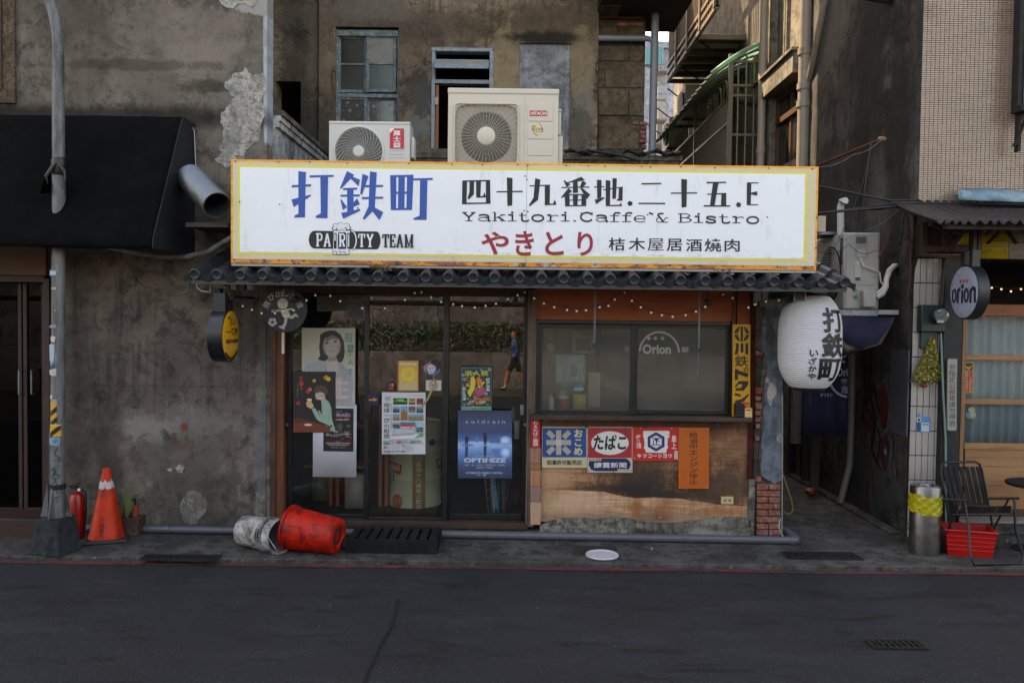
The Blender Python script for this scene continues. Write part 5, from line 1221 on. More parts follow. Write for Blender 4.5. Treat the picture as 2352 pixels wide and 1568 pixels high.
for p in ([(81,109),(147,117),(143,462),(278,460),(298,430),(318,480),(82,481)],[(46,240),(325,202),(323,216),(48,256)],[(179,79),(240,86),(227,373),(176,379)],[(270,212),(325,202),(320,402),(238,405),(238,390),(262,374)],[(415,404),(462,420),(462,464),(415,480),(388,442)],[(590,152),(874,147),(873,168),(591,174)],[(549,430),(928,432),(928,453),(549,451)],[(1158,92),(1240,100),(1233,491),(1163,502)],[(1010,287),(1384,282),(1384,301),(1010,305)],
  [(1521,134),(1798,132),(1798,151),(1522,156)],[(1610,150),(1690,150),(1633,468),(1568,468)],[(1528,302),(1800,291),(1800,310),(1528,319)],[(1731,305),(1800,300),(1797,468),(1725,468)],[(1476,466),(1856,468),(1856,488),(1476,487)],[(1963,421),(2008,440),(2006,485),(1963,497),(1936,460)],
  [(2094,142),(2157,142),(2148,466),(2092,465)],[(2157,142),(2261,141),(2261,155),(2157,158)],[(2154,288),(2244,267),(2238,331),(2152,310)],[(2150,452),(2256,453),(2256,466),(2150,466)]): P.poly(p,BK)
P.done('lettering',sg)
# slab letters drawn with strokes: unit box x 0..1, y 0 (base) .. 1 (top)
def arc(cx,cy,rx,ry,a0,a1,n=12): return [(cx + rx * math.cos(math.radians(a0 + (a1 - a0) * i / n)),cy + ry * math.sin(math.radians(a0 + (a1 - a0) * i / n))) for i in range(n + 1)]
SL = {   # list of (points, weight 1 thick / 0 thin)
 'Y': [([(.1,.96),(.5,.45),(.5,.03)],1),([(.9,.96),(.5,.45)],1),([(0,.97),(.38,.97)],0),([(.62,.97),(1,.97)],0),([(.24,.03),(.76,.03)],0)],
 'a': [([(.06,.80),(.2,.94),(.5,.97),(.76,.88),(.83,.7),(.83,.2),(.85,.04),(1,.04)],1),(arc(.42,.30,.38,.27,30,330,14) ,0),([(.80,.62),(.5,.60),(.25,.55)],0)],
 'k': [([(.18,.97),(.18,.03)],1),([(0,.97),(.18,.97)],0),([(0,.03),(.34,.03)],0),([(.24,.36),(.88,.70)],0),([(.62,.70),(1,.70)],0),([(.44,.45),(.86,.05)],1),([(.6,.03),(1,.03)],0)],
 'i': [([(.08,.68),(.52,.68),(.52,.03)],1),([(0,.03),(1,.03)],0),([(.40,.94),(.64,.94)],2)],
 't': [([(.3,1),(.3,.22),(.38,.06),(.6,.02),(.85,.05),(1,.18)],1),([(0,.70),(.78,.70)],0)],
 'o': [(arc(.5,.5,.44,.46,0,360,24),1)],
 'r': [([(.02,.95),(.32,.95),(.32,.04)],1),([(0,.04),(.7,.04)],0),([(.32,.6),(.5,.84),(.72,.95),(.92,.88),(.95,.74)],0)],
 '.': [([(.15,.5),(.85,.5)],3)],
 'C': [(arc(.52,.5,.48,.46,35,325,20),1),([(.93,1),(.93,.66)],0)],
 'f': [([(.98,.92),(.8,.98),(.5,.96),(.38,.82),(.38,.04)],1),([(0,.68),(.86,.68)],0),([(0,.04),(.86,.04)],0)],
 'e': [([(.06,.5),(.94,.5),(.86,.82),(.6,.95),(.35,.93),(.12,.75),(.05,.5),(.12,.22),(.35,.06),(.65,.05),(.96,.2)],0),([(.10,.75),(.05,.5),(.11,.25)],1)],
 '`': [([(.05,.9),(.95,.1)],1)],
 '&': [([(.62,.95),(.4,.97),(.2,.9),(.17,.76),(.3,.6),(.62,.04)],1),([(.3,.6),(.08,.42),(.03,.22),(.15,.05),(.4,.03),(.6,.16),(.8,.5),(1,.5)],0),([(.62,.04),(.98,.04)],0)],
 'B': [([(.2,.97),(.2,.03)],1),([(0,.97),(.6,.97),(.82,.88),(.86,.74),(.78,.60),(.55,.53),(.25,.53)],0),([(.55,.53),(.85,.46),(.97,.28),(.88,.10),(.6,.03),(0,.03)],0),([(.86,.84),(.86,.66)],1),([(.95,.40),(.95,.14)],1)],
 's': [([(.88,.72),(.7,.92),(.4,.95),(.16,.88),(.14,.68),(.4,.55),(.7,.47),(.9,.34),(.88,.12),(.6,.04),(.3,.06),(.08,.26)],1),([(.92,.98),(.92,.68)],0),([(.05,.32),(.05,.0)],0)]}
def slabs(P,items,tk,tn,col):
  for ch,x0,y0,x1,y1 in items:
    for pts,w in SL[ch]:
      q = [(x0 + (x1 - x0) * x,y1 - (y1 - y0) * y) for x,y in pts]
      ww = tk if w == 1 else tn if w == 0 else tk * 1.15 if w == 2 else (y1 - y0) * .95
      P.line(q,ww,col,closed=False)
P = sprint(ZB); P.step = .00004; NV = '#11141b'
slabs(P,[('Y',103,582,305,714),('a',342,618,523,716),('k',552,582,743,714),('i',773,580,908,716),('t',938,590,1087,720),('o',1123,620,1311,722),('r',1350,622,1522,720),('i',1553,582,1687,718),('.',1733,700,1783,722),('C',1841,584,2030,724),('a',2067,626,2253,724)],25,12,NV)
P.done('lettering',sg); P = sprint(ZC); P.step = .00004
slabs(P,[('f',143,572,292,706),('f',312,572,462,706),('e',485,610,653,712),('`',695,572,762,600),('&',798,580,971,714),('B',1113,584,1302,714),('i',1338,584,1468,716),('s',1504,622,1657,722),('t',1697,596,1854,724),('r',1886,628,2052,722),('o',2086,628,2268,730)],24,12,NV)
P.done('lettering',sg)
P = sprint((0,0,1)); P.step = .0001
ZR = (1900 / 1.7415,600 / 1.7415,1.568 * 1.7415); P.z = ZR
for ch,a,b,c_,d in (('や',38,512,212,657),('き',252,507,370,663),('と',440,512,556,660),('り',642,514,740,664)): P.text(ch,a,b,c_,d,'#961c2c',bold=.022,res=5)
P.done('lettering',sg)
P = sprint(ZR); P.step = .0001
for ch,a,b,c_,d in (('桔',838,550,940,630),('木',964,550,1068,632),('屋',1082,555,1184,632),('居',1202,556,1300,634),('酒',1322,558,1424,636),('燒',1440,556,1545,638),('肉',1565,558,1660,638)): P.text(ch,a,b,c_,d,NV,bold=.022,res=3)
P.done('lettering',sg)
# logo
P = sprint(ZA); P.step = .0001; WH = '#d3d7dc'
cap = [(400,985),(700,990),(1400,997)] + [(1400 + 68 * math.sin(math.radians(a)),1142 - 145 * math.cos(math.radians(a))) for a in range(0,181,12)] + [(700,1277),(400,1273)] + [(400 - 95 * math.sin(math.radians(a)),1129 + 144 * math.cos(math.radians(a))) for a in range(12,170,12)]
P.poly(cap,BK)
P.poly([(700,960),(985,960),(960,1375),(690,1372)],BK); P.poly([(708,985),(975,985),(952,1364),(699,1362)],WH)
P.line(arc(990,1140,85,155,-95,75,16),34,BK); P.line([(x,y) for x,y in arc(990,1140,85,155,-88,70,16)],18,WH)
for c_,r_ in (((740,900),45),((820,885),45),((920,895),48),((950,940),42),((720,950),42),((800,960),40),((880,958),42)): P.ell(c_[0],c_[1],r_,r_ * .8,BK,16)
for c_,r_ in (((740,900),36),((820,885),36),((920,895),39),((945,940),33),((725,950),32),((800,960),30),((880,958),32),((830,925),70)): P.ell(c_[0],c_[1],r_,r_ * .8,WH,16)
P.line(arc(735,985,22,18,200,340),7,BK); P.line(arc(825,975,25,22,170,370),7,BK); P.line([(870,965),(890,945),(930,945)],7,BK)
P.rrect(712,1020,757,1277,16,BK); P.rrect(778,1012,915,1282,16,BK); P.rrect(932,1020,972,1277,12,BK); P.rrect(945,1040,962,1250,8,WH); P.rrect(722,1036,742,1150,8,WH)
for x in (710,782,852): P.line([(x,1325),(x + 40,1322),(x + 48,1340),(x + 48,1368)],8,BK)
def slabcap(P,ch,x0,y0,x1,y1,col,w=26):
  w_,h = x1 - x0,y1 - y0; L_ = lambda pts,ww=w: P.line([(x0 + w_ * a,y0 + h * b) for a,b in pts],ww,col); t_ = w * .62
  if ch == 'T': L_([(.5,0),(.5,1)]); L_([(0,.05),(1,.05)],t_); L_([(.06,.05),(.06,.32)],t_); L_([(.94,.05),(.94,.32)],t_); L_([(.25,.96),(.75,.96)],t_)
  if ch == 'P' or ch == 'R':
    L_([(.25,0),(.25,1)]); L_([(0,.04),(.7,.04),(.9,.15),(.9,.42),(.7,.52),(.25,.52)],w * .8); L_([(0,.96),(.5 if ch == 'P' else .42,.96)],t_)
    if ch == 'R': L_([(.55,.52),(.85,.96)]); L_([(.66,.96),(1,.96)],t_)
  if ch == 'A': L_([(.5,0),(.16,.95)],w * .9); L_([(.5,0),(.84,.95)],w * .9); L_([(.25,.66),(.75,.66)],t_); L_([(0,.96),(.34,.96)],t_); L_([(.66,.96),(1,.96)],t_)
  if ch == 'Y': L_([(.12,.04),(.5,.5),(.5,1)]); L_([(.88,.04),(.5,.5)]); L_([(0,.04),(.34,.04)],t_); L_([(.66,.04),(1,.04)],t_); L_([(.25,.96),(.75,.96)],t_)
  if ch == 'E': L_([(.24,0),(.24,1)]); L_([(0,.04),(.9,.04),(.9,.28)],t_); L_([(.24,.5),(.68,.5)],t_); L_([(.68,.38),(.68,.62)],t_ * .8); L_([(0,.96),(.92,.96),(.92,.72)],t_)
  if ch == 'M': L_([(.17,0),(.17,1)]); L_([(.83,0),(.83,1)]); L_([(.17,.04),(.5,.92),(.83,.04)],w * .8); L_([(0,.04),(.22,.04)],t_); L_([(.78,.04),(1,.04)],t_); L_([(0,.96),(.34,.96)],t_); L_([(.66,.96),(1,.96)],t_)
for ch,a,b,c_,d in (('P',424,1028,526,1240),('A',546,1030,665,1244),('R',792,1034,896,1245),('T',1110,1036,1218,1250),('Y',1243,1040,1356,1252)): slabcap(P,ch,a,b,c_,d,WH,30)
for ch,a,b,c_,d in (('T',1500,1042,1604,1254),('E',1617,1044,1712,1256),('A',1726,1044,1838,1258),('M',1858,1046,2004,1260)): slabcap(P,ch,a,b,c_,d,BK,34)
P.done('beer_mug_logo',sg)

# ================================================================== AIR CONDITIONERS ON THE ROOF
def acmat(n,c): return M(n,c,rough=.45,var=.05,scale=3,dirt='#8c857a',damt=.22,dscale=5,streak=.3)
AC1 = acmat('cream_casing','#b9b2a4'); AC2 = acmat('white_casing','#b4b4b0'); FIN = M('dark_fin_coil','#060707',rough=.7,var=.3)
def grille(t,c,rad,y,mat,rings,spokes,hub,square=None,swirl=0.0,r0=None):
  m = MB()
  for i in range(rings):
    r = hub + (rad - hub) * (i + 1) / rings; pts = []
    n = 44
    for k in range(n):
      a = 2 * PI * k / n; x,z = c[0] + r * math.cos(a),c[1] + r * math.sin(a)
      if square:
        if abs(x - c[0]) > square or abs(z - c[1]) > square: pts.append(None); continue
      pts.append((x,y,z))
    if all(p is not None for p in pts): m.tube(pts,.0016,mat,4,closed=True)
    else:
      run = []
      st = next(k for k in range(n) if pts[k] is None)
      for k in range(n + 1):
        p = pts[(st + k) % n]
        if p is None:
          if len(run) > 1: m.tube(run,.0016,mat,4)
          run = []
        else: run.append(p)
  m.build('grille_rings',t)
  m = MB()
  for k in range(spokes):
    a = 2 * PI * k / spokes; pts = []
    R_ = rad
    if square: R_ = min(rad,square / max(abs(math.cos(a)),abs(math.sin(a))))
    for j in range(7):
      f = j / 6; r = hub + (R_ - hub) * f; aa = a + swirl * f; pts.append((c[0] + r * math.cos(aa),y - .004,c[1] + r * math.sin(aa)))
    m.tube(pts,.0019,mat,4)
  m.build('grille_spokes',t)
def fan(t,c,r,y):
  m = MB()
  for k in range(3):
    a = 2 * PI * k / 3 + .4; P_ = []
    for j in range(6):
      f = j / 5; aa = a + f * .9; P_.append((c[0] + r * f * math.cos(aa),y,c[1] + r * f * math.sin(aa)))
    Q_ = [(c[0] + (x - c[0]) * math.cos(.7) - (z - c[1]) * math.sin(.7),y + .06,c[1] + (x - c[0]) * math.sin(.7) + (z - c[1]) * math.cos(.7)) for x,_,z in P_]
    for j in range(5): m.add([P_[j],P_[j + 1],Q_[j + 1],Q_[j]],[(0,1,2,3)],FIN)
  m.norecalc = True; m.build('fan',t)
def casing(t,x0,x1,y0,y1,z0,z1,mat,hole,name='casing'):
  """box shell with a round or square opening cut in its front"""
  cx,cz,hr,sq = hole; m = MB(); ring = []
  n = 32
  for k in range(n):
    a = 2 * PI * k / n + PI / 4
    if sq: q = 1 / max(abs(math.cos(a)),abs(math.sin(a))); q = min(q,1.32)
    else: q = 1
    ring.append((cx + hr * q * math.cos(a),cz + hr * q * math.sin(a)))
  outer = [(x0,z0),(x1,z0),(x1,z1),(x0,z1)]
  tri = tessellate_polygon([[Vector((x,z,0)) for x,z in outer],[Vector((x,z,0)) for x,z in ring]])
  vs = [(x,y0,z) for x,z in outer + ring]; m.add(vs,[tuple(f) for f in tri],mat)
  m.add([(x,y0,z) for x,z in ring] + [(x,y0 + .05,z) for x,z in ring],[(k,(k + 1) % n,(k + 1) % n + n,k + n) for k in range(n)],mat)
  m.add([(x0,y0,z0),(x1,y0,z0),(x1,y1,z0),(x0,y1,z0),(x0,y0,z1),(x1,y0,z1),(x1,y1,z1),(x0,y1,z1)],[(0,1,2,3),(4,7,6,5),(1,5,6,2),(2,6,7,3),(3,7,4,0)],mat)
  o = m.build(name,t)
  m = MB(); m.box(x0 + .02,x1 - .02,y0 + .16,y0 + .17,z0 + .02,z1 - .02,FIN); m.build('coil',t)
  return o
Ya = .25
def ru(px,py): return W(px,py,Ya)
# large unit
A = thing('air_conditioner','large cream air conditioner with square fan grille and red brand plate, above the signboard','air conditioner',(W(1155,400,Ya).x,Ya,2.95),'air conditioners on the low roof')
x0,x1 = ru(1029,300).x,ru(1282,300).x; z1 = ru(1155,206).z; z0 = z1 - 1.02
gx0,gz1 = ru(1044,250).x,ru(1115,236.5).z; gx1 = ru(1191,250).x; gc = ((gx0 + gx1) / 2,gz1 - (gx1 - gx0) / 2 - .01); gr = (gx1 - gx0) / 2
casing(A,x0,x1,Ya,Ya + .38,z0,z1,AC1,(gc[0],gc[1],gr * .97,True))
m = MB(); m.box(x0 - .006,x1 + .006,Ya - .008,Ya + .385,z1 - .045,z1 + .012,AC1); m.build('top_cover',A,bev=.012,seg=3)
m = MB(); fr_ = [(gc[0] + sx * (gr - .03 * (1 - abs(q))) ,0) for sx in (1,) for q in (0,)]
P_ = []
for cx_,cz_,a0 in ((gr - .04,gr - .04,0),(-gr + .04,gr - .04,90),(-gr + .04,-gr + .04,180),(gr - .04,-gr + .04,270)):
  for k in range(5): a = math.radians(a0 + 90 * k / 4); P_.append((gc[0] + cx_ + .04 * math.cos(a),Ya - .012,gc[1] + cz_ + .04 * math.sin(a)))
m.tube(P_,.008,AC1,6,closed=True); m.build('grille_frame',A)
grille(A,gc,gr * 1.30,Ya - .01,AC1,26,40,gr * .28,square=gr * .98)
m = MB(); sh_o = [(gc[0] - gr * .98,gc[1] - gr * .98),(gc[0] + gr * .98,gc[1] - gr * .98),(gc[0] + gr * .98,gc[1] + gr * .98),(gc[0] - gr * .98,gc[1] + gr * .98)]; sh_i = [(gc[0] + gr * .86 * math.cos(2 * PI * k / 36),gc[1] + gr * .86 * math.sin(2 * PI * k / 36)) for k in range(36)]; m.add([(x,Ya + .045,z) for x,z in sh_o + sh_i],[tuple(f) for f in tessellate_polygon([[Vector((x,z,0)) for x,z in sh_o],[Vector((x,z,0)) for x,z in sh_i]])],M('cream_shroud','#9a9182',rough=.5)); m.lathe([(gr * .78,.05),(gr * .80,.02),(gr * .86,.016)],(gc[0],Ya + .03,gc[1]),M('cream_shroud','#9a9182',rough=.5),40,axis=(0,1,0)); m.build('shroud',A)
m = MB(); m.lathe([(0,-.02),(gr * .24,-.02),(gr * .285,-.012),(gr * .285,.0)],(gc[0],Ya - .004,gc[1]),AC1,32,axis=(0,1,0)); m.build('hub_cap',A)
fan(A,gc,gr * .75,Ya + .07)
m = MB(); xs_ = ru(1205,300).x; m.box(xs_ - .001,xs_ + .001,Ya - .0012,Ya,z0,z1 - .05,ink('#6a655c')); m.build('panel_seam',A)
for a,b in ((238,279),(283,320),(323,358),(361,395)):
  m = MB(); m.pbox(1212,a,1270,b,Ya - .006,Ya,AC1,Ya); m.build('recess_panel',A,bev=.006)
P = Print(Y=Ya - .007); P.rect(1216.5,254.5,1257,267,'#a8141c'); P.text('HITACHI',1219,257,1255,264.5,'#dcd8d2',bold=.02,res=3); P.done('brand_plate',A)
P = Print(Y=Ya - .007); P.ell(1235,297,9.5,14,'#cbb98a'); P.line([(1235 + 9.8 * math.cos(math.radians(a)),297 + 14 * math.sin(math.radians(a))) for a in range(-90,0,10)],1.2,'#8c1c1c'); P.line([(1235 + 9.8 * math.cos(math.radians(a)),297 + 14 * math.sin(math.radians(a))) for a in range(90,190,10)],1.2,'#2c4a6c')
P.text('日立冷氣',1221.5,293.5,1248.5,300,'#3c3a36',bold=.02); P.text('變頻',1222,288.5,1230,292.5,'#4a4640'); P.text('INVERTER',1230.5,301.5,1248.5,304,'#4a4640',slant=.3); P.done('print',A)
m = MB(); m.box(x1,x1 + .035,Ya + .04,Ya + .3,z1 - .2,z1 - .17,AC1); m.box(x1,x1 + .05,Ya + .05,Ya + .28,z0,z1 - .43,AC1); m.box(x1,x1 + .03,Ya + .04,Ya + .3,z1 - .43,z1 - .2,AC1); m.build('valve_cover',A,bev=.01)
m = MB()
for xx_ in (x0 + .12,x1 - .15): m.box(xx_,xx_ + .04,Ya + .02,Ya + .36,2.96,z0,STEEL)
m.build('stand',A)
for px in (1038,1108,1174,1222): pass
# small unit
Ys = .15
B = thing('air_conditioner','small white air conditioner with round swirl fan and tall red label, above the signboard','air conditioner',(W(848,400,Ys).x,Ys,2.95),'air conditioners on the low roof')
rs = lambda px,py: W(px,py,Ys)
x0,x1 = rs(756,330).x,rs(941,330).x; z1 = rs(848,281).z; z0 = z1 - .60
c_ = (rs(824,348).x,rs(824,348).z); cr_ = .215
casing(B,x0,x1,Ys,Ys + .30,z0,z1,AC2,(c_[0],c_[1],cr_ + .02,False))
m = MB(); m.box(x0 - .004,x1 + .004,Ys - .006,Ys + .305,z1 - .02,z1 + .008,AC2); m.build('top_cover',B,bev=.008,seg=3)
m = MB(); m.lathe([(cr_ + .012,-.004),(cr_ + .02,-.014),(cr_ + .032,-.010),(cr_ + .036,0)],(c_[0],Ys,c_[1]),AC2,40,axis=(0,1,0)); m.build('fan_ring',B)
grille(B,c_,cr_ + .015,Ys - .008,AC2,15,30,.05,swirl=.9); fan(B,c_,.19,Ys + .06)
m = MB(); m.lathe([(0,-.018),(.045,-.018),(.055,-.01),(.055,0)],(c_[0],Ys - .004,c_[1]),AC2,28,axis=(0,1,0)); m.build('hub_cap',B)
z2 = lambda x,y: (574.2 + x / 3.7236,y / 3.7236)
P = Print(Y=Ys - .003,z=(574.2,0,3.7236)); P.rect(1196,1100,1317,1272,'#b3242e'); P.poly([(1196,1100),(1236,1100),(1196,1140)],'#d8d8d8'); P.text('萬士益',1222,1116,1292,1266,'#dcdcdc',bold=.012,vertical=True); P.done('brand_label',B)
for yy in (1292,1322,1352): P = Print(Y=Ys - .002,z=(574.2,0,3.7236)); P.line([(1188,yy),(1320,yy)],3,'#8c8c88'); P.done('vent_line',B)
m = MB(); m.box(x1,x1 + .035,Ys + .06,Ys + .24,z1 - .33,z1 - .12,AC2); m.build('valve_cover',B,bev=.012)
m = MB(); m.tube([(x1 + .01,Ys + .1,z1 - .3),(x1 + .03,Ys + .06,z1 - .45),(x1 + .05,Ys + .05,z1 - .62)],.01,WIRE); m.build('cable',B)
m = MB(); [m.box(xx_,xx_ + .04,Ys + .02,Ys + .28,2.96,z0,STEEL) for xx_ in (x0 + .1,x1 - .14)]; m.build('stand',B)
# unit on the alley wall, seen from its side
Yc = .30; xs0,xs1 = W(1938,620,Yc).x,W(2021,620,Yc).x; zt3,zb4 = W(1980,534,Yc).z,W(1985,711,Yc).z
Cc = thing('air_conditioner','white air conditioner mounted sideways on the alley wall above the sagging navy cloth','air conditioner',((xs0 + xs1) / 2,Yc,zb4))
AC3 = acmat('alley_unit_casing','#93918b')
m = MB(); m.box(xs0,xs1,Yc,Yc + .86,zb4,zt3,AC3); m.build('casing',Cc,bev=.02,seg=3)
cs = (Yc + .35,(zb4 + zt3) / 2 - .02)
m = MB()
for k in range(9): r = .06 + .026 * k; m.tube([(xs0 - .012,cs[0] + r * math.cos(a),cs[1] + r * math.sin(a)) for a in [2 * PI * j / 28 for j in range(28)]],.004,AC3,4,closed=True)
m.build('grille_rings',Cc)
m = MB(); m.lathe([(0,.002),(.29,.002)],(xs0,cs[0],cs[1]),FIN,32,axis=(-1,0,0)); m.build('fan_opening',Cc)
m = MB(); m.box(xs0 - .003,xs0,Yc + .04,Yc + .10,zt3 - .32,zt3 - .05,ink('#12203a')); m.build('label_strip',Cc)
ZD = (1711.2,402,2.7307)
P = Print(Y=Yc - .003,z=ZD); P.rrect(692,372,770,520,8,'#85837d'); P.rrect(697,388,760,430,6,'#4a4844'); P.rrect(700,465,755,512,6,'#9c9a94'); P.rect(690,540,724,640,'#b3b2ae'); P.rect(692,640,722,662,'#3a3a3a')
for k in range(7): P.line([(692,560 + k * 11),(722,560 + k * 11)],2,'#6a6a68')
P.line([(780,372),(835,372),(835,640),(790,640)],3,'#6f6d68'); P.line([(632,372),(632,820)],2.5,'#74726c'); P.line([(660,690),(830,690)],2.5,'#74726c')
for cx_,cy_ in ((686,720),(692,765)): P.poly([(cx_ + (20 if k % 2 == 0 else 7) * math.cos(k * PI / 4 + .3),cy_ + (20 if k % 2 == 0 else 7) * math.sin(k * PI / 4 + .3)) for k in range(8)],'#123a1c'); P.poly([(cx_ + (10 if k % 2 == 0 else 4) * math.cos(k * PI / 4 + .3),cy_ + (10 if k % 2 == 0 else 4) * math.sin(k * PI / 4 + .3)) for k in range(8)],'#3f8a4c')
P.done('print',Cc)
m = MB(); q = lambda x,y,Y=Yc: W(ZD[0] + x / ZD[2],ZD[1] + y / ZD[2],Y); a,b = q(745,722,Yc - .08),q(825,830,Yc - .08); m.box(a.x,b.x,Yc - .08,Yc,b.z,a.z,AC3); m.build('valve_cover',Cc,bev=.012)
m = MB(); m.tube([q(722,520),q(745,570,Yc - .05),q(800,590,Yc - .05),q(845,612,Yc - .04),q(850,665,Yc - .04),q(880,710,Yc - .04)],.008,PVCW); m.build('cable',Cc)
m = MB(); m.tube([q(825,765,Yc - .05),q(862,745,Yc - .06),q(885,700,Yc - .05),q(885,660,Yc - .03),q(905,600,Yc),q(935,572,Yc + .05),q(968,570,Yc + .3)],.028,PVCW,10); m.tube([q(825,745,Yc - .05),q(860,720,Yc - .06),q(880,690,Yc - .03)],.02,PVCW); m.build('insulated_hose',Cc,smooth=60)
m = MB(); m.box(xs0 - .02,XA,Yc + .05,Yc + .1,zb4 - .045,zb4,PVCW); m.box(xs0 - .02,XA,Yc + .7,Yc + .75,zb4 - .045,zb4,PVCW); m.box(xs0 - .05,xs1,Yc + .02,Yc + .05,zb4 - .06,zb4 - .005,STEEL); m.build('bracket',Cc)
m = MB(); x_ = W(1885,533,.4).x; m.box(x_ - .1,xs0 + .1,.55,.95,zt3 + .002,zt3 + .03,STEEL); m.build('drain_tray',Cc)
m = MB(); m.tube([W(1931,540,.45),W(1931,475,.45),W(1934,463,.42),W(1942,461,.36)],.034,PVCW,12); tag(m.build('elbow_pipe',smooth=60),'white elbow pipe standing above the alley air conditioner','pipe')
m = MB(); m.pbox(1878,496,1897,533,-.4,-.2,M('pale_wood_block','#a89a88',rough=.7,var=.2),-.4); tag(m.build('wood_block',bev=.004),'pale wooden block sticking out behind the right end of the sign','block')

# ================================================================== LIGHT BOXES AND ROUND SIGN
def lightbox(name,X0,X1,y,z,r,label,rimm,face,mp_face,prints,brk,facedir):
  t = thing(name,label,'light box sign',((X0 + X1) / 2,y,z - r))
  m = MB(); m.cyl((X0,y,z),(X1,y,z),r,r,rimm,48); m.build('rim',t,smooth=40,bev=.006)
  xf = X1 if facedir > 0 else X0
  for xs,sgn in ((X0,-1),(X1,1)):
    m = MB(); m.lathe([(0,.016 if face is KF else .004),(r * .6,.012 if face is KF else .004),(r * .9,.004),(r * .94,.001)],(xs,y,z),face,40,axis=(sgn,0,0)); m.build('face',t,smooth=60)
  mpf = lambda u,v,lift: Vector((xf + facedir * (.018 * max(0,1 - (u * u + v * v)) * (1 if face is KF else .2) + .003 + lift),y + facedir * u * r,z + v * r))
  P = Print(mp=mpf); P.step = .0002; prints(P); P.done('print',t)
  m = MB()
  for dy in (-.07,.07): m.box(X0 + .015,X1 - .015,y + dy - .03,y + dy + .03,z + r - .02,z + r + brk,rimm)
  m.build('bracket',t); return t
KF = M('amber_acrylic','#c98a0e',rough=.18,var=.06,scale=3,coat=.4); OF = M('white_acrylic','#8f97a8',rough=.3,var=.05)
RM1 = M('dark_navy_rim','#11161c',rough=.4); RM2 = M('dark_grey_rim','#212226',rough=.45)
# coordinates u: along wall (+ towards the street face's reading direction), v: up, in radii
def kp(P):
  # reading direction for a face looking +x: left side is nearer the street (-y)
  T = lambda s,u0,v1,u1,v0,c_,**k: P.text(s,u0,-v1,u1,-v0,c_,**k)
  P2 = P
  P.rect(-.62,-.74,.62,-.92,'#14100c') if False else None
  P.poly([(-.70,-.60),(.70,-.60),(.55,-.76),(.3,-.88),(0,-.93),(-.3,-.88),(-.55,-.76)],'#15110d')
  flip = []
  for s,u0,v0,u1,v1,c_,bd in (('一番搾',-.62,.02,.62,.30,'#17130c',.045),('KIRIN ICHIBAN',-.66,-.28,.66,-.12,'#17130c',.03),('FIRST PRESS BEER',-.5,-.44,.5,-.38,'#c9b27a',0),('ALC 5 BEER',-.4,-.53,.4,-.48,'#c9b27a',0),('SINCE 1990',-.3,-.74,.3,-.68,'#8c6a20',0)):
    vs,fs = glyphs(s,bd,2); a = min(v[0] for v in vs); b = max(v[0] for v in vs); lo = min(v[1] for v in vs); hi = max(v[1] for v in vs)
    P.raw([(u0 + (u1 - u0) * (x - a) / (b - a),v0 + (v1 - v0) * (y - lo) / (hi - lo)) for x,y in vs],fs,ink(c_))
  P.line([(-.45,.66),(-.3,.72),(-.2,.6)],.05,'#5a4a1a'); P.line([(-.3,.38),(-.2,.48),(-.05,.46)],.05,'#5a4a1a'); P.ell(.05,.62,.2,.16,'#6d7a3a',16); P.ell(.25,.5,.16,.12,'#8c5a2a',16)
kx = W(530,771,-.73).x; kz = W(530,771,-.73).z
lightbox('kirin_light_box',kx - .13,kx,-.73,kz,.228,'round amber beer light box with dark rim, hanging under the end of the eave',RM1,KF,None,kp,.14,1)
bpy.data.objects['kirin_light_box'].name = 'amber_light_box'; WL['amber_light_box'] = WL['kirin_light_box']
def op(P):
  for k in range(3):
    c_ = (-.22 + k * .22,.40 - .0 * k); pts = []
    for j in range(10): a = PI / 2 + j * PI / 5; r_ = .10 if j % 2 == 0 else .04; pts.append((c_[0] + r_ * math.cos(a),c_[1] + r_ * math.sin(a)))
    P.poly(pts,'#b3201c')
  NVY = '#141c34'; w = .13
  P.ell(-.62,-.12,.17,.27,NVY,24,holes=[(.07,.17)]); P.line([(-.36,-.4),(-.36,.06),(-.2,.14)],w,NVY); P.line([(-.06,-.4),(-.06,.08)],w,NVY); P.ell(-.06,.22,.09,.09,NVY,14); P.ell(.22,-.12,.17,.27,NVY,24,holes=[(.07,.17)]); P.line([(.5,-.4),(.5,.1)],w,NVY); P.line([(.5,.02),(.62,.14),(.76,.1),(.78,-.4)],w,NVY)
ox = W(2214,671,-.32).x; oz = W(2214,671,-.32).z
# face looks towards -x: u runs with y reversed
lightbox('orion_light_box',ox,ox + .10,-.32,oz,.250,'round white beer light box with three red stars, hanging from the porch bracket',RM2,OF,None,op,.13,-1)
bpy.data.objects['orion_light_box'].name = 'white_light_box'; WL['white_light_box'] = WL['orion_light_box']
# round child-crossing sign (generic running figure)
Yr = -.42; rc = W(653,711,Yr); rr_ = 52.5 * (Yr - CAM.y) / FPX
rt = thing('round_sign','round dark blue sign with a running child and a football, beside the glass doors','sign',(rc.x,Yr,rc.z - rr_))
m = MB(); m.cyl((rc.x,Yr,rc.z),(rc.x,Yr + .03,rc.z),rr_,rr_,M('dark_navy_sign','#0c111d',rough=.5,var=.15),48); m.build('disc',rt,bev=.004)
P = Print(Y=Yr - .001,z=(436.4,620.2,6.827)); CR = '#a89f92'; P.step = .0002
for ch,x,y,r_ in (('飛',1205,545,-1.05),('び',1275,420,-.62),('出',1395,372,-.12),('し',1505,365,.15),('注',1620,425,.6),('意',1722,545,1.1)):
  P.text(ch,x - 52,y - 52,x + 52,y + 52,CR,bold=.014,rot=r_)
P.ell(1455,525,84,84,CR); P.poly([(1380,530),(1410,520),(1450,545),(1490,520),(1530,530),(1515,590),(1450,612),(1395,585)],'#c0b7aa')
P.ell(1415,560,8,11,'#15181f',10); P.ell(1465,560,8,11,'#15181f',10); P.line([(1425,590),(1440,597),(1452,588)],5,'#15181f')
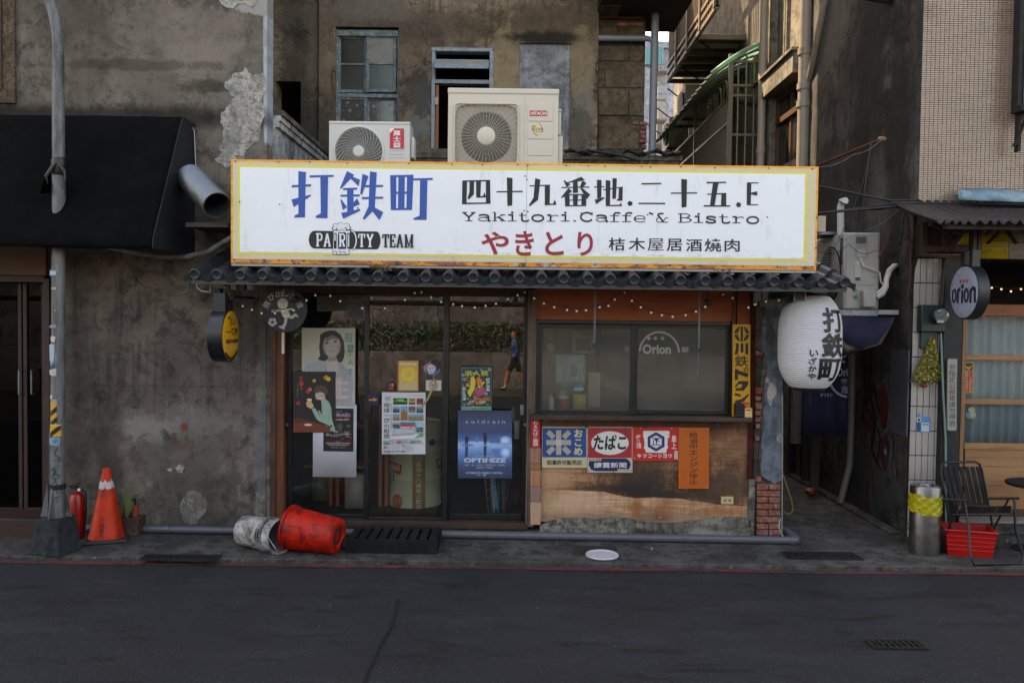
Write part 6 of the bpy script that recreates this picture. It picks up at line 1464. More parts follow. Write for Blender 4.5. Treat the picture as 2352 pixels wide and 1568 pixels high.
P.poly([(1400,610),(1530,600),(1570,700),(1450,710)],CR); P.line([(1410,625),(1340,645),(1280,640)],34,CR); P.line([(1520,615),(1600,610),(1640,640)],34,CR)
P.poly([(1445,705),(1570,695),(1580,735),(1480,750)],'#c0b7aa'); P.line([(1510,735),(1500,820),(1470,890)],44,CR); P.poly([(1380,885),(1440,870),(1490,890),(1480,935)],CR); P.line([(1550,735),(1600,740),(1650,705)],46,CR); P.poly([(1625,690),(1660,675),(1705,730),(1690,745)],CR)
P.line([(1462,825),(1512,838)],6,'#15181f'); P.ell(1295,815,68,68,CR); P.poly([(1295 + 26 * math.cos(a),815 + 26 * math.sin(a)) for a in [k * 2 * PI / 5 - PI / 2 for k in range(5)]],'#0f141f')
for k in range(5): a = k * 2 * PI / 5 - PI / 2; P.line([(1295 + 26 * math.cos(a),815 + 26 * math.sin(a)),(1295 + 52 * math.cos(a),815 + 52 * math.sin(a))],5,'#0f141f'); P.ell(1295 + 62 * math.cos(a),815 + 62 * math.sin(a),11,11,'#0f141f',8)
P.done('print',rt)
m = MB(); m.pbox(647,762,653,812,-.05,-.045,WHT,-.05); m.box(rc.x - .01,rc.x + .01,Yr + .03,-.02,rc.z - .01,rc.z + .01,BLK); m.build('bracket',rt)

# ================================================================== LANTERN
Yl = -.45; lc = W(1859.5,785,Yl); kL = (Yl - CAM.y) / FPX
lr = 70.5 * kL; lh = 208 * kL; lz0 = lc.z - lh / 2; lz1 = lc.z + lh / 2
def lrad(z):   # profile
  u = (z - lz0) / lh * 2 - 1; return lr * (1 - abs(u) ** 3.6 * .42) if abs(u) < .999 else lr * .55
PAPER = NT('lantern_paper'); O_ = PAPER.pos(); cc = PAPER.mix(PAPER.noise(PAPER.mp(O_,(1,1,.4)),4,6,.6),hexc('#b5b5b8'),hexc('#c4c4c8')); PAPER.set(PAPER.b.inputs['Base Color'],PAPER.mix(PAPER.ramp(PAPER.noise(O_,12,8,.7),.62,.72),cc,hexc('#a8a49c'))); PAPER.b.inputs['Roughness'].default_value = .55; PAPER.b.inputs['Subsurface Weight'].default_value = .0
lt = thing('paper_lantern','large ribbed white paper lantern with bold black kanji, hanging under the eave','lantern',(lc.x,Yl,lz0))
m = MB(); prof_ = []; nr = 46
for i in range(nr * 4 + 1):
  z = lz0 + lh * i / (nr * 4); e = lrad(z) - .0035 * (1 - abs(math.cos(PI * i / 4))) * 1.3;
  uu = (i / (nr * 4)); prof_.append((e,z))
prof_ = [(lr * .5,lz0 - .004)] + prof_ + [(lr * .5,lz1 + .004)]
m.lathe(prof_,(lc.x,Yl,0),PAPER.m,64); m.build('paper_body',lt,smooth=25)
m = MB(); m.lathe([(0,-.03),(lr * .50,-.03),(lr * .53,-.005),(lr * .5,.0)],(lc.x,Yl,lz0),BLK,40); m.lathe([(lr * .5,.0),(lr * .52,.02),(lr * .4,.03),(0,.03)],(lc.x,Yl,lz1),BLK,40); m.build('end_ring',lt)
m = MB(); m.tube([(lc.x + .02,Yl,lz0 - .03),(lc.x + .02,Yl,lz0 - .07)],.004,WIRE);
for k in range(2): m.tube([(lc.x + .02 + .012 * math.cos(a),Yl,lz0 - .085 - k * .04 + .016 * math.sin(a)) for a in [2 * PI * j / 10 for j in range(10)]],.003,IRON,5,closed=True)
m.build('ring_pull',lt)
def lmap(px,py,lift):   # px measured as arc angle: px = degrees*100
  z = W(1859.5,py,Yl).z; a = px; r = lrad(z) + .003 + lift; return Vector((lc.x + r * math.sin(a),Yl - r * math.cos(a),z))
P = Print(mp=lmap,sub=None); P.step = .0002
ZL = (1665.2,660.4,6.067)
def lanttext(ch,ang0,ang1,y0,y1,bold,sl=0):
  vs,fs = glyphs(ch,bold,3); a = min(v[0] for v in vs); b = max(v[0] for v in vs); lo = min(v[1] for v in vs); hi = max(v[1] for v in vs)
  vs,fs = subdiv2d(vs,fs,.12)
  P.raw([(ang0 + (ang1 - ang0) * (x - a) / (b - a) + sl * (y - lo),660.4 + (y1 - (y1 - y0) * (y - lo) / (hi - lo)) / 6.067) for x,y in vs],fs,ink('#101214'))
[lanttext(ch,a + d,b + d,y0 + e,y1 + e,.012) for ch,a,b,y0,y1 in (('打',.06,.95,285,610),('鉄',.03,.95,630,950),('町',-.02,.90,970,1270)) for d in (-.012,.012) for e in (-5,5)]
for ch,y0,y1,s_ in (('い',850,940,0),('ざ',955,1045,0),('か',1060,1150,0),('や',1165,1250,0)): lanttext(ch,-.34 - .03 * (y0 > 900) - .02 * (y0 > 1100),-.08 - .03 * (y0 > 900),y0,y1,.02)
P.done('lettering',lt)
# steel tubes that carry it
tb = thing('steel_tube_frame','dark square steel tubes under the right end of the eave, carrying the lantern','bracket',(lc.x,-.3,lz1 + .05))
m = MB(); m.pbox(1824,668,1851,692,-.62,1.0,STEEL,-.62); m.build('tube',tb,bev=.004)
m = MB(); m.pbox(1826,670,1849,690,-.622,-.60,BLK,-.62); m.build('tube_end',tb)
m = MB(); a,b = W(1742,698,-.5),W(1824,688,-.5); m.obox((a + b) / 2,(b - a) / 2,(0,.03,0),(0,0,.026),M('dark_brown_steel','#2a211a',rough=.5,metal=.4)); m.build('tube',tb)
m = MB(); m.pbox(1737,668,1748,700,-.2,-.1,PVCW,-.2); m.pbox(1751,668,1765,690,-.2,-.1,PVCW,-.2); m.build('junction_box',tb)
tb2 = thing('cable_junctions','tangle of cables and small grey junction boxes under the left end of the eave','junction boxes',(W(560,670,-.5).x,-.5,2.3))
for (a,b,c_,d,mt) in ((601,676,622,692,PVCW),(633,673,656,702,M('old_grey_box','#55524c',rough=.6)),(665,677,684,700,PVCW)):
  pass
for (a,b,c_,d,mt) in ((530,652,542,664,PVCW),(550,650,562,667,M('old_grey_box','#55524c',rough=.6)),(567,653,578,665,PVCW),(457,662,482,672,BLK),(484,662,506,680,BLK)):
  m = MB(); m.pbox(a,b,c_,d,-.5,-.42,mt,-.5); m.build('box',tb2,bev=.004)
m = MB(); m.tube([W(451,650,-.6),W(453,660,-.6),W(462,668,-.62),W(481,671,-.62)],.006,PVCW); m.tube([W(506,648,-.6),W(513,656,-.6),W(518,662,-.6)],.006,PVCW); m.tube([W(483,648,-.6),W(483,672,-.6)],.005,PVCW); m.tube([W(520,650,-.6),W(530,668,-.6),W(547,676,-.58)],.006,WIRE); m.build('cable',tb2)
m = MB(); m.pbox(500,682,536,690,-.74,-.70,RM1,-.72); m.pbox(500,678,536,684,-.72,-.1,RM1,-.72); m.build('support_arm',tb2)

# ================================================================== STRING LIGHTS
BULB = M('frosted_bulb','#c9c6bd',rough=.25,var=.05)
def z5(x,y): return (1177.1 + x / 2.314,631.6 + y / 2.314)
def z4(x,y): return (574.2 + x / 2.314,631.6 + y / 2.314)
def z8(x,y): return (436.4 + x / 6.827,620.2 + y / 6.827)
Lb = [z8(650,415),z8(825,562),z8(970,618),z4(62,202),z4(133,202),z4(177,190),z4(232,186),z4(301,134),z4(348,107),z4(427,110),z4(480,138),z4(596,176),z4(717,176),z4(824,131),z4(876,95),z4(912,90),z4(963,118),z4(1016,142),z4(1080,155),z4(1127,165),z4(1195,172),z4(1252,162),z4(1307,152),z4(1370,128),z4(1422,107),z4(1460,90)]
Rb = [z5(65,90),z5(116,123),z5(167,150),z5(222,170),z5(290,185),z5(341,190),z5(391,187),z5(463,170),z5(510,163),z5(544,129),z5(597,92),z5(635,136),z5(682,170),z5(737,199),z5(794,213),z5(851,221),z5(920,212),z5(975,193),z5(1025,168),z5(1119,102),z5(1170,122),z5(1254,172),z5(1290,156),z5(1347,140),z5(1415,133)]
def strand(pts,Y,label,first):
  t = thing('string_lights',label,'string lights',W(pts[0][0],pts[0][1],Y),'strings of small white globe bulbs under the eave'); w0 = wloc(t)
  ws = [W(x,y - 4,Y) for x,y in pts]; m = MB(); m.tube([p + Vector((0,0,.004)) for p in ws],.0028,WIRE,5); m.build('wire',t)
  for p in ws:
    if first is None:
      m = MB(); m.ball(ws[0] + Vector((0,0,-.017)),.0105,BULB,10); b_ = m.build('bulb',t); m = MB(); m.cyl(ws[0] + Vector((0,0,.002)),ws[0] + Vector((0,0,-.010)),.0062,.0062,BLK,8); s_ = m.build('socket',b_); s_.location = (0,0,0); first = (b_,s_,ws[0].copy()); continue
    b_ = dup(first[0],t); s_ = dup(first[1],b_); o_ = first[2] - WL_first[0] if False else None
    off = (p - w0) - (first[2] - first_w[0]) if False else None
    b_.location = (p - w0) - (first[2] - fw[0]); s_.parent = b_; s_.location = (0,0,0)
  return t,first
fw = [W(Lb[0][0],Lb[0][1],-.62)]
t_,fst = strand(Lb,-.62,'string of small white globe bulbs swagged in front of the sliding glass doors',None)
strand(Rb,-.62,'string of small white globe bulbs swagged in front of the orange fascia and serving window',fst)

# spot lamps (small black cameras/spots)
for (px,py,lab) in ((602,712,'small black spot lamp half hidden behind the round child sign'),(1626,692,'small black spot lamp hanging at the right chain under the eave'),(1184,690,'small black spot lamp above the right sliding door')):
  if px == 602: px,py = 610 + 67,684
  p = W(px,py,-.5); t = thing('spot_lamp',lab,'lamp',p,'black spot lamps under the eave')
  m = MB(); m.cyl(p + Vector((0,-.05,-.02)),p + Vector((0,.04,.0)),.03,.022,BLK,14); m.build('head',t,bev=.003); m = MB(); m.tube([p + Vector((0,0,.0)),p + Vector((0,.01,.06)),p + Vector((0,.02,.12))],.007,BLK); m.build('bracket',t)
# chains
def chain(px,py0,py1,Y,label,loop=True):
  p0,p1 = W(px[0],py0,Y),W(px[1],py1,Y); n = int((p0 - p1).length / .022); m = MB()
  for k in range(n):
    c0 = p0.lerp(p1,(k + .5) / n); a = (k % 2) * PI / 2 + .5
    ux = Vector((math.cos(a),math.sin(a),0)); m.tube([c0 + ux * .0075 * math.cos(t) + Vector((0,0,.0165)) * math.sin(t) for t in [2 * PI * j / 10 for j in range(10)]],.0034,STEEL,5,closed=True)
  if loop: m.tube([p1 + Vector((.022 * math.sin(t) * .7,0,-.02 * math.sin(2 * t) - .01)) for t in [2 * PI * j / 14 for j in range(14)]],.005,BLK,6,closed=True)
  o = m.build('hanging_chain'); tag(o,label,'chain','chains hanging in front of the serving window'); return o
chain((1367,1365),668,790,-.40,'longer-looped steel chain with black hook at its end, in front of the left window pane')
o = chain((1607,1605),672,800,-.40,'steel chain with black ring, in front of the right window pane');
m = MB(); q0,q1 = W(1605,806,-.4),W(1602,862,-.4)
for k in range(12):
  c0 = q0.lerp(q1,(k + .5) / 12); a = (k % 2) * PI / 2; ux = Vector((math.cos(a),math.sin(a),0)); m.tube([c0 + ux * .006 * math.cos(t) + Vector((0,0,.013)) * math.sin(t) for t in [2 * PI * j / 8 for j in range(8)]],.0018,STEEL,5,closed=True)
e = m.build('chain_tail',o);

# ================================================================== POSTERS AND STICKERS ON THE GLASS
YP = YD - .006
K6 = (666.1,740.7,4.334); K5 = (838.4,792.4,3.90); K7 = (1022.1,815.4,3.959); KS = (1217.3,953.2,5.535)
def poster(z,x0,y0,x1,y1,fn,base,label,cat='poster',name='poster',Y=YP,th=.0015,group='posters and stickers on the glass doors'):
  P = Print(Y=Y,z=z); P.step = .00012; fn(P); a = P.t(x0,y0); b = P.t(x1,y1)
  return slab_poster(P,name,a[0],a[1],b[0],b[1],th,ink(base),label,cat,group=group)
# large blank sheet
poster(K6,228,815,662,1535,lambda P: None,'#b3b6be','plain white sheet of paper hanging below the portrait poster on the left door',cat='paper',name='paper_sheet',Y=YP + .003)
def portrait(P):
  P.rect(118,55,648,420,'#a39c8e'); P.rect(118,420,648,828,'#a8a59f')
  H = '#2b2622'; F = '#9b8f88'
  P.poly([(345,92),(400,76),(450,80),(500,115),(535,180),(546,280),(540,340),(520,390),(490,398),(350,394),(276,364),(300,330),(290,240),(300,160)],H)
  P.poly([(150,440),(200,400),(310,378),(360,385),(480,390),(560,440),(620,500),(635,640),(610,790),(118,790),(118,470)],'#8d9196')
  P.poly([(360,370),(475,370),(482,470),(440,560),(380,500),(350,400)],'#a69d96')
  P.poly([(330,200),(350,150),(420,120),(480,150),(505,210),(500,280),(470,325),(425,348),(380,335),(345,300),(328,250)],F)
  P.poly([(345,92),(440,90),(470,150),(400,165),(330,205)],H)
  P.ell(370,204,18,8,'#2e2826',10); P.ell(452,190,18,8,'#2e2826',10); P.poly([(300,120),(345,92),(352,200),(335,330),(300,330)],H); P.poly([(478,110),(535,180),(530,360),(490,380),(508,240)],H); P.line([(350,190),(385,184)],4,'#5a504c'); P.line([(436,170),(470,170)],4,'#5a504c'); P.line([(415,210),(405,242),(425,246)],3,'#7a6e69'); P.line([(400,286),(425,280),(448,284)],6,'#7d5d58')
  P.poly([(330,200),(350,150),(365,150),(350,230),(360,310),(345,300),(328,250)],'#837771'); P.poly([(478,230),(505,210),(500,280),(470,325),(450,338),(478,290)],'#857973'); P.poly([(380,335),(425,348),(462,330),(470,380),(375,385)],'#857a73'); P.poly([(365,150),(420,120),(480,150),(495,175),(430,155),(360,190)],'#6a5f5a'); P.line([(360,400),(352,470),(380,520)],4,'#6e7277'); P.line([(482,400),(560,480),(545,570)],4,'#6e7277'); P.line([(180,410),(200,480)],3,'#74787d'); P.line([(520,410),(530,540)],3,'#74787d')
  for ch,a,b,c_,d in (('招',545,100,620,195),('募',562,215,640,335),('人',575,360,632,425),('才',575,450,622,515)): P.text(ch,a,b,c_,d,'#1f7a60',bold=.01,rot=.08)
  P.rect(430,548,470,750,'#b59f9a'); P.rect(430,585,580,612,'#b59f9a'); P.rect(430,655,580,682,'#b59f9a'); P.rect(430,725,590,755,'#b59f9a'); P.rect(480,548,510,750,'#b59f9a')
  for k in range(4): P.rect(455,788 + k * 9,630,790 + k * 9,'#77746e')
poster(K6,118,55,648,828,portrait,'#a39c8e','large pale portrait poster of a dark-haired woman in a grey jacket with green handwriting',Y=YP)
def flash(P):
  P.rect(338,860,626,1275,'#0e0d10'); P.rect(350,990,606,1225,'#3a0d16'); P.rect(356,996,600,1170,'#15090e')
  P.text('夜光祭',455,874,520,892,'#4f8f8a'); P.text('HRAID',440,900,604,945,'#a03a4a',bold=.03,slant=-.2); P.text('HRAID',443,902,600,930,'#7d9fb5',bold=.01,slant=-.2); P.text('TATTOO FLASH PARTY',400,958,592,972,'#c9c4bd',bold=.02)
  random.seed(12)
  for k in range(26):
    x,y = random.uniform(365,590),random.uniform(1010,1160); c_ = random.choice(['#4c5f4a','#6a2430','#8a3040','#3f4f44','#7d8a76','#2b3a30'])
    P.poly([(x + random.uniform(8,26) * math.cos(a),y + random.uniform(6,20) * math.sin(a)) for a in [j * 2 * PI / 6 for j in range(6)]],c_)
  P.ell(500,1035,26,34,'#3a4a3e',12); P.line([(430,1125),(560,1105)],20,'#56655a'); P.line([(560,1125),(612,1150)],12,'#7a3038')
  for a in range(6): P.line([(572,1108),(572 + 34 * math.cos(a * PI / 3),1108 + 34 * math.sin(a * PI / 3))],3,'#c9b8cf')
  P.text('Guest DJ',455,1180,505,1190,'#c9c4bd'); P.text('ODIN KUINO(5/16) MLT R.A.B Kelis(5/17)',360,1194,604,1203,'#d0ccc6',bold=.02); P.text('刺青/塗鴉/手做甜點/美式髮廊/古著',380,1208,584,1219,'#c9c4bd'); P.text('2025.5.16-5.17 17:00-22:00',402,1228,560,1235,'#a5a09a'); P.text('台北市大同區延平北路一段',415,1240,545,1247,'#a5a09a')
poster(K6,332,853,632,1280,flash,'#0c0b0e','black flash party poster with red and teal artwork, over the white sheet',Y=YP - .002)
def beer(P):
  P.rect(32,487,455,1092,'#161514'); P.poly([(32,960),(120,950),(250,990),(360,1015),(420,1050),(455,1090),(32,1092)],'#4f1f12'); P.poly([(32,1000),(200,985),(360,1030),(430,1085),(32,1090)],'#6b2c18')
  P.ell(180,1016,44,13,'#a8805f'); P.ell(180,1016,34,8,'#cfc2b0')
  for x,y,r,c_ in ((241,578,18,'#c4881f'),(360,547,24,'#c4701a'),(385,562,20,'#cfa42c'),(178,684,21,'#b3201c'),(200,664,19,'#b5565c'),(82,801,20,'#a81c18')): P.ell(x,y,r,r,c_,18)
  P.poly([(312,775),(350,758),(390,790),(412,850),(418,960),(455,1080),(440,1090),(375,1015),(340,1000),(300,985),(265,960),(225,880),(220,852),(250,850),(300,930),(318,900)],'#7f9f8f')
  P.poly([(275,870),(300,880),(318,930),(300,925)],'#a88f80'); P.line([(312,790),(330,880),(320,960)],3,'#4c6558'); P.line([(412,850),(390,900),(380,990)],3,'#4c6558')
  P.poly([(262,690),(345,680),(350,760),(312,772),(285,765),(262,765),(250,720)],'#b39c92'); P.poly([(235,690),(250,640),(300,618),(350,632),(380,670),(378,705),(352,735),(335,700),(300,690),(270,700),(240,700)],'#4a342c')
  P.line([(270,708),(290,706)],4,'#2b1e1a'); P.line([(262,742),(275,745)],5,'#8f2a24'); P.ell(330,730,6,8,'#8f2a24',8); P.ell(310,725,14,9,'#b5807a',10)
  P.poly([(160,800),(175,785),(215,790),(238,830),(215,858),(170,835)],'#b39c92'); P.poly([(172,765),(215,765),(212,830),(176,830)],'#c49a4a'); P.rect(172,757,215,775,'#cfc6b8')
  for ch,y in (('ビ',530),('ー',585),('ル',628)): P.text(ch,96,y,134,y + 42,'#b5302c',bold=.03,rot=PI / 2 if ch == 'ー' else 0)
  P.line([(70,608),(82,625),(74,640),(80,660),(72,680),(80,700),(74,720),(76,740)],3,'#8f8a84')
poster(K6,32,487,455,1092,beer,'#161514','black painted poster of a short-haired woman in pale green holding a glass of beer',Y=YP - .004)
def arrow(P): P.rect(772,710,885,823,'#101638'); P.poly([(785,762),(835,760),(828,745),(872,765),(828,788),(836,774),(785,775)],'#c47a2c')
poster(K6,772,710,885,823,arrow,'#101638','small navy square sign with orange arrow pointing right between the two left doors',cat='sign',name='arrow_sign',Y=YD - .004)
def peace(P):
  P.rect(152,423,541,975,'#b9bcc2'); P.ell(205,473,31,34,'#8f9296',24,holes=[(29.5,32.5)]); P.text('2027',181,460,231,486,'#15171a',bold=.015); P.text('環遊世界航線',182,490,229,497,'#333538'); P.text('PEACE BOAT',443,446,521,456,'#5a5e66')
  P.text('地球一周の船旅',165,515,222,838,'#15171a',bold=.012,vertical=True); P.text('感受地球，活出真實的自己！',225,518,240,778,'#4a4d52',vertical=True)
  for (a,b,c_,d,cs) in ((252,474,380,531,('#1d3a1a','#3f7a2c','#1b1c24')),(393,476,451,532,('#8a6a48','#a98a63','#4f4030')),(463,475,522,533,('#7c3a26','#5a2a1c','#8f5538')),(251,545,310,602,('#8d99a6','#4c5a68','#2a3038')),(321,545,380,673,('#5f93a5','#a06a35','#b3793c')),(392,546,450,603,('#6b5a58','#3a4a6a','#8f7a6a')),(463,546,521,604,('#6f87a0','#3c5a38','#2c3f26')),(251,615,309,672,('#5f86b3','#a87c58','#7c5a42')),(391,616,522,674,('#5f93b5','#8d6a5a','#5a7a4a')),(250,686,310,743,('#8f9aa5','#2f3a48','#4a5563')),(320,687,449,745,('#2c6a8f','#b3322c','#c4a0a0')),(462,687,520,815,('#8fb0c9','#3f4a52','#4f9f6a')),(251,757,448,812,('#7f9fb8','#5a7088','#9fb0bf'))):
    h = (d - b) / 3; P.rect(a,b,c_,b + h * 1.1,cs[0]); P.rect(a,b + h * 1.1,c_,b + h * 2,cs[1]); P.rect(a,b + h * 2,c_,d,cs[2])
    random.seed(int(a + b))
    for k in range(6): x = random.uniform(a + 6,c_ - 8); y = random.uniform(b + h,d - 6); P.poly([(x - 5,y + 4),(x,y - random.uniform(4,12)),(x + 6,y + 5)],random.choice(cs))
  P.poly([(322,665),(349,565),(378,665)],'#8f5c30'); P.poly([(270,490),(330,478),(370,500),(320,505)],'#5fae3c')
  P.poly([(220,805),(260,775),(300,750),(370,747),(440,765),(460,785),(492,790),(440,835),(230,838)],'#a9adb5'); P.poly([(225,818),(480,796),(440,838),(232,838)],'#c4c7cc');
  for k in range(3): P.line([(245,795 + k * 9),(440,785 + k * 7)],2.5,'#4c525c')
  for s,a,c_ in (('北歐北美冰河',166,'#1c5f6a'),('南歐古城極光',286,'#a32c2c'),('非洲南美南極',406,'#2c5a3a')): P.text(s,a,848,a + 95,862,c_,bold=.01); P.rect(a,864,a + 44,874,c_); P.rect(a + 48,865,a + 112,873,'#8f9296')
  P.text('30',168,898,198,926,'#15171a',bold=.02); P.rect(166,880,228,887,'#2a2c30'); P.text('萬元起',203,908,228,920,'#15171a'); P.rect(335,886,352,904,'#3f9a4c'); P.text('船旅說明會報名請洽詢',357,896,420,904,'#2c6a3a');
  for k in range(6): P.rect(234,884 + k * 9,318,886 + k * 9,'#8f9296')
  for k in range(3): P.rect(338,912 + k * 8,440,914 + k * 8,'#77797d')
  P.rect(168,938,232,958,'#7d8086'); P.text('(02) 412- 8688',240,940,362,958,'#1b1d20',bold=.02); P.rect(368,942,418,944,'#77797d'); P.rect(368,950,410,952,'#77797d')
poster(K5,152,423,541,975,peace,'#b9bcc2','white world cruise poster with a grid of travel pictures and a ship',Y=YP)
def downy(P):
  P.rect(289,137,485,413,'#8d4a3c'); P.rect(300,140,474,408,'#b58a4c'); P.rect(306,180,470,330,'#c4973c'); P.ell(387,262,82,80,'#cda53a'); P.ell(387,262,60,60,'#d2b04c'); P.ell(387,262,30,30,'#caa24a'); P.rect(306,340,470,400,'#b8a27a'); P.text('downy',306,150,470,188,'#cfc8ba',bold=.03)
  for x in (330,445): P.ell(x,325,22,14,'#b5a56a',14)
poster(K5,289,137,485,413,downy,'#8d4a3c','small yellow and orange poster reading downy, on the middle door',Y=YP)
def nosmoke(P): P.rect(545,314,683,407,'#b3b0aa'); P.ell(614,360,41,41,'#a3262c',28,holes=[(34,34)]); P.rect(588,355,640,364,'#222222'); P.line([(588,334),(640,386)],7,'#a3262c')
poster(K5,545,314,683,407,nosmoke,'#b3b0aa','white no smoking sticker with red ring on the middle door',cat='sticker',name='sticker')
P = Print(Y=YP,z=K5); P.ell(233,369,41,41,'#141214',28); P.text('20',210,340,238,368,'#b3402c',bold=.03); P.text('26',210,372,255,398,'#b3402c',bold=.03); P.ell(247,356,10,15,'#b5746a',12); tag(P.done('sticker'),'round black sticker reading 2026 in red, left of the yellow poster','sticker','posters and stickers on the glass doors')
P = Print(Y=YP,z=K5); hx = [(600 + 80 * math.cos(a),212 + 74 * math.sin(a)) for a in [k * PI / 3 + .3 for k in range(6)]]; P.poly(hx,'#3f5f86'); P.poly([(522,190),(600,140),(560,220),(530,240)],'#a3607c'); P.poly([(560,190),(590,165),(625,170),(635,210),(615,250),(580,262),(560,235)],'#b3a9ac'); P.poly([(565,175),(600,140),(650,150),(675,200),(640,240),(632,190),(590,165)],'#1c1c26'); P.line([(570,205),(590,215)],6,'#8f3a48'); P.line([(600,205),(622,196)],6,'#8f3a48'); P.line([(582,240),(600,244)],5,'#8f3a48'); P.line([(548,220),(560,262),(610,275)],9,'#20263f')
tag(P.done('sticker'),'hexagonal sticker of a stern painted theatre face with black hair on the middle door','sticker','posters and stickers on the glass doors')
m = MB(); m.tube([W(*p,YP - .004) for p in ((996,866),(1000,880),(992,895),(983,915),(970,932),(966,940))],[.004,.010,.013,.012,.008,.002],M('dry_grass_blade','#8f8a5c',rough=.7),5); tag(m.build('dried_leaf'),'dry pale blade of leaf taped across the no smoking sticker','leaf')
def fest(P):
  P.rect(145,108,425,503,'#2f5f62'); random.seed(31); P.rect(152,118,418,498,'#1f3c3c')
  cs = ['#b39a2c','#3f8f92','#a33a48','#c4552c','#2c6a7a','#b5a07c','#1a2c2c','#d2be4a','#8f2c4a']
  for k in range(150):
    x,y = random.gauss(285,55),random.gauss(310,70); x = min(412,max(158,x)); y = min(470,max(130,y)); r = random.uniform(6,20)
    P.poly([(x + random.uniform(.4,1) * r * math.cos(a),y + random.uniform(.4,1) * r * math.sin(a)) for a in [j * 2 * PI / 7 for j in range(7)]],random.choice(cs))
  P.poly([(235,200),(260,190),(280,230),(270,300),(230,380),(205,340),(230,290)],'#c4b23c'); P.poly([(290,200),(310,200),(340,230),(330,275),(290,270)],'#c4702c'); P.poly([(270,320),(350,290),(380,340),(300,380)],'#a8465a')
  P.text('浪人祭',178,138,398,190,'#c4b84a',bold=.02); P.text('星海戀動',372,205,412,330,'#b5c4c0',vertical=True,bold=.01); P.text('府城浪漫',156,290,194,410,'#b5c4c0',vertical=True,bold=.01); P.text('VAGABOND',262,385,410,428,'#c46a2c',bold=.03,rot=-.22); P.text('2025',310,415,372,440,'#b3b9b5',bold=.02,rot=-.2)
  P.rect(150,470,420,498,'#3f8f92'); P.rect(150,466,420,472,'#b39a2c'); P.text('10.17・10.19 肥兮平原露天草皮',156,476,412,490,'#15201f',bold=.02); P.ell(178,449,20,20,'#7a2c2c'); P.ell(178,449,14,14,'#3f6f62'); P.ell(388,449,20,20,'#1a1a1a'); P.ell(388,449,14,14,'#3f6f62'); P.rect(168,205,196,232,'#8f8a2c')
  for x,y in ((405,130),(165,180),(215,440),(375,350)):
    for d in (-6,6): P.line([(x - 14,y + d),(x + 14,y + d - 4)],2.5,'#b5c4c0'); P.line([(x + d,y - 14),(x + d + 4,y + 14)],2.5,'#b5c4c0')
poster(K7,145,108,425,503,fest,'#2f5f62','small crowded multicoloured music festival poster on the right door',Y=YP)
def cold(P):
  n = 14; stops = [(503,'#2c3850'),(600,'#39486a'),(690,'#34456c'),(760,'#3f68a0'),(800,'#7fa3cf'),(815,'#8fb0d6'),(860,'#5f8fc4'),(930,'#3f6a9c'),(1010,'#2c4668'),(1117,'#22344e')]
  def lerp(h1,h2,f): return '#' + ''.join('%02x' % int(int(h1[i:i + 2],16) * (1 - f) + int(h2[i:i + 2],16) * f) for i in (1,3,5))
  y = 503
  for k in range(len(stops) - 1):
    (ya,ca),(yb_,cb) = stops[k],stops[k + 1]; q = 4
    for j in range(q): P.rect(118,ya + (yb_ - ya) * j / q,609,ya + (yb_ - ya) * (j + 1) / q,lerp(ca,cb,j / q))
  for rx,ry,c_ in ((70,70,'#6f9ccf'),(52,50,'#8fb5de'),(34,30,'#b3cdea')): P.ell(550 - (70 - rx) * .2,775,rx * .8,ry * .6,c_); P.ell(550,880,rx * .7,ry * .8,c_)
  P.ell(300,800,110,16,'#8fb5de'); P.ell(200,815,60,14,'#7a7aa8')
  S = '#1c2a44'
  def man(x,y0,y1,c_,w=1.0):
    h = y1 - y0; P.ell(x,y0 + h * .08,9 * w,h * .08,c_,12); P.poly([(x - 13 * w,y0 + h * .17),(x + 12 * w,y0 + h * .17),(x + 14 * w,y0 + h * .5),(x + 10 * w,y1),(x + 2,y1),(x,y0 + h * .62),(x - 4,y1),(x - 12 * w,y1),(x - 13 * w,y0 + h * .5)],c_)
  man(197,730,812,S,1.1); P.line([(190,785),(232,750)],5,S); man(366,700,815,S,1.1); P.line([(352,725),(350,700)],8,S); man(291,735,795,'#4c74ac',.8); man(488,730,798,'#3f68a0',1.1); P.rect(408,765,480,792,'#3f68a0')
  P.poly([(185,822),(210,822),(206,925),(183,925)],'#2a3c5c'); P.poly([(352,822),(380,822),(372,940),(352,940)],'#2a3c5c'); P.poly([(425,850),(500,850),(480,905),(430,880)],'#4a74ac')
  P.text('c o l d r a i n',188,588,546,618,'#a8b3c4',bold=.004); P.text('ASIA TOUR TAIPEI 2025',268,912,448,924,'#9fabc0',bold=.02); P.text('OPTIMIZE',170,932,552,974,'#a9b5c9',bold=.05); P.text('SAT. - 01 - NOV - TAIWAN - TAIPEI',180,989,544,1006,'#9890a8',bold=.03); P.text('LEGACY TERA',284,1012,438,1029,'#9890a8',bold=.03); P.text('OPTIMIZE EP COMING THIS FALL',190,1060,528,1076,'#a3afc4',bold=.03); P.rect(288,1082,326,1094,'#6f6f8c'); P.rect(345,1081,372,1095,'#8f95a8')
poster(K7,118,503,606,1117,cold,'#2c3850','tall blue concert poster with silhouetted musicians, on the right door',Y=YP - .002)
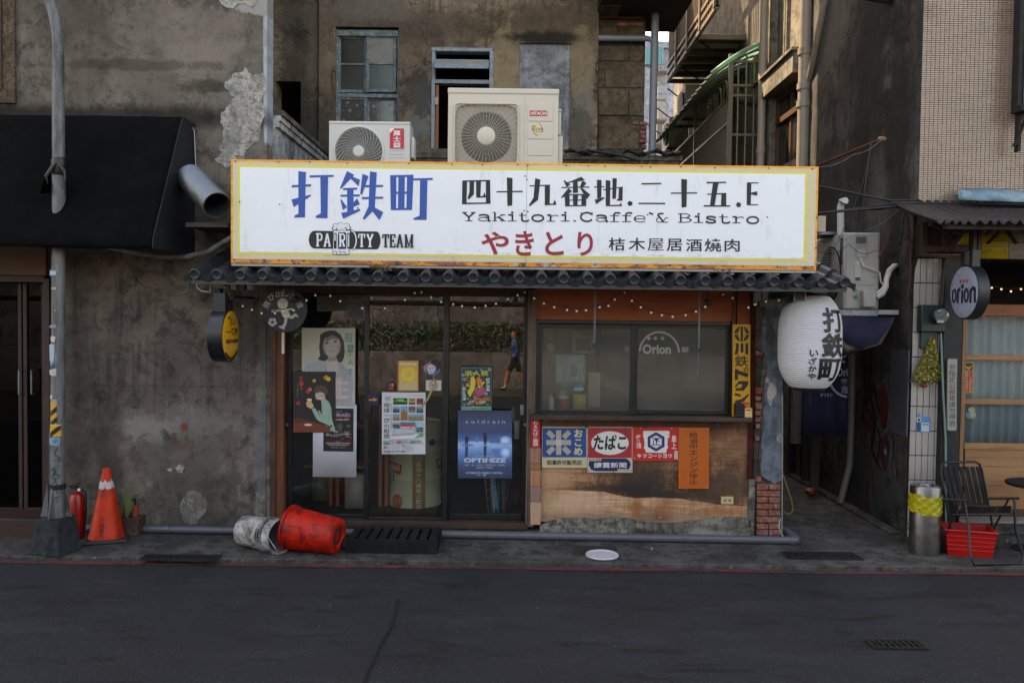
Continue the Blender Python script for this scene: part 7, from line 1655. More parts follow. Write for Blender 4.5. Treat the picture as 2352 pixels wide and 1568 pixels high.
# small cards high on the left door, handwriting on the middle door
for a,b,c_,d,col,lab in ((355,112,434,152,'#4a4a38','dim greenish card, first in the top row on the left door glass'),(436,108,516,153,'#453a2c','dim picture card, second in the top row on the left door glass'),(518,112,602,152,'#6a4a34','orange-brown card in the top row on the left door glass'),(356,154,436,193,'#4c4c40','dim card under the first card of the top row'),(438,154,515,190,'#3f4034','dim card under the second card of the top row'),(521,155,600,234,'#4c5054','grey printed sheet under the orange-brown card')):
  def f(P,a=a,b=b,c_=c_,d=d,col=col):
    P.rect(a,b,c_,d,col); random.seed(int(a)); [P.rect(a + 6 + random.uniform(0,20),b + 6 + k * 8,c_ - 6 - random.uniform(0,20),b + 9 + k * 8,'#23241e') for k in range(int((d - b - 8) / 8))]
  poster((574.2,631.6,2.314),a,b,c_,d,f,col,lab,cat='card',name='card',Y=YD + .078 + .004 if False else YD + .062)
P = Print(Y=YP + .001,z=(574.2,631.6,2.314)); g_ = '#5c6f6c'; g2 = '#2c6f62'
random.seed(14)
for x0 in (665,740,812,880,935):
  for k in range(5): x,y = x0 + random.uniform(0,45),random.uniform(165,225); P.line([(x,y),(x + random.uniform(-20,25),y + random.uniform(-14,14)),(x + random.uniform(-10,30),y + random.uniform(-6,20))],2.6,'#6d7270')
P.line([(690 + 12 * k,305 + 10 * math.sin(k * 1.4)) for k in range(21)],3,g2)
for x0 in (650,1000): P.line([(x0,170),(x0 - 8,200),(x0 + 6,240),(x0 - 4,275)],3,g2)
for k in range(8): x = 740 + k * 32; P.line([(x,245),(x + 8,275),(x + 16,250),(x + 24,278)],2,'#5f6966')
tag(P.done('window_writing'),'faded hand-painted white and green writing across the top of the middle door','writing')
# stickers on door glass edges / tape
# ---- enamel signs
def plate(x0,y0,x1,y1,fn,base,label,Y=-.055,th=.004,name='enamel_sign',z=KS):
  P = Print(Y=Y,z=z); P.step = .00012; fn(P); a = P.t(x0,y0); b = P.t(x1,y1); A_,B_,C_,D_ = R(a[0],a[1],b[0],b[1],Y); P.mb.box(A_,B_,Y,Y + th,C_,D_,ink(base,.3)); return tag(P.mb.build(name,smooth=180),label,'sign','enamel signs under the serving ledge')
def kuwae(P): P.rrect(12,15,130,407,10,'#a5131a'); P.text('くわえたばこ厳禁',36,30,106,395,'#d2cdc8',vertical=True,bold=.008)
plate(12,15,130,407,kuwae,'#8f1016','narrow red sign with white vertical letters beside the right door post',Y=-.085)
def rice(P):
  P.rrect(152,148,722,668,14,'#b5a98a'); P.rrect(158,160,715,534,10,'#123f78'); c_ = (365,346); C_ = '#c4b89a'
  for a in range(4):
    for k in range(5):
      o = (k - 2) * 12 + 0;
      if a % 2 == 0: pass
  for k in range(5):
    o = (k - 2) * 13
    P.line([(c_[0] + o,190),(c_[0] + o,503)],8,C_);
    P.line([(208,c_[1] + o),(522,c_[1] + o)],8,C_)
  for sx,sy in ((1,1),(-1,1),(1,-1),(-1,-1)):
    for k in range(5):
      o = (k - 2) * 13 * .72; x0,y0 = c_[0] + sx * 62,c_[1] + sy * 62; x1,y1 = c_[0] + sx * 138,c_[1] + sy * 138; P.line([(x0 + o * sx,y0 - o * sy),(x1 + o * sx,y1 - o * sy)],8,C_)
  P.text('おこめ',552,175,674,515,C_,vertical=True,bold=.028,res=4); P.text('知事許可販売店',215,567,657,632,'#1a1712',bold=.022)
plate(152,148,722,668,rice,'#a5987a','blue and cream rice seller sign with a striped asterisk emblem')
def tab(P):
  P.rrect(726,148,1306,730,16,'#9c8f78'); P.rrect(738,160,1294,541,12,'#a3202a'); P.rrect(734,545,1296,720,8,'#b3ab9c'); P.ell(1016,353,238,150,'#c9c6c0',44); P.text('たばこ',798,248,1220,440,'#17171a',bold=.04,res=5,slant=.08)
  P.poly([(744 + 60,548),(1220,548),(1262,575),(1284,625),(1262,680),(1220,710),(830,710),(775,690),(744,630),(750,580)],'#151a4a'); P.rect(744,550,906,580,'#b3ab9c'); P.text('日本の良識',746,554,898,576,'#1c1a2c',bold=.01); P.text('讀賣新聞',812,598,1226,668,'#cfccc8',bold=.015); P.rect(1112,683,1290,712,'#b3ab9c'); P.text('お申し込みは当店へ',1116,687,1284,707,'#1c1a2c',bold=.01)
  for x,y in ((745,700),(1290,700),(1062,722),(735,520),(1298,560),(822,165),(1212,165)): P.ell(x,y,7,9,'#5a3020',9)
  P.line([(818,170),(820,240)],5,'#6a2a20'); P.line([(1212,170),(1214,270)],6,'#6a3420')
plate(728,148,1306,730,tab,'#8c7f68','red and navy enamel tobacco and newspaper sign with rusty cream edges')
def soy(P):
  P.rect(1310,150,1897,580,'#bb2418'); P.poly([(1445,198),(1765,198),(1776,215),(1772,240),(1762,250),(1776,268),(1765,285),(1752,290),(1745,380),(1755,395),(1750,420),(1738,435),(1730,478),(1472,472),(1466,435),(1448,420),(1450,395),(1458,380),(1448,285),(1434,268),(1446,248),(1434,230)],'#ccc9c6')
  hexa = lambda r,k=1: [(1603 + r * math.cos(a),337 + r * math.sin(a)) for a in [PI / 6 + j * PI / 3 for j in range(6)]]
  P.poly(hexa(124),'#14195c'); P.poly(hexa(86),'#ccc9c6'); P.poly(hexa(80),'#14195c'); P.poly(hexa(76),'#ccc9c6'); P.ell(1607,306,28,18,'#14195c'); P.text('正',1548,290,1660,380,'#14195c',bold=.025)
  P.text('醤油',1345,250,1416,425,'#ccc9c6',vertical=True,bold=.022); P.text('最上',1797,255,1862,435,'#ccc9c6',vertical=True,bold=.022)
  for ch,a,b in (('キ',1362,1416),('ッ',1436,1486),('コ',1503,1545),('ー',1560,1612),('シ',1627,1676),('ヨ',1692,1738),('ウ',1755,1806)): P.text(ch,a,490 if ch != 'ー' else 510,b,540 if ch != 'ー' else 519,'#ccc9c6',bold=.03)
  P.rect(1836,452,1876,552,'#ccc9c6'); P.text('販売店',1840,456,1872,548,'#2a2a5a',vertical=True)
  for x,y in ((1410,165),(1802,167),(1328,545),(1880,560)): P.ell(x,y,8,8,'#b3aaa4',8)
plate(1310,150,1897,580,soy,'#a52015','bright red soy sauce sign with white barrel and blue hexagon')
def orange(P):
  P.rect(1888,157,2276,933,'#b5530f'); P.rect(1900,170,2262,182,'#c4601a'); P.text('給油中エンジン停止',2022,214,2134,880,'#1f1208',vertical=True,bold=.02)
  for x,y in ((1893,916),(2252,918),(2262,172),(1908,172)): P.ell(x,y,7,7,'#a8a29a',8)
plate(1888,157,2276,933,orange,'#8c420e','tall orange sign with dark vertical letters, rightmost under the ledge',Y=-.062,th=.012)
ZY = (1665.2,660.4,6.067)
def yel(P):
  P.rrect(105,510,350,1790,22,'#c98f14'); D = '#1c1a17'; c_ = (234,645)
  P.ell(234,645,103,106,D,40); P.ell(234,645,78,80,'#c98f14',40); P.rect(206,535,262,755,'#c98f14'); P.rect(218,540,250,752,D);
  for s in (-1,1): P.rect(234 + s * 28,630,234 + s * 106,660,'#c98f14'); P.line([(234 + s * 104,628),(234 + s * 60,628),(234 + s * 60,595),(234 + s * 30,590)],18,D); P.line([(234 + s * 104,664),(234 + s * 60,664),(234 + s * 60,700),(234 + s * 30,704)],18,D)
  P.poly([(150,775),(190,775),(190,850),(178,930),(132,930),(150,850)],D); P.rect(217,775,256,900,D); P.rect(283,775,324,930,D)
  P.text('鉄',134,945,326,1100,D,bold=.03); P.text('の',258,1110,330,1175,D,bold=.03)
  P.rect(136,1135,180,1285,D); P.poly([(180,1150),(328,1195),(312,1250),(180,1205)],D)
  P.poly([(195,1300),(328,1300),(315,1360),(260,1435),(140,1435),(150,1400),(222,1395),(245,1345),(190,1345),(150,1392),(136,1375)],D)
  P.poly([(134,1465),(215,1485),(222,1520),(134,1500)],D); P.poly([(322,1480),(340,1490),(250,1600),(140,1620),(138,1570),(230,1550)],D)
  P.rect(150,1650,205,1700,D); P.rect(230,1650,285,1700,D)
P = Print(Y=-.095,z=ZY); P.step = .00012; yel(P); A_,B_,C_,D_ = R(1682.5,744.5,1722.7,957,-.095); P.mb.box(A_,B_,-.095,-.091,C_,D_,ink('#b07c10')); tag(P.mb.build('enamel_sign',smooth=180),'tall yellow enamel sign with black katakana, leaning beside the serving window','sign')
# things on the ledge
m = MB();
t = thing('drawer_box','small black stacked drawer box on the ledge in front of the yellow sign','box',W(1700,957,-.13))
for k in range(4): m = MB(); m.pbox(1689.5,927 + k * 7.5,1710,934 + k * 7.5,-.165,-.10,BLK,-.165); m.build('drawer',t,bev=.002)
P = Print(Y=-.16); P.rect(1710.7,937,1727.5,958,'#c9a06a'); P.rect(1713,940,1725,943,'#b3322c'); P.rect(1714,945,1724,954,'#d2b894'); P.line([(1717,952),(1720,948),(1722,951)],1,'#5a2a20'); slab_poster(P,'payment_card',1710.7,937,1727.5,958,.02,ink('#c9a06a'),'small orange card standing at the right end of the ledge','card')
P = Print(Y=-.14); P.rect(1702,923,1722,929,'#b3482c'); slab_poster(P,'red_tag',1702,923,1722,929,.004,ink('#b3482c'),'tiny red label behind the black drawer box','label')
P = Print(Y=-.05); P.rrect(1656.5,1140,1684.6,1157,2,'#b5a67c'); [P.ell(x,1148.5,4,4,'#8a7c58',12) for x in (1665,1676)]; [P.rect(x - 1.2 + d,1147,x - .6 + d,1150,'#1c1810') for x in (1665,1676) for d in (0,1.8)]
a,b,c_,d = R(1656.5,1140,1684.6,1157,-.05); P.mb.box(a,b,-.05,-.03,c_,d,ink('#a5966c')); tag(P.mb.build('power_outlet',smooth=180),'cream double power outlet on the lower right of the plywood panel','outlet')
# ---- inside, seen through the serving window
Yi = .30
def ibox(name,px0,py0,px1,py1,col,label,cat,Y=Yi,th=.12,fn=None,bev=.004):
  P = Print(Y=Y);
  if fn: fn(P)
  a,b,c_,d = R(px0,py0,px1,py1,Y); P.mb.box(a,b,Y,Y + th,c_,d,ink(col)); o = P.mb.build(name,smooth=180); return tag(o,label,cat)
m = MB(); m.pbox(1240,945,1680,960,.1,.6,LWH,.2); m.build('inner_counter',shop); m = MB(); m.pbox(1252,750,1370,960,.62,.66,M('inner_wall_brown','#6a3a24',rough=.7),.62); m.pbox(1350,855,1378,945,.58,.62,M('cream_panel','#a89a80',rough=.6),.6); m.build('inner_wall',shop)
m = MB(); m.pbox(1378,740,1700,960,.66,.7,M('inner_wall_grey','#3a3530',rough=.8),.66); m.build('inner_wall',shop)
ibox('framed_picture',1314,757,1364,812,'#b5ada0','framed picture seen through the left pane of the serving window','picture',.5,.03,lambda P: P.rect(1322,776,1357,804,'#4a2c28') and None)
ibox('wall_plate',1257,760,1278,780,'#a88a72','upper pale round plate on the wall inside the window','plate',.55,.02);
m = MB(); p = W(1266,797,.55); m.cyl(p,p + Vector((0,.02,0)),.04,.04,ink('#a89478'),20); tag(m.build('wall_plate'),'lower pale round plate on the wall inside the window','plate')
def blueposter(P):
  P.rect(1276,815,1344,880,'#6f8a8c'); random.seed(6)
  for k in range(16): x = random.uniform(1280,1340); P.line([(x,818 + random.uniform(0,20)),(x + random.uniform(-5,5),845),(x + random.uniform(-4,4),874)],1.6,'#a8b5a8')
  P.ell(1318,850,9,16,'#4a7078',16)
ibox('seaweed_poster',1276,815,1344,945,'#55797c','pale blue poster on the shelf behind the left pane','poster',.45,.02,blueposter)
m = MB(); p = W(1265,942,Yi); m.lathe([(0,0),(.03,0),(.03,.11),(.018,.13),(.01,.15)],p,ink('#b5b3ac'),14); m.lathe([(.011,.15),(.011,.18),(0,.18)],p,ink('#b3322c'),12); tag(m.build('sauce_bottle'),'white squeeze bottle with red cap behind the left pane','bottle')
m = MB(); p = W(1293,943,Yi); m.lathe([(0,0),(.055,0),(.055,.12)],p,ink('#a31c24'),20); m.lathe([(.055,.12),(.058,.13),(.058,.155),(0,.155)],p,ink('#b5b0aa'),20); m.lathe([(.048,.155),(.048,.21),(0,.21)],p,ink('#8d7a6a'),20); tag(m.build('red_jar'),'red jar with a white lid behind the left pane','jar')
ibox('yellow_box',1317,905,1347,943,'#b5a44a','yellow carton behind the left pane','box',Yi,.08); ibox('blue_tin',1318,880,1340,904,'#3f7f9f','blue and white tin on the yellow carton','tin',Yi,.08,lambda P: P.rect(1318,890,1340,896,'#b5bcc0') and None)
P = Print(Y=-.03 + .034,z=(1177.1,631.6,2.314)); cI = '#8b8a86'
P.line(arc(780,415,105,112,185,358,24),10,cI)
for x in (725,760,797): P.poly([(x + (14 if j % 2 == 0 else 6) * math.cos(PI / 2 + j * PI / 5),336 - (14 if j % 2 == 0 else 6) * math.sin(PI / 2 + j * PI / 5)) for j in range(10)],cI)
P.text('Orion',690,366,842,420,cI,bold=.04); P.text('鮮',898,380,938,412,cI,bold=.01); P.text('活',590,378,620,410,cI,bold=.01); o = P.done('window_lettering'); tag(o,'faint white beer lettering with three stars and an arc on the right serving window pane','lettering')

# ================================================================== INSIDE THE GLASS DOORS
zfl = .10
yd_ = 1.05; dxc = W(953,1070,yd_).x; dr = 62 * (yd_ - CAM.y) / FPX * .98
DM = M('cream_steel_drum','#bcbb9c',rough=.45,var=.1,scale=3,dirt='#8d8a72',damt=.25,wear='#7a3a20',wamt=.72)
dt = thing('oil_drum','cream steel drum with red beer plates and brown warning strip inside the middle door','drum',(dxc,yd_,zfl))
dh = .90; pf = [(0,0),(dr,0),(dr + .008,.01),(dr,.03)]
for zc_ in (.30,.60): pf += [(dr,zc_ - .02),(dr + .008,zc_ - .008),(dr + .008,zc_ + .008),(dr,zc_ + .02)]
pf += [(dr,dh - .02),(dr + .008,dh - .01),(dr + .006,dh),(dr - .012,dh),(dr - .014,dh - .02),(0,dh - .022)]
m = MB(); m.lathe(pf,(dxc,yd_,zfl),DM,48); m.build('shell',dt,smooth=50)
def dmap(px,py,lift):
  p = W(px,py,yd_ - dr); s = max(-.98,min(.98,(p.x - dxc) / dr)); return Vector((dxc + (dr + .0095 + lift) * s,yd_ - (dr + .0095 + lift) * math.sqrt(1 - s * s),p.z))
P = Print(mp=dmap,z=K5,sub=14)
P.rect(425,905,532,1475,'#8f6a34'); P.text('未滿十八歲禁止飲酒',452,1045,504,1472,'#d8d0b4',vertical=True); P.ell(478,1021,25,25,'#a8a28a',20,holes=[(21,21)]); P.line([(463,1006),(493,1036)],4,'#a8a28a'); P.poly([(208,1052),(333,1070),(322,1160),(206,1140)],'#b32a1c'); P.text('KIRAN',216,1075,310,1132,'#d8d2c0',bold=.02); P.poly([(620,1040),(690,1028),(690,1115),(630,1130)],'#b32a1c'); P.text('KIR',636,1050,690,1105,'#d8d2c0',bold=.02); P.text('KIRIN',625,850,700,930,'#8f3a24',rot=-1.0)
P.ell(292,1400,47,62,'#c0562c'); P.text('お酒',255,1375,330,1428,'#a89a80'); P.text('刂',220,1155,260,1225,'#1a1a1a',bold=.03); P.ell(588,880,27,30,'#4a3f5a',18)
P.done('print',dt)
TABW = wood('orange_shelf_wood','#8f4a22','#a3582c',dark='#3c1c0e',damt=.3)
sh = thing('wooden_shelf','orange-brown wooden trestle shelf inside the left glass door','shelf',(-1.5,.9,zfl))
for (a,b,c_,d,Y0,Y1) in ((672,972,838,980,.85,1.2),(672,1068,838,1074,.85,1.2)):
  m = MB(); m.pbox(a,b,c_,d,Y0,Y1,TABW,.85); m.build('board',sh)
for (a,c_) in ((757,764),(772,780),(870,879),(886,892)): m = MB(); p0,p1 = W((a + c_) / 2,930,.85),W((a + c_) / 2,1170,.85); m.box(p0.x - .018,p0.x + .018,.85,.89,zfl,p0.z,TABW); m.build('leg',sh)
ibox('grey_box',792,1092,838,1172,'#9a978f','pale grey bin standing inside the left door','bin',.75,.3,bev=.01); ibox('storage_box',717,1085,757,1150,'#77775f','dull green box behind the shelf legs inside the left door','box',1.0,.3)
ibox('wooden_stool',1166,1010,1198,1060,'#4a2416','dark wooden cabinet with a white cup on it, inside the right door','cabinet',.8,.4); m = MB(); p = W(1187,1008,.75); m.lathe([(0,0),(.028,0),(.036,.19),(.033,.19),(.026,.01)],p,WHT,18); tag(m.build('paper_cup'),'tall white paper cup inside the right door','cup')
m = MB(); p = W(1178,968,.8); m.lathe([(0,0),(.03,0),(.03,.12),(.015,.15),(0,.15)],p,ink('#2c6a3a'),14); tag(m.build('green_bottle'),'green bottle behind the white paper cup','bottle')
ub = thing('umbrella_stand','wire basket holding folded umbrellas inside the right door under the blue poster','umbrella stand',(W(1140,1170,.5).x,.5,zfl))
p = W(1140,1175,.5); hb = .40
for k in range(6): m = MB(); r_ = .085 + .05 * k / 5; m.tube([(p.x + r_ * math.cos(a),.5 + r_ * math.sin(a),zfl + .02 + hb * k / 5) for a in [2 * PI * j / 20 for j in range(20)]],.003,STEEL,4,closed=True); m.build('hoop',ub)
m = MB()
for k in range(9): a = 2 * PI * k / 9; m.tube([(p.x + .085 * math.cos(a),.5 + .085 * math.sin(a),zfl + .02),(p.x + .135 * math.cos(a),.5 + .135 * math.sin(a),zfl + .02 + hb)],.003,STEEL,4)
m.build('wires',ub)
for dx,tx,c_,lab in ((-.01,-.10,'#1c9fd8','bright blue folded umbrella in the wire basket'),(.05,.04,'#5a626c','grey folded umbrella in the wire basket'),(-.05,-.07,'#9a9da2','pale grey folded umbrella in the wire basket'),(.02,-.0,'#15171a','black folded umbrella in the wire basket')):
  m = MB(); b0 = Vector((p.x + dx + .03,.5,zfl + .03)); t0_ = Vector((p.x + tx + .01,.5 - .03,zfl + .72)); m.tube([b0,b0.lerp(t0_,.12),b0.lerp(t0_,.8),t0_],[.004,.018,.026,.008],ink(c_),8); tag(m.build('umbrella'),lab,'umbrella')
ibox('red_crate',1172,1128,1198,1170,'#5a1210','dark red crate at the right end inside the door','crate',.7,.3)

# ================================================================== THINGS ON THE PAVEMENT
# traffic cone
cx_,cy_ = W(245,1250,-.32).x,-.32; CO = M('orange_cone_plastic','#c02c08',spec=.25,rough=.5,var=.15,scale=5,dirt='#7a200c',damt=.42,wear='#4a1a10',wamt=.63,wscale=20,dscale=6)
cn = thing('traffic_cone','orange traffic cone with worn white band against the stained wall','traffic cone',(cx_,cy_,.035))
m = MB(); b = [];
for k in range(4): a = .35 + k * PI / 2 + PI / 4; b.append(Vector((cx_ + .27 * math.cos(a),cy_ + .27 * math.sin(a),.036)))
m.ex(b,(0,0,.03),M('black_rubber','#121213',rough=.6,dirt='#2c2a28')); m.build('rubber_base',cn,bev=.012,seg=3)
hc = .66; prof2 = [(.158,.03),(.150,.06),(.142,.08),(.030,hc),(.026,hc),(.02,hc - .02)]
m = MB(); m.lathe(prof2,(cx_,cy_,.036),CO,36); m.build('cone',cn,smooth=50)
def crad(z): return .142 - (.142 - .030) * (z - .08) / (hc - .08)
BANDM = M('scuffed_white_band','#a8a4a4',rough=.5,var=.1,wear='#a8300f',wamt=.60,wscale=14)
m = MB(); vs = []; fs = []; z1b,z0b = hc * .83,hc * .73
for k in range(33):
  a = 2 * PI * k / 32; ja = .012 * math.sin(k * 2.3) + .01 * math.sin(k * 5.1)
  for z in (z0b + ja * .6,z1b + ja): r = crad(z) + .0025; vs.append((cx_ + r * math.cos(a),cy_ + r * math.sin(a),z + .036))
for k in range(32): fs.append((2 * k,2 * k + 2,2 * k + 3,2 * k + 1))
m.norecalc = True; m.add(vs,fs,BANDM); m.build('white_band',cn,smooth=60)
def cmap(px,py,lift):
  p = W(px,py,cy_ - .1); z = p.z; r = crad(z - .036) + .002 + lift; s = max(-.95,min(.95,(p.x - cx_) / r)); return Vector((cx_ + r * s,cy_ - r * math.sqrt(1 - s * s),z))
P = Print(mp=cmap,z=(74.65,1062.3,6.351),sub=18); P.text('磐碩營造',1000,790,1070,1100,'#3a1208',vertical=True,bold=.01); P.done('lettering',cn)
# fire extinguisher
ex_,ey_ = W(177,1240,-.28).x,-.28; EX = M('extinguisher_red','#8f1108',rough=.35,var=.1,dirt='#4a0c06',damt=.25)
et = thing('fire_extinguisher','red fire extinguisher with black handle, half behind the pole base','fire extinguisher',(ex_,ey_,.036))
m = MB(); m.lathe([(0,0),(.06,0),(.066,.01),(.066,.36),(.05,.41),(.02,.43),(.02,.45)],(ex_,ey_,.036),EX,24); m.build('cylinder',et)
m = MB(); m.cyl((ex_,ey_,.48),(ex_,ey_,.52),.02,.02,BLK,12); m.obox((ex_ - .02,ey_,.53),(.05,0,.012),(0,.012,0),(0,0,.006),BLK); m.obox((ex_ - .02,ey_,.50),(.04,0,-.01),(0,.012,0),(0,0,.005),BLK); m.build('handle',et); m = MB(); m.cyl((ex_ + .03,ey_ - .01,.49),(ex_ + .03,ey_ - .025,.49),.014,.014,WHT,10); m.build('gauge',et)
m = MB(); m.tube([(ex_ + .02,ey_,.5),(ex_ + .08,ey_,.46),(ex_ + .085,ey_,.3),(ex_ + .07,ey_,.12)],.010,BLK,8); m.build('hose',et)
# tile box and green cloth bundle
m = MB(); a,b,c_,d = R(276,1188,319,1240,-.20); m.ex([(a,-.22,.036),(b - .01,-.22,.036),(b + .01,-.22,d),(a - .005,-.22,d)],(0,.16,0),M('brown_stone_block','#3a2418',rough=.8,var=.3,scale=5,dirt='#6a5a4a',damt=.35,bump=.4)); tag(m.build('stone_block',bev=.006),'brown weathered block on the ground right of the orange cone','block')
gc_ = W(297,1163,-.17); CL = M('green_cloth','#4f5a34',rough=.9,var=.3,scale=8,bump=.3,bscale=40)
ct = thing('cloth_bundle','crumpled green cloth and tin on top of the brown block','cloth',(gc_.x,-.17,R(276,1188,319,1240,-.20)[3]))
random.seed(17); m = MB(); zb_c = wloc(ct).z
me_ = MB(); me_.ball((0,0,0),1,CL,24)
vs = []
for v in me_.v:
  n = 1 + .22 * math.sin(v.x * 7 + v.z * 5) * math.sin(v.y * 6 + v.z * 9) + .08 * math.sin(v.z * 23 + v.x * 13); vs.append(Vector((gc_.x - .012 + v.x * .055 * n,-.17 + v.y * .05 * n,zb_c + .105 + v.z * .105 * n)))
m.v = vs; m.f = me_.f; m.m = me_.m; m.mats = me_.mats; m.build('cloth',ct,smooth=60)
m = MB(); m.cyl((gc_.x + .05,-.16,zb_c),(gc_.x + .055,-.16,zb_c + .11),.03,.03,M('rusty_tin','#7a2c14',rough=.5,var=.3),16); m.build('tin',ct)
m = MB(); m.cyl((gc_.x + .02,-.15,zb_c + .0),(gc_.x + .02,-.15,zb_c + .17),.035,.03,M('dark_jar','#141614',rough=.3),14); m.build('jar',ct)
# drain pipe along the wall foot
GPm = M('ground_pipe_grey','#4c4f55',rough=.4,var=.12,scale=4,dirt='#2c2a29',damt=.3,dscale=6)
gp = thing('ground_pipe','long grey drain pipe lying along the foot of the walls','pipe',(0,-.15,.05))
pz = lambda px,py,Y: W(px,py,Y)
pA,pB = pz(52,1219,-.06),pz(1820,1253.5,-.20); rp_ = .037; pA.z = max(pA.z,.075); pB.z = max(pB.z,.074)
m = MB(); m.tube([pA,pA.lerp(pB,.5),pB],rp_,GPm,16); m.build('pipe',gp,smooth=50)
m = MB(); m.tube([pB - Vector((.03,0,0)),pB + Vector((.02,.005,0)),pB + Vector((.05,.04,0)),pB + Vector((.055,.12,0)),pB + Vector((.0,.5,0.0))],rp_ + .006,GPm,14); m.build('elbow',gp,smooth=60)
for f in (.19,.47,.66,.80,.87): m = MB(); c = pA.lerp(pB,f); d_ = (pB - pA).normalized(); m.cyl(c - d_ * .03,c + d_ * .03,rp_ + .004,rp_ + .004,GPm,16); m.build('collar',gp)
m = MB(); c = pA.lerp(pB,.192); m.cyl(c - d_ * .008,c + d_ * .008,rp_ + .007,rp_ + .007,STEEL,16); m.box(c.x - .006,c.x + .006,c.y - .006,c.y + .006,c.z + rp_,c.z + rp_ + .03,STEEL); m.build('clip',gp)
# buckets
def bucket(name,label,c0,c1,r0,r1,mat,inner,rimw,hoops,extra):
  """c0 centre of the base, c1 centre of the mouth"""
  c0,c1 = Vector(c0),Vector(c1); ax = (c1 - c0).normalized(); L_ = (c1 - c0).length; t = thing(name,label,'bucket',((c0.x + c1.x) / 2,(c0.y + c1.y) / 2,.036))
  m = MB(); m.lathe([(0,.012),(r0 * .55,.012),(r0 * .6,.0),(r0 * .9,0),(r0,.012),(r1 - .004,L_ - .02)],c0,mat,44,axis=ax); m.lathe([(r1 - .004,L_ - .02),(r1 - .002,L_),(r1 - .010,L_),(r0 - .012,.03),(0,.03)],c0,inner,44,axis=ax); m.norecalc = False; m.build('body',t,smooth=45)
  m = MB(); m.lathe([(r1 - .004,L_ - rimw),(r1 + .012,L_ - rimw),(r1 + .014,L_ - rimw * .4),(r1 + .010,L_),(r1 - .004,L_ + .003)],c0,mat,44,axis=ax); m.build('rim',t,smooth=45)
  for h in hoops: rr = r0 + (r1 - r0) * h / L_; m = MB(); m.lathe([(rr,h - .006),(rr + .008,h - .004),(rr + .008,h + .004),(rr,h + .006)],c0,mat,44,axis=ax); m.build('hoop',t)
  extra(t,c0,c1,ax,r0,r1); return t
WB = M('dirty_white_bucket','#a5a3a0',rough=.5,var=.06,dirt='#3c3832',damt=.48,dscale=11,wear='#1c1916',wamt=.60,wscale=26)
WBI = M('pinkish_bucket_inside','#8f8080',rough=.55,var=.08)
def wx(t,c0,c1,ax,r0,r1):
  m = MB(); e = c1 - ax * .06; s = ax.cross(Vector((0,0,1))).normalized(); up = s.cross(ax)
  m.tube([e + up * (r1 * .5) - s * (-r1 * .9) ,c1 + s * r1 * .9 + ax * .03 - up * .02,c1 + s * r1 * .7 + ax * .06 - up * (r1 * .6),c1 + ax * .05 - up * (r1 * 1.0) + s * r1 * .3],.005,STEEL,6); m.build('wire_handle',t)
zc1 = .036
bw0 = W(540,1255,-.62); bw1 = W(648,1257,-.72)
bucket('white_bucket','dirty white plastic bucket lying on its side on the pavement, mouth against the red one',(bw0.x + .03,-.46,.036 + .138),(bw1.x - .02,-.70,.036 + .152),.134,.150,WB,WBI,.012,(.30,.33,.36),wx)
RB_ = M('scuffed_red_bucket','#b81a08',spec=.25,rough=.5,var=.12,dirt='#4a140a',damt=.46,dscale=9,wear='#14100e',wamt=.585,wscale=18)
def rx_(t,c0,c1,ax,r0,r1):
  s = Vector((0,-1,0)); up = Vector((0,0,1)); e = c1 - ax * .10; m = MB()
  P0 = e + s * (r1 * .93) + up * .02; pts = [P0 + ax * .06 + up * .055,P0 + ax * .065 + up * .06 - s * -.012,P0 - ax * .05 + up * .055 + s * .012,P0 - ax * .05 - up * .05 + s * .012,P0 + ax * .04 - up * .06 + s * .014]
  m.tube(pts,.005,RB_,6,closed=False); m.build('handle',t)
  m = MB(); m.lathe([(r0 * .28,.010),(r0 * .42,.009),(r0 * .50,.010)],c0,M('grimy_black','#2a100a',rough=.6),30,axis=ax); m.build('base_ring',t)
br1 = W(663,1240,-.62); br0 = W(776,1256,-.72)
bucket('red_bucket','large scuffed red bucket lying on its side on the pavement by the black ramp',(br0.x,-.70,.036 + .158),(br1.x,-.56,.036 + .192),.155,.195,RB_,M('dark_red_inside','#4a0f08',rough=.6),.022,(),rx_)
# black slatted ramp
RPm = M('black_recycled_plastic','#0a0a0c',spec=.25,rough=.65,var=.3,scale=4,dirt='#1c1d20',damt=.4,bump=.2,bscale=30)
rp0 = W(793,1286,-.66).x; rp1 = W(1004,1286,-.66).x; rt_ = thing('plastic_ramp','low black slatted plastic step in front of the glass doors','step',((rp0 + rp1) / 2,-.42,.036))
ns = 9; wslat = (rp1 - rp0) / ns
for k in range(ns):
  m = MB(); xa_ = rp0 + wslat * k; m.box(xa_ + .011,xa_ + wslat - .011,-.64,-.20,.135,.16,RPm); m.build('slat',rt_,bev=.003)
m = MB(); m.box(rp0,rp1,-.665,-.645,.036,.16,RPm); m.build('front_board',rt_,bev=.004)
m = MB(); m.box(rp0,rp1,-.44,-.40,.05,.1345,RPm); m.box(rp0,rp1,-.215,-.195,.036,.1345,RPm); m.build('cross_bearer',rt_)
m = MB(); m.box(rp1 - .012,rp1,-.644,-.45,.036,.134,RPm); m.box(rp1 - .012,rp1,-.39,-.216,.036,.134,RPm); m.build('side_board',rt_)
# white lid on the ground
lp = WZ(1383,1272,.055); lt_ = thing('bucket_lid','round white plastic lid lying on the pavement in front of the serving window','lid',(lp.x,lp.y,.04))
LM = M('white_lid','#a9adb5',rough=.4,var=.06,dirt='#4a4846',damt=.22)
m = MB(); m.lathe([(0,.012),(.125,.012),(.132,.020),(.142,.020),(.146,.012),(.146,0),(.140,0)],(lp.x,lp.y,.039),LM,40); m.build('lid',lt_); m = MB(); m.lathe([(.144,.0),(.150,.002),(.150,.008),(.144,.010)],(lp.x,lp.y,.037),M('grimy_rim','#3f3c38',rough=.7),40); m.build('rim',lt_)
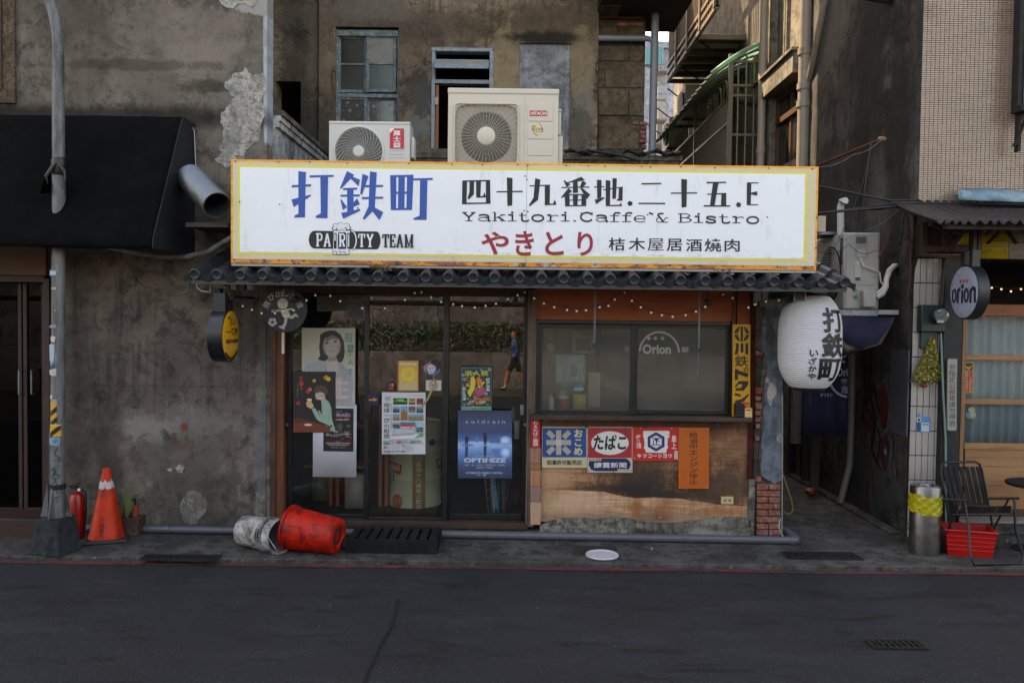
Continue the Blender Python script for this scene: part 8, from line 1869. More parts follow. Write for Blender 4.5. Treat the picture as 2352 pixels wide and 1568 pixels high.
# bits of litter
m = MB(); p = WZ(1497,1262,.036); m.ball(p + Vector((0,0,.008)),.012,M('pebble_grey','#77746c',rough=.8),8); tag(m.build('pebble'),'small pale pebble on the pavement beside the ground pipe','pebble')
# steel bin with yellow bag
bx_,by_ = W(2122,1270,-.42).x,-.42; bi = thing('steel_bin','brushed steel cylindrical bin with yellow bag folded over its top, by the tiled pillar','bin',(bx_,by_,.036))
SS = M('brushed_stainless','#6f6f6e',rough=.3,metal=.9,var=.12,scale=3,streak=.2,dirt='#5a5650',damt=.2); rb = 33 * 7.5 / FPX
hb_ = .615
m = MB(); m.lathe([(0,0),(rb,0),(rb,.01),(rb,hb_ - .01),(rb - .004,hb_),(rb - .02,hb_),(rb - .03,hb_ - .05),(0,hb_ - .05)],(bx_,by_,.036),SS,48); m.build('body',bi)
m = MB(); m.lathe([(rb - .02,hb_ - .004),(rb - .024,hb_ + .006),(rb * .55,hb_ + .004),(rb * .5,hb_ - .01)],(bx_,by_,.036),SS,40); m.build('lid_ring',bi)
YB_ = M('yellow_bag','#9c9014',rough=.35,var=.2,scale=10,bump=.5,bscale=30); m = MB(); vs = []; fs = []; nz = 14; na = 64
for j in range(nz + 1):
  z = .036 + hb_ - .075 - .165 * j / nz
  for i in range(na): a = 2 * PI * i / na; r = rb + .004 + .006 * abs(math.sin(j * 1.3 + 2 * math.sin(a * 3 + j * .6))) + .003 * math.sin(a * 9 + j); dz = (.012 * math.sin(a * 2 + 1) + .006 * math.sin(a * 7)) if j in (0,nz) else .006 * math.sin(a * 4 + j); vs.append((bx_ + r * math.cos(a),by_ + r * math.sin(a),z + dz))
for j in range(nz): fs += [(j * na + i,j * na + (i + 1) % na,(j + 1) * na + (i + 1) % na,(j + 1) * na + i) for i in range(na)]
m.norecalc = True; m.add(vs,fs,YB_); m.build('yellow_bag',bi,smooth=40)
# plant
pl = thing('small_plant','small broad-leaved green plant growing at the wall foot beside the steel bin','plant',(W(2072,1258,-.1).x,-.1,.036)); LG = M('plant_leaf','#1d3f18',rough=.5,var=.3,scale=10)
random.seed(23); lf = []
w0 = wloc(pl)
for k in range(17):
  a = random.uniform(0,2 * PI); h = random.uniform(.03,.25); r = random.uniform(.02,.10); c = w0 + Vector((math.cos(a) * r,math.sin(a) * r * .7,h)); d = Vector((math.cos(a),math.sin(a) * .6 - .3,random.uniform(-.2,.4))).normalized() * random.uniform(.03,.055); s = d.cross(Vector((0,0,1))).normalized() * d.length * .5
  m = MB(); m.tube([w0 + Vector((0,0,0)),(w0 + c) / 2 + Vector((0,0,.02)),c],.002,LG,4); m.add([c,c + d * .8 + s,c + d * 2 * .9,c + d * .8 - s,c + d * .9 + Vector((0,0,.006))],[(0,1,4),(1,2,4),(2,3,4),(3,0,4)],LG); m.norecalc = True; m.build('leaf',pl)
# red basket
RBK = M('red_basket_plastic','#a80c05',rough=.4,var=.1); rkx,rky = W(2213,1280,-.38).x,-.42
bk = thing('red_basket','red plastic basket on the ground under the folding chair','basket',(rkx,rky,.036)); rz = math.radians(-14)
def bkp(x,y,z): return (rkx + x * math.cos(rz) - y * math.sin(rz),rky + x * math.sin(rz) + y * math.cos(rz),.036 + z)
m = MB(); L1,D1,L0,D0,H_ = .21,.145,.18,.12,.24
o_ = [bkp(-L0,-D0,0),bkp(L0,-D0,0),bkp(L0,D0,0),bkp(-L0,D0,0),bkp(-L1,-D1,H_),bkp(L1,-D1,H_),bkp(L1,D1,H_),bkp(-L1,D1,H_)]
i_ = [bkp(-L0 + .01,-D0 + .01,.01),bkp(L0 - .01,-D0 + .01,.01),bkp(L0 - .01,D0 - .01,.01),bkp(-L0 + .01,D0 - .01,.01),bkp(-L1 + .008,-D1 + .008,H_),bkp(L1 - .008,-D1 + .008,H_),bkp(L1 - .008,D1 - .008,H_),bkp(-L1 + .008,D1 - .008,H_)]
m.add(o_ + i_,[(0,3,2,1),(0,1,5,4),(1,2,6,5),(2,3,7,6),(3,0,4,7),(8,9,10,11),(8,12,13,9),(9,13,14,10),(10,14,15,11),(11,15,12,8),(4,5,13,12),(5,6,14,13),(6,7,15,14),(7,4,12,15)],RBK); m.norecalc = True; m.build('body',bk)
m = MB(); m.tube([bkp(-L1 - .004,-D1 - .004,H_ - .008),bkp(L1 + .004,-D1 - .004,H_ - .008),bkp(L1 + .004,D1 + .004,H_ - .008),bkp(-L1 - .004,D1 + .004,H_ - .008)],.011,RBK,6,closed=True); m.build('rim',bk)
for k in range(4):
  f = .25 + .17 * k; xl = L0 + (L1 - L0) * f; dl = D0 + (D1 - D0) * f; m = MB(); m.tube([bkp(-xl,-dl - .001,H_ * f),bkp(xl,-dl - .001,H_ * f)],.004,RBK,5); m.tube([bkp(xl + .001,-dl,H_ * f),bkp(xl + .001,dl,H_ * f)],.004,RBK,5); m.build('rib',bk)
# folding chair
CH = M('dark_chair_metal','#1b1b1d',rough=.4,metal=.3,var=.15); CB = M('charcoal_slat','#0c0c10',spec=.2,rough=.65,var=.15)
chx,chy = W(2240,1290,-.45).x,-.45
fc = thing('folding_chair','dark slatted metal folding armchair facing right beside the wooden door','chair',(W(2255,1290,-.45).x,-.42,.036))
def cw(px,py,Y): return W(px,py,Y)
Yn,Yf_ = -.62,-.16      # near and far rails
# the chair faces right and slightly to the street: back on the left
def pt(px,py,Y): p = W(px,py,Y); return p
bl0,bl1 = pt(2162,1072,-.40),pt(2198,1270,-.52); br0_,br1_ = pt(2252,1068,-.16),pt(2278,1230,-.26)
m = MB(); m.tube([pt(2190,1240,-.48),pt(2161,1085,-.42),pt(2163,1068,-.41),pt(2172,1061,-.40),pt(2238,1060,-.20),pt(2249,1064,-.18),pt(2255,1078,-.18),pt(2280,1208,-.24)],.011,CH,8); m.build('back_frame',fc,smooth=60)
for k in range(7):
  f = .06 + .88 * k / 6.0; tp = pt(2163 + 88 * f,1071,-.41 + .22 * f); bt = pt(2184 + 85 * f,1158,-.46 + .22 * f); u = (pt(2251,1071,-.19) - pt(2163,1071,-.41)) / 16.5
  m = MB(); m.obox((tp + bt) / 2,u * .92,(tp - bt) / 2,u.cross(tp - bt).normalized() * .004,CB); m.build('slat',fc,bev=.002)
m = MB(); m.tube([pt(2184,1158,-.46),pt(2270,1158,-.24)],.008,CH,6); m.build('back_rail',fc)
# seat
sA,sB,sC,sD = pt(2190,1190,-.56),pt(2320,1198,-.50),pt(2322,1188,-.22),pt(2215,1184,-.24)
zs = .42
S_ = [Vector((v.x,v.y,zs + .0)) for v in (sA,sB,sC,sD)]
for k in range(7):
  f0,f1 = k / 7 + .01,(k + 1) / 7 - .02; a0,a1 = S_[0].lerp(S_[1],f0),S_[0].lerp(S_[1],f1); b0_,b1_ = S_[3].lerp(S_[2],f0),S_[3].lerp(S_[2],f1); m = MB(); m.ex([a0,a1,b1_,b0_],(0,0,-.010),CB); m.build('slat',fc)
m = MB(); m.tube([S_[0],S_[1],S_[2],S_[3]],.011,CH,8,closed=True); m.build('seat_frame',fc)
# arms and legs
def gz(p,z): return Vector((p.x,p.y,z))
nf = gz(pt(2228,1150,-.60),.60);
a0,a1 = pt(2163,1146,-.56),pt(2222,1148,-.60); m = MB(); m.tube([a0,a1,],[.012,.012],CH,8); m.build('armrest',fc); b0_,b1_ = pt(2260,1144,-.22),pt(2340,1144,-.26); m = MB(); m.tube([b0_,b1_],.012,CH,8); m.build('armrest',fc)
m = MB(); g0 = WZ(2237,1296,.047); g1 = WZ(2345,1293,.047); m.tube([a1 - Vector((.03,0,0)),pt(2224,1200,-.62),WZ(2229,1283,.09) if False else g0 + Vector((-.03,0,.06)),g0,g1,g1 + Vector((.03,.02,.06)),pt(2332,1215,-.32),b1_ - Vector((.04,0,0))],.011,CH,8); m.build('front_leg',fc,smooth=60)
m = MB(); m.tube([pt(2186,1150,-.55),pt(2200,1198,-.5),S_[0].lerp(S_[1],.1)],.010,CH,8); m.build('side_strut',fc); m = MB(); m.tube([pt(2316,1146,-.25),pt(2292,1195,-.23),pt(2268,1240,-.2),gz(pt(2262,1262,-.1),.05)],.010,CH,8); m.build('rear_leg',fc); m = MB(); m.tube([S_[0],gz(S_[0] + Vector((-.05,.12,0)),.05),gz(pt(2262,1262,-.1),.05)],.010,CH,8); m.build('rear_leg',fc)
# round table at the right edge
tbx = W(2385,1108,-.3).x; rtb = thing('round_table','edge of a small dark round table in front of the wooden door','table',(tbx,-.3,.036)); zt5 = W(2340,1108,-.3).z
m = MB(); m.cyl((tbx,-.3,zt5 - .025),(tbx,-.3,zt5),.27,.27,CB,40); m.build('top',rtb,bev=.006); m = MB(); m.cyl((tbx,-.3,.05),(tbx,-.3,zt5 - .025),.025,.025,CH,14); m.build('column',rtb); m = MB(); m.lathe([(0,0),(.2,0),(.2,.01),(.03,.03)],(tbx,-.3,.036),CH,30); m.build('base',rtb)
# ================================================================== THINGS ON THE TILED PILLAR AND BLACK POST
ZM = (2067.2,689,2.482)
mt_ = thing('electric_meter','dark green electricity meter with round glass dial on the tiled pillar','electric meter',W(2146,763,.04)); GB = M('dark_teal_box','#0c2326',rough=.4,var=.15)
m = MB(); m.pbox(2116,700,2174,762,.0,FYB - .006,GB,.0); m.build('box',mt_,bev=.008); p = W(2155,725,0); m = MB(); m.cyl(p + Vector((.0,-.07,0)),p + Vector((0,0.0,0)),.078,.082,M('meter_glass_rim','#20343a',rough=.25,metal=.3),32); m.build('dial_housing',mt_,bev=.006); m = MB(); m.lathe([(0,.012),(.05,.008),(.066,0)],p + Vector((0,-.071,0)),M('meter_dial','#6d7478',rough=.12,coat=.6),32,axis=(0,-1,0)); m.build('dial',mt_,smooth=60)
P = Print(Y=p.y - .088); P.rect(2148,716,2162,722,'#5a6448'); P.rect(2152,735,2168,741,'#a8acae'); P.rect(2142,726,2168,727,'#3a3f42'); P.done('print',mt_)
tr = thing('tinsel_tree','small green and gold tinsel christmas tree hanging on the tiled pillar under the meter','decoration',W(2130,878,.05)); TG = M('green_gold_tinsel','#6a7020',rough=.3,metal=.4,var=.7,scale=60); random.seed(19); TGS = [TG,M('dark_green_tinsel','#16240e',rough=.4,var=.4),M('dark_green_tinsel','#16240e'),M('gold_tinsel','#a8902c',rough=.25,metal=.6,var=.3)]
m = MB()
for k in range(2300):
  f = random.random() ** .6; f = f if k % 3 else (int(f * 7) + .5 + random.gauss(0,.12)) / 7; f = min(1,max(0,f)); py = 778 + 100 * f; half = 4 + 36 * f; px = 2142 - 18 * f * .3 + random.uniform(-1,1) * half - 8 * f; px = min(px,2168); q = W(px,py + random.uniform(-5,5),.06 - .04 * random.random()); a = random.uniform(0,2 * PI); d = Vector((math.cos(a),random.uniform(-.6,.6),math.sin(a))) * .013; e = Vector((-d.z,0,d.x)).normalized() * .0016; m.add([q - d - e,q - d + e,q + d + e,q + d - e],[(0,1,2,3)],random.choice(TGS))
m.norecalc = True; m.build('tinsel',tr,kind='stuff')
m = MB(); m.pbox(2116,760,2150,800,.05,.09,M('green_plaque','#0f3024',rough=.5),.05); m.build('backing',tr); m = MB(); m.ball(W(2122,884,.05),.03,M('red_orange_bow','#7a2410',rough=.4),10,sx=1.3,sz=.8); m.build('bow',tr)
m = MB(); m.tube([W(2172,596,.02),W(2165,640,.02),W(2161,700,.02)],.02,M('black_conduit_wrap','#141816',rough=.6),8); m.tube([W(2161,765,.02),W(2166,900,.0),W(2172,1010,.0),W(2173,1220,.0)],.010,M('pale_green_conduit','#5f7a74',rough=.5),8); tag(m.build('conduit'),'pale green conduit running from the meter down the black post','conduit')
def noparking(P): P.rrect(271,335,323,743,12,'#8a877e'); P.text('非指定公務車請勿停放',277,365,317,720,'#25211e',vertical=True,bold=.006)
P = Print(Y=-.01,z=ZM); noparking(P); a,b,c_,d = R(2176.5,824,2197,988,-.01); P.mb.box(a,b,-.01,.02,c_,d,ink('#7a776e')); tag(P.mb.build('parking_notice',smooth=180),'narrow pale vertical plate with dark characters on the black post','sign')
def idc(P): P.rrect(93,663,173,752,8,'#2c7fae'); P.rect(121,698,165,748,'#a9b3b8'); P.rect(96,672,118,748,'#123f6a'); P.ell(105,655,9,12,'#2c7fae',12); P.rect(94,668,119,695,'#a8a8a8'); P.ell(107,682,7,9,'#3a2a20',10); P.rect(126,704,160,712,'#5a7a8a')
P = Print(Y=FYB - .008,z=ZM); idc(P); tag(P.done('blue_sticker'),'blue and white badge sticker on the white tiles','sticker')
def secu(P): P.rrect(362,352,417,527,5,'#b58f1c'); P.rect(366,358,413,400,'#15130c'); P.rect(366,404,413,522,'#a3201c'); P.poly([(372,372),(390,384),(407,372),(402,388),(390,396),(378,388)],'#b5951c'); P.text('24小時錄影監控',392,406,410,520,'#c4a58a',vertical=True); P.text('警報系統連線中',371,406,389,520,'#c4a58a',vertical=True)
P = Print(Y=Yd + .015,z=ZM); secu(P); tag(P.done('security_sticker'),'red and yellow security camera sticker on the bar door glass','sticker')
P = Print(Y=Yd + .015,z=ZM); P.ell(408,625,20,15,'#8f8a6a',14); P.ell(410,652,24,16,'#8f8c78',14); P.rect(376,640,400,668,'#3f6f8a'); P.rect(388,665,428,675,'#7d7550'); tag(P.done('bear_sticker'),'small faded cartoon bear sticker on the bar door glass','sticker')
# warm fairy lights inside bar door opening
fl = thing('fairy_lights','string of dim warm fairy lights in the dark opening above the bar door','string lights',W(2290,665,.35)); bl_ = None
FLM = NT('warm_bulb'); FLM.b.inputs['Emission Color'].default_value = (1,.75,.4,1); FLM.b.inputs['Emission Strength'].default_value = .25; FLM.b.inputs['Base Color'].default_value = (.6,.45,.2,1)
for (x,y) in ((2254,659),(2278,661),(2300,664),(2322,669),(2345,664),(2362,672)):
  p = W(x,y,.35); m = MB(); m.ball(p,.010,FLM.m,8); m.build('bulb',fl)
m = MB(); m.tube([W(x,y - 2,.352) for x,y in ((2240,655),(2254,657),(2278,659),(2300,662),(2322,667),(2345,662),(2362,670))],.002,WIRE,4); m.build('wire',fl)
# ================================================================== ALLEY THINGS
NVC = M('navy_cotton','#0a1230',rough=.85,var=.15,bump=.15,bscale=120)
Yn_ = 1.1; xa_,xb_ = W(1846,900,Yn_).x,W(1945,900,Yn_).x; zt6,zb6 = W(1900,770,Yn_).z,W(1900,1000,Yn_).z
nt_ = thing('shop_curtain','navy split curtain with white beer emblem hanging across the alley behind the lantern','curtain',((xa_ + xb_) / 2,Yn_,zb6))
m = MB(); vs = []; fs = []
for i in range(31):
  x = xa_ + (xb_ - xa_) * i / 30
  for j in range(5): vs.append((x,Yn_ + .012 * math.sin(i * .55) * (j / 4),zt6 + (zb6 - zt6) * j / 4))
for i in range(30):
  for j in range(4): k = i * 5 + j; fs.append((k,k + 1,k + 6,k + 5))
m.norecalc = True; m.add(vs,fs,NVC); o = m.build('cloth',nt_,smooth=80); s_ = o.modifiers.new('s','SOLIDIFY'); s_.thickness = .003
P = Print(Y=Yn_ - .018,z=ZD); CWp = '#8f959c'
P.line([(650 + 122 * math.cos(math.radians(a)),1262 + 128 * math.sin(math.radians(a))) for a in range(95,266,8)],14,CWp); P.poly([(618 + (14 if j % 2 == 0 else 6) * math.cos(PI / 2 + j * PI / 5),1170 - (14 if j % 2 == 0 else 6) * math.sin(PI / 2 + j * PI / 5)) for j in range(10)],CWp); P.text('Ori',575,1208,645,1262,CWp,bold=.03); P.text('麥酒',600,1275,644,1370,CWp,bold=.015,vertical=True); P.text('オリオン',470,1366,550,1390,CWp,bold=.03); P.done('print',nt_)
m = MB(); m.cyl((xa_ - .05,Yn_ + .01,zt6 + .01),(XA,Yn_ + .01,zt6 + .01),.012,.012,IRON,8); m.build('rod',nt_)
bc = thing('blue_cloth','small navy cloth canopy sagging under the alley air conditioner','cloth',W(1990,760,.2))
m = MB(); top = [W(x,y,.25) for x,y in ((1925,727),(1960,727),(1990,727),(2020,727.5),(2055,728))]; bot = [W(x,y,.15) for x,y in ((1922,768),(1950,790),(1984,801),(2018,788),(2052,735))]
vs = []; fs = []
for i in range(21):
  f = i / 20 * 4; k = min(3,int(f)); g_ = f - k; a = top[k].lerp(top[k + 1],g_); b = bot[k].lerp(bot[k + 1],g_); vs += [a,(a + b) / 2 + Vector((0,-.02 + .015 * math.sin(i * 1.1),0)),b]
for i in range(20):
  for j in range(2): k = i * 3 + j; fs.append((k,k + 1,k + 4,k + 3))
m.norecalc = True; m.add(vs,fs,NVC); o = m.build('cloth',bc,smooth=80); s_ = o.modifiers.new('s','SOLIDIFY'); s_.thickness = .004
m = MB(); bot2 = [W(x,y,.22) for x,y in ((1922,786),(1944,818),(1984,803),(2025,790),(2052,741))]; vs = [];
for i in range(5): vs += [bot[i] + Vector((0,.02,0)),bot2[i]]
m.norecalc = True; m.add(vs,[(2 * i,2 * i + 1,2 * i + 3,2 * i + 2) for i in range(4)],M('grey_lining','#6a6862',rough=.8)); o = m.build('lining',bc,smooth=80); s_ = o.modifiers.new('s','SOLIDIFY'); s_.thickness = .003
yw = YX(1960,XA - .07); drain('drain_pipe',[(XA - .07,yw,2.4),(XA - .07,yw,.62),(XA - .09,yw - .03,.50),(XA - .22,yw - .12,.12)],.036,M('cream_pipe','#5f5a50',rough=.6,var=.15),'thin cream drain pipe bending out at the foot of the alley wall')
m = MB(); m.tube([W(x,y,.35) for x,y in ((1798,1090),(1806,1115),(1818,1150),(1821,1172),(1813,1181),(1800,1176),(1798,1172))],.011,M('yellow_hose','#6a6430',rough=.5),8); tag(m.build('garden_hose',smooth=60),'loop of dull yellow hose hanging just inside the alley','hose')
al = thing('leaning_boards','dark boards leaning in the depth of the alley behind the curtain','boards',W(1850,1140,2.0))
for a,b,c_,d,Y in ((1812,820,1838,1120,3.5),(1868,990,1882,1158,2.2),(1850,900,1862,1140,3.0)): m = MB(); p0,p1 = W((a + c_) / 2,b,Y),W((a + c_) / 2 - 8,d,Y - .3); m.obox((p0 + p1) / 2,(p1 - p0) / 2,(.05,0,0),(0,.02,0),DW); m.build('board',al)
m = MB(); q = W(1905,1140,2.4); m.tube([q + Vector((0,0,-.45)),q + Vector((0,0,.2)),q + Vector((-.05,0,.28)),q + Vector((-.16,0,.28))],.014,STEEL,8); tag(m.build('metal_rail'),'bent grey metal rail standing in the dark alley','rail')
m = MB(); q = WZ(1862,1140,.06); m.ball(q + Vector((0,0,.06)),.07,M('orange_bag','#7a2410',rough=.5),10,sz=.7); tag(m.build('orange_bag'),'small orange bag on the ground deep in the alley','bag')
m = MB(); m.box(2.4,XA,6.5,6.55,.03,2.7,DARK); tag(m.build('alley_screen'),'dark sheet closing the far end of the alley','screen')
# ---- wires across the alley
def wire(pts,r,label,mat=WIRE,sag=0):
  P_ = []; n = 10
  for i in range(len(pts) - 1):
    a,b = pts[i],pts[i + 1]
    for k in range(n): f = k / n; P_.append(a.lerp(b,f) + Vector((0,0,-sag * 4 * f * (1 - f))))
  P_.append(pts[-1]); m = MB(); m.tube(P_,r,mat,5); return tag(m.build('overhead_wire'),label,'wire','loose wires strung across the alley mouth')
wire([W(1870,427,-.3),W(1895,430,-.3),W(1975,447,-.2),W(2045,461,-.1),W(2110,459,.0)],.010,'thick black cable from the sign end across the alley, upper of the two bundles')
wire([W(1870,490,-.3),W(1960,483,-.25),W(2050,475,-.1),W(2130,478,-.1),W(2360,482,-.2)],.011,'thick black cable from the sign end across the alley, lower of the two bundles')
wire([W(1880,489,-.3),W(1975,478,-.2),W(2060,466,-.1),W(2360,470,-.2)],.007,'thin black cable twisted along the lower bundle')
wire([W(1895,430,-.3),W(1960,470,-.2),W(2060,470,-.1)],.005,'thin black wire drooping between the two bundles',sag=.05)
wire([W(2000,328,.2),W(1985,440,0),W(1976,530,.0)],.006,'black cable hanging steeply from the wall bracket')
wire([W(2003,330,.2),W(1975,440,.1),W(1902,600,-.1)],.003,'thin black wire slanting from wall bracket to the air conditioner',sag=.02)
wire([W(1878,384,-.5),W(1960,355,-.3),W(2024,321,.1)],.0028,'pale thin wire running up to the wall bracket',mat=_mc['old_grey_box'],sag=.03)
wire([W(2065,480,-.1),W(1980,530,0),W(1880,560,.1)],.0022,'pale thin wire looping down over the air conditioner',mat=_mc['old_grey_box'],sag=.04)
wire([W(2065,485,-.1),W(2045,540,.05),W(2018,592,.08)],.008,'brown cable hanging from the bundle down the alley wall',mat=M('brown_cable','#4a1f12',rough=.6),sag=.0)
wire([W(2083,485,-.05),W(2092,560,.05),W(2090,640,.06),W(2084,690,.07)],.008,'brown cable running down the corner beside the tiled pillar',mat=_mc['brown_cable'])
wire([W(2078,485,-.1),W(2070,560,.05),W(2064,610,.05)],.004,'thin black wire hanging to the insulated hose')
wire([W(1878,575,.1),W(1950,560,.1),W(2010,575,.1),W(2100,545,.05)],.003,'thin black wire crossing in front of the air conditioner',sag=.06)
wire([W(150,632,-.02),W(185,633,-.02),W(215,615,-.02),W(255,585,-.02)],.0045,'thin tan wire drooping on the wall right of the pole',mat=M('tan_wire','#5f4f38',rough=.6))
wire([W(290,600,-.02),W(350,660,-.02),W(455,660,-.3)],.003,'thin dark wire sagging on the wall towards the eave',sag=.08)
wire([W(437,283,-.05),W(446,300,-.06),W(450,390,-.1)],.004,'white cord at the end of the black awning',mat=PVCW)
bq0,bq1 = WX(1881,379,XA - .1),WX(2024,319,XA - .05)
m = MB(); m.tube([W(1881,379,1.2),W(2020,322,.25)],.016,M('rusty_orange_angle','#4a2210',rough=.8)); m.ball(W(2026,320,.2),.03,M('brown_insulator','#5a4228',rough=.4),10,sx=1.5); tag(m.build('wall_bracket'),'rusty steel rod and insulator on the dark alley wall','bracket')
m = MB(); p = WX(2040,0,XA - .1); m.cyl((XA,p.y + .1,p.z + .08),(XA - .42,p.y + .0,p.z + .10),.09,.09,STEEL,20); tag(m.build('vent_duct'),'stubby metal exhaust duct at the top of the dark alley wall','duct')
# ---- flexible duct by the sign and white hose
fd = thing('flexible_duct','crinkled aluminium exhaust duct opening beside the left end of the sign','duct',W(465,440,-.5)); AL = M('crinkled_aluminium','#6f757a',rough=.35,metal=.85,var=.15,bump=.5,bscale=60,dirt='#5a5c5c',damt=.35)
c0,c1 = W(437,408,-.30),W(498,472,-.75); ax = (c1 - c0).normalized(); Ld = (c1 - c0).length; pf = []; nr = 22
for i in range(nr * 2 + 1): pf.append((.124 + (.005 if i % 2 else -.006),Ld * i / (nr * 2)))
pf += [(.110,Ld)] + [(.106 + (.005 if i % 2 else 0),Ld - Ld * i / 20) for i in range(1,16)] + [(0,Ld * .2)]
m = MB(); m.lathe(pf,c0,AL,32,axis=ax); m.build('duct',fd,smooth=25); m = MB(); m.lathe([(.118,0),(.128,0),(.128,.012),(.118,.012)],c0,AL,32,axis=ax); m.build('flange',fd)
m = MB(); m.tube([W(x,y,Y) for x,y,Y in ((232,563,-.10),(262,570,-.12),(320,582,-.14),(375,590,-.16),(430,590,-.2),(480,578,-.3),(512,558,-.45),(535,545,-.60))],.026,M('white_corrugated_hose','#8a8986',rough=.5,var=.1,dirt='#5a5752'),12); tag(m.build('white_hose',smooth=60),'white flexible hose sagging from under the awning to the sign','hose')
m = MB(); m.pbox(436,514,532,524,-.5,-.0,wood('grey_shelf_board','#3a342c','#4a443a',axis=0,damt=.4),-.4); tag(m.build('shelf_board'),'grey wooden board under the flexible duct left of the sign','board')

# ================================================================== OTHER SIDE OF THE STREET (behind the camera, mirrored in the glass)
OW = plaster('retaining_wall','#6c6c70','#7a7a7e','#5c5c60',stain='#403f40',stain_amt=.5,streak_amt=.5,bump=.3)
m = MB(); m.box(-40,40,-16.4,-16.0,0,1.06,OW); tag(m.build('retaining_wall'),'low grey retaining wall with a hedge on top across the street','wall')
m = MB(); m.box(-40,40,-19.2,-19.0,0,3.2,OW); m.box(-40,40,-19.0,-18.96,2.5,2.6,DARK); m.box(-40,40,-19.0,-16.4,0,1.0,M('hedge_soil','#1c1712',rough=.9)); tag(m.build('upper_wall_opposite'),'taller grey wall behind the hedge across the street','wall')
def leaf_mass(name,n,fn,mat,size,label,cat,kind='stuff',mat2=None):
  m = MB(); m.norecalc = True
  for k in range(n):
    c = Vector(fn()); d = Vector((random.uniform(-1,1),random.uniform(-1,1),random.uniform(-1,1))).normalized() * size * random.uniform(.6,1.3); e = d.cross(Vector((random.uniform(-1,1),random.uniform(-1,1),random.uniform(-1,1)))).normalized() * size * .5
    m.add([c - d,c + e,c + d,c - e],[(0,1,2,3)],mat2 if (mat2 and random.random() < .02) else mat)
  return tag(m.build(name,smooth=10),label,cat,kind=kind)
random.seed(41); HL = M('hedge_leaf','#24391a',rough=.5,var=.5,scale=3); FLW = M('pink_flower','#b5486a',rough=.6,var=.3)
leaf_mass('hedge',16000,lambda: (random.uniform(-9,9),random.uniform(-17.4,-16.1),1.0 + .85 * random.random() ** .7 * (1 + .15 * math.sin(random.uniform(0,60)))),HL,.06,'dense flowering hedge on the low wall across the street','hedge',mat2=FLW)
def crown(cx,cy,cz,r):
  def f():
    while True:
      v = Vector((random.uniform(-1,1),random.uniform(-1,1),random.uniform(-1,1)))
      if v.length < 1 and (math.sin(v.x * 5 + cx) + math.sin(v.z * 6) + math.sin(v.y * 5)) > -1.1: return (cx + v.x * r,cy + v.y * r,cz + v.z * r * .75)
  return f
for k,(x,lab) in enumerate(((-8,'leafy tree beyond the opposite wall, behind the far left of the shop'),(-2.5,'leafy tree beyond the opposite wall, facing the glass doors'),(3.5,'leafy tree beyond the opposite wall, facing the serving window'),(9,'leafy tree beyond the opposite wall, facing the alley'))):
  t = thing('street_tree',lab,'tree',(x,-21.5,0),'trees across the street'); m = MB(); m.tube([(x,-21.5,0),(x + .1,-21.5,2.5),(x - .2,-21.4,4.5)],[.18,.14,.08],M('bark','#2c241c',rough=.9),10); m.tube([(x,-21.5,2.6),(x + 1,-21.2,4.2)],[.09,.04],M('bark','#2c241c'),8); m.tube([(x,-21.5,2.4),(x - 1.1,-21.6,4.0)],[.09,.04],M('bark','#2c241c'),8); m.build('trunk',t)
  mm = MB(); mm.norecalc = True; f = crown(x,-21.5,5.2,2.6)
  for q in range(4500):
    c = Vector(f()); d = Vector((random.uniform(-1,1),random.uniform(-1,1),random.uniform(-1,1))).normalized() * .13; e = d.cross(Vector((random.uniform(-1,1),random.uniform(-1,1),random.uniform(-1,1)))).normalized() * .07; mm.add([c - d,c + e,c + d,c - e],[(0,1,2,3)],HL)
  mm.build('crown',t,kind='stuff')
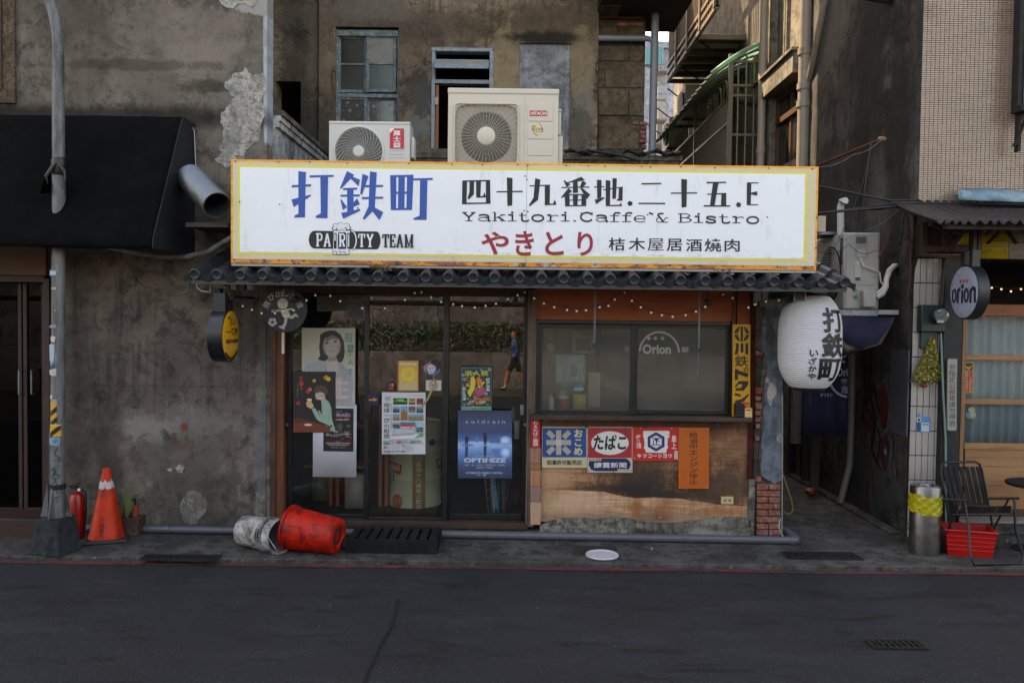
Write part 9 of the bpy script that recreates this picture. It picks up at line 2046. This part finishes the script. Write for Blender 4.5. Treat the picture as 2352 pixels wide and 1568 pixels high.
# passer-by across the street
def person(px,py,pz,label):
  J = {'pel': (0,0,.95),'che': (.02,0,1.30),'neck': (.03,0,1.50),'head': (.05,0,1.60),'crown': (.05,0,1.74),'shl': (.02,-.17,1.43),'ell': (-.06,-.22,1.15),'hal': (.06,-.2,.92),'shr': (.02,.17,1.43),'elr': (.08,.22,1.16),'har': (.26,.2,1.02),'hpl': (0,-.09,.90),'knl': (-.14,-.1,.52),'anl': (-.38,-.1,.16),'tol': (-.30,-.1,.05),'hpr': (0,.09,.90),'knr': (.2,.1,.52),'anr': (.28,.1,.09),'tor': (.45,.1,.05)}
  Rd = {'pel': .14,'che': .15,'neck': .055,'head': .085,'crown': .08,'shl': .06,'ell': .042,'hal': .035,'shr': .06,'elr': .042,'har': .035,'hpl': .11,'knl': .075,'anl': .05,'tol': .05,'hpr': .11,'knr': .075,'anr': .05,'tor': .05}
  ed = [('pel','che'),('che','neck'),('neck','head'),('head','crown'),('che','shl'),('shl','ell'),('ell','hal'),('che','shr'),('shr','elr'),('elr','har'),('pel','hpl'),('hpl','knl'),('knl','anl'),('anl','tol'),('pel','hpr'),('hpr','knr'),('knr','anr'),('anr','tor')]
  ks = list(J); me = bpy.data.meshes.new('person'); me.from_pydata([J[k] for k in ks],[(ks.index(a),ks.index(b)) for a,b in ed],[]); o = bpy.data.objects.new('person',me); COL.objects.link(o); o.location = (px,py,pz); o.rotation_euler = (0,0,PI)
  md = o.modifiers.new('skin','SKIN')
  for i,k in enumerate(ks): sv = me.skin_vertices[0].data[i]; sv.radius = (Rd[k],Rd[k]); sv.use_root = (k == 'pel')
  o.modifiers.new('sub','SUBSURF').levels = 2; o.modifiers['sub'].render_levels = 2
  t = NT('person_clothes'); z = t.sep(t.obj())[2]; sk = hexc('#b57a5c'); f1 = t.ma('GREATER_THAN',z,.58); f2 = t.ma('GREATER_THAN',z,.98); f3 = t.ma('GREATER_THAN',z,1.52); f4 = t.ma('GREATER_THAN',z,1.68); f0 = t.ma('GREATER_THAN',z,.10); fs_ = t.ma('GREATER_THAN',z,.20)
  c_ = t.mix(f0,hexc('#101012'),hexc('#b5b2ac')); c_ = t.mix(fs_,c_,sk); c_ = t.mix(f1,c_,hexc('#26221f')); c_ = t.mix(f2,c_,hexc('#2c4a7a')); c_ = t.mix(f3,c_,sk); c_ = t.mix(f4,c_,hexc('#14100e')); t.set(t.b.inputs['Base Color'],c_); me.materials.append(t.m); WL[o.name] = Vector((px,py,pz)); tag(o,label,'person'); return o
person(.10,-15.0,0.02,'passer-by in blue shirt, dark shorts and black shoes walking across the street')
m = MB(); m.box(-60,60,-60,-50,0,6,FW_); tag(m.build('far_row_opposite'),'distant pale row of buildings beyond the trees across the street','building')
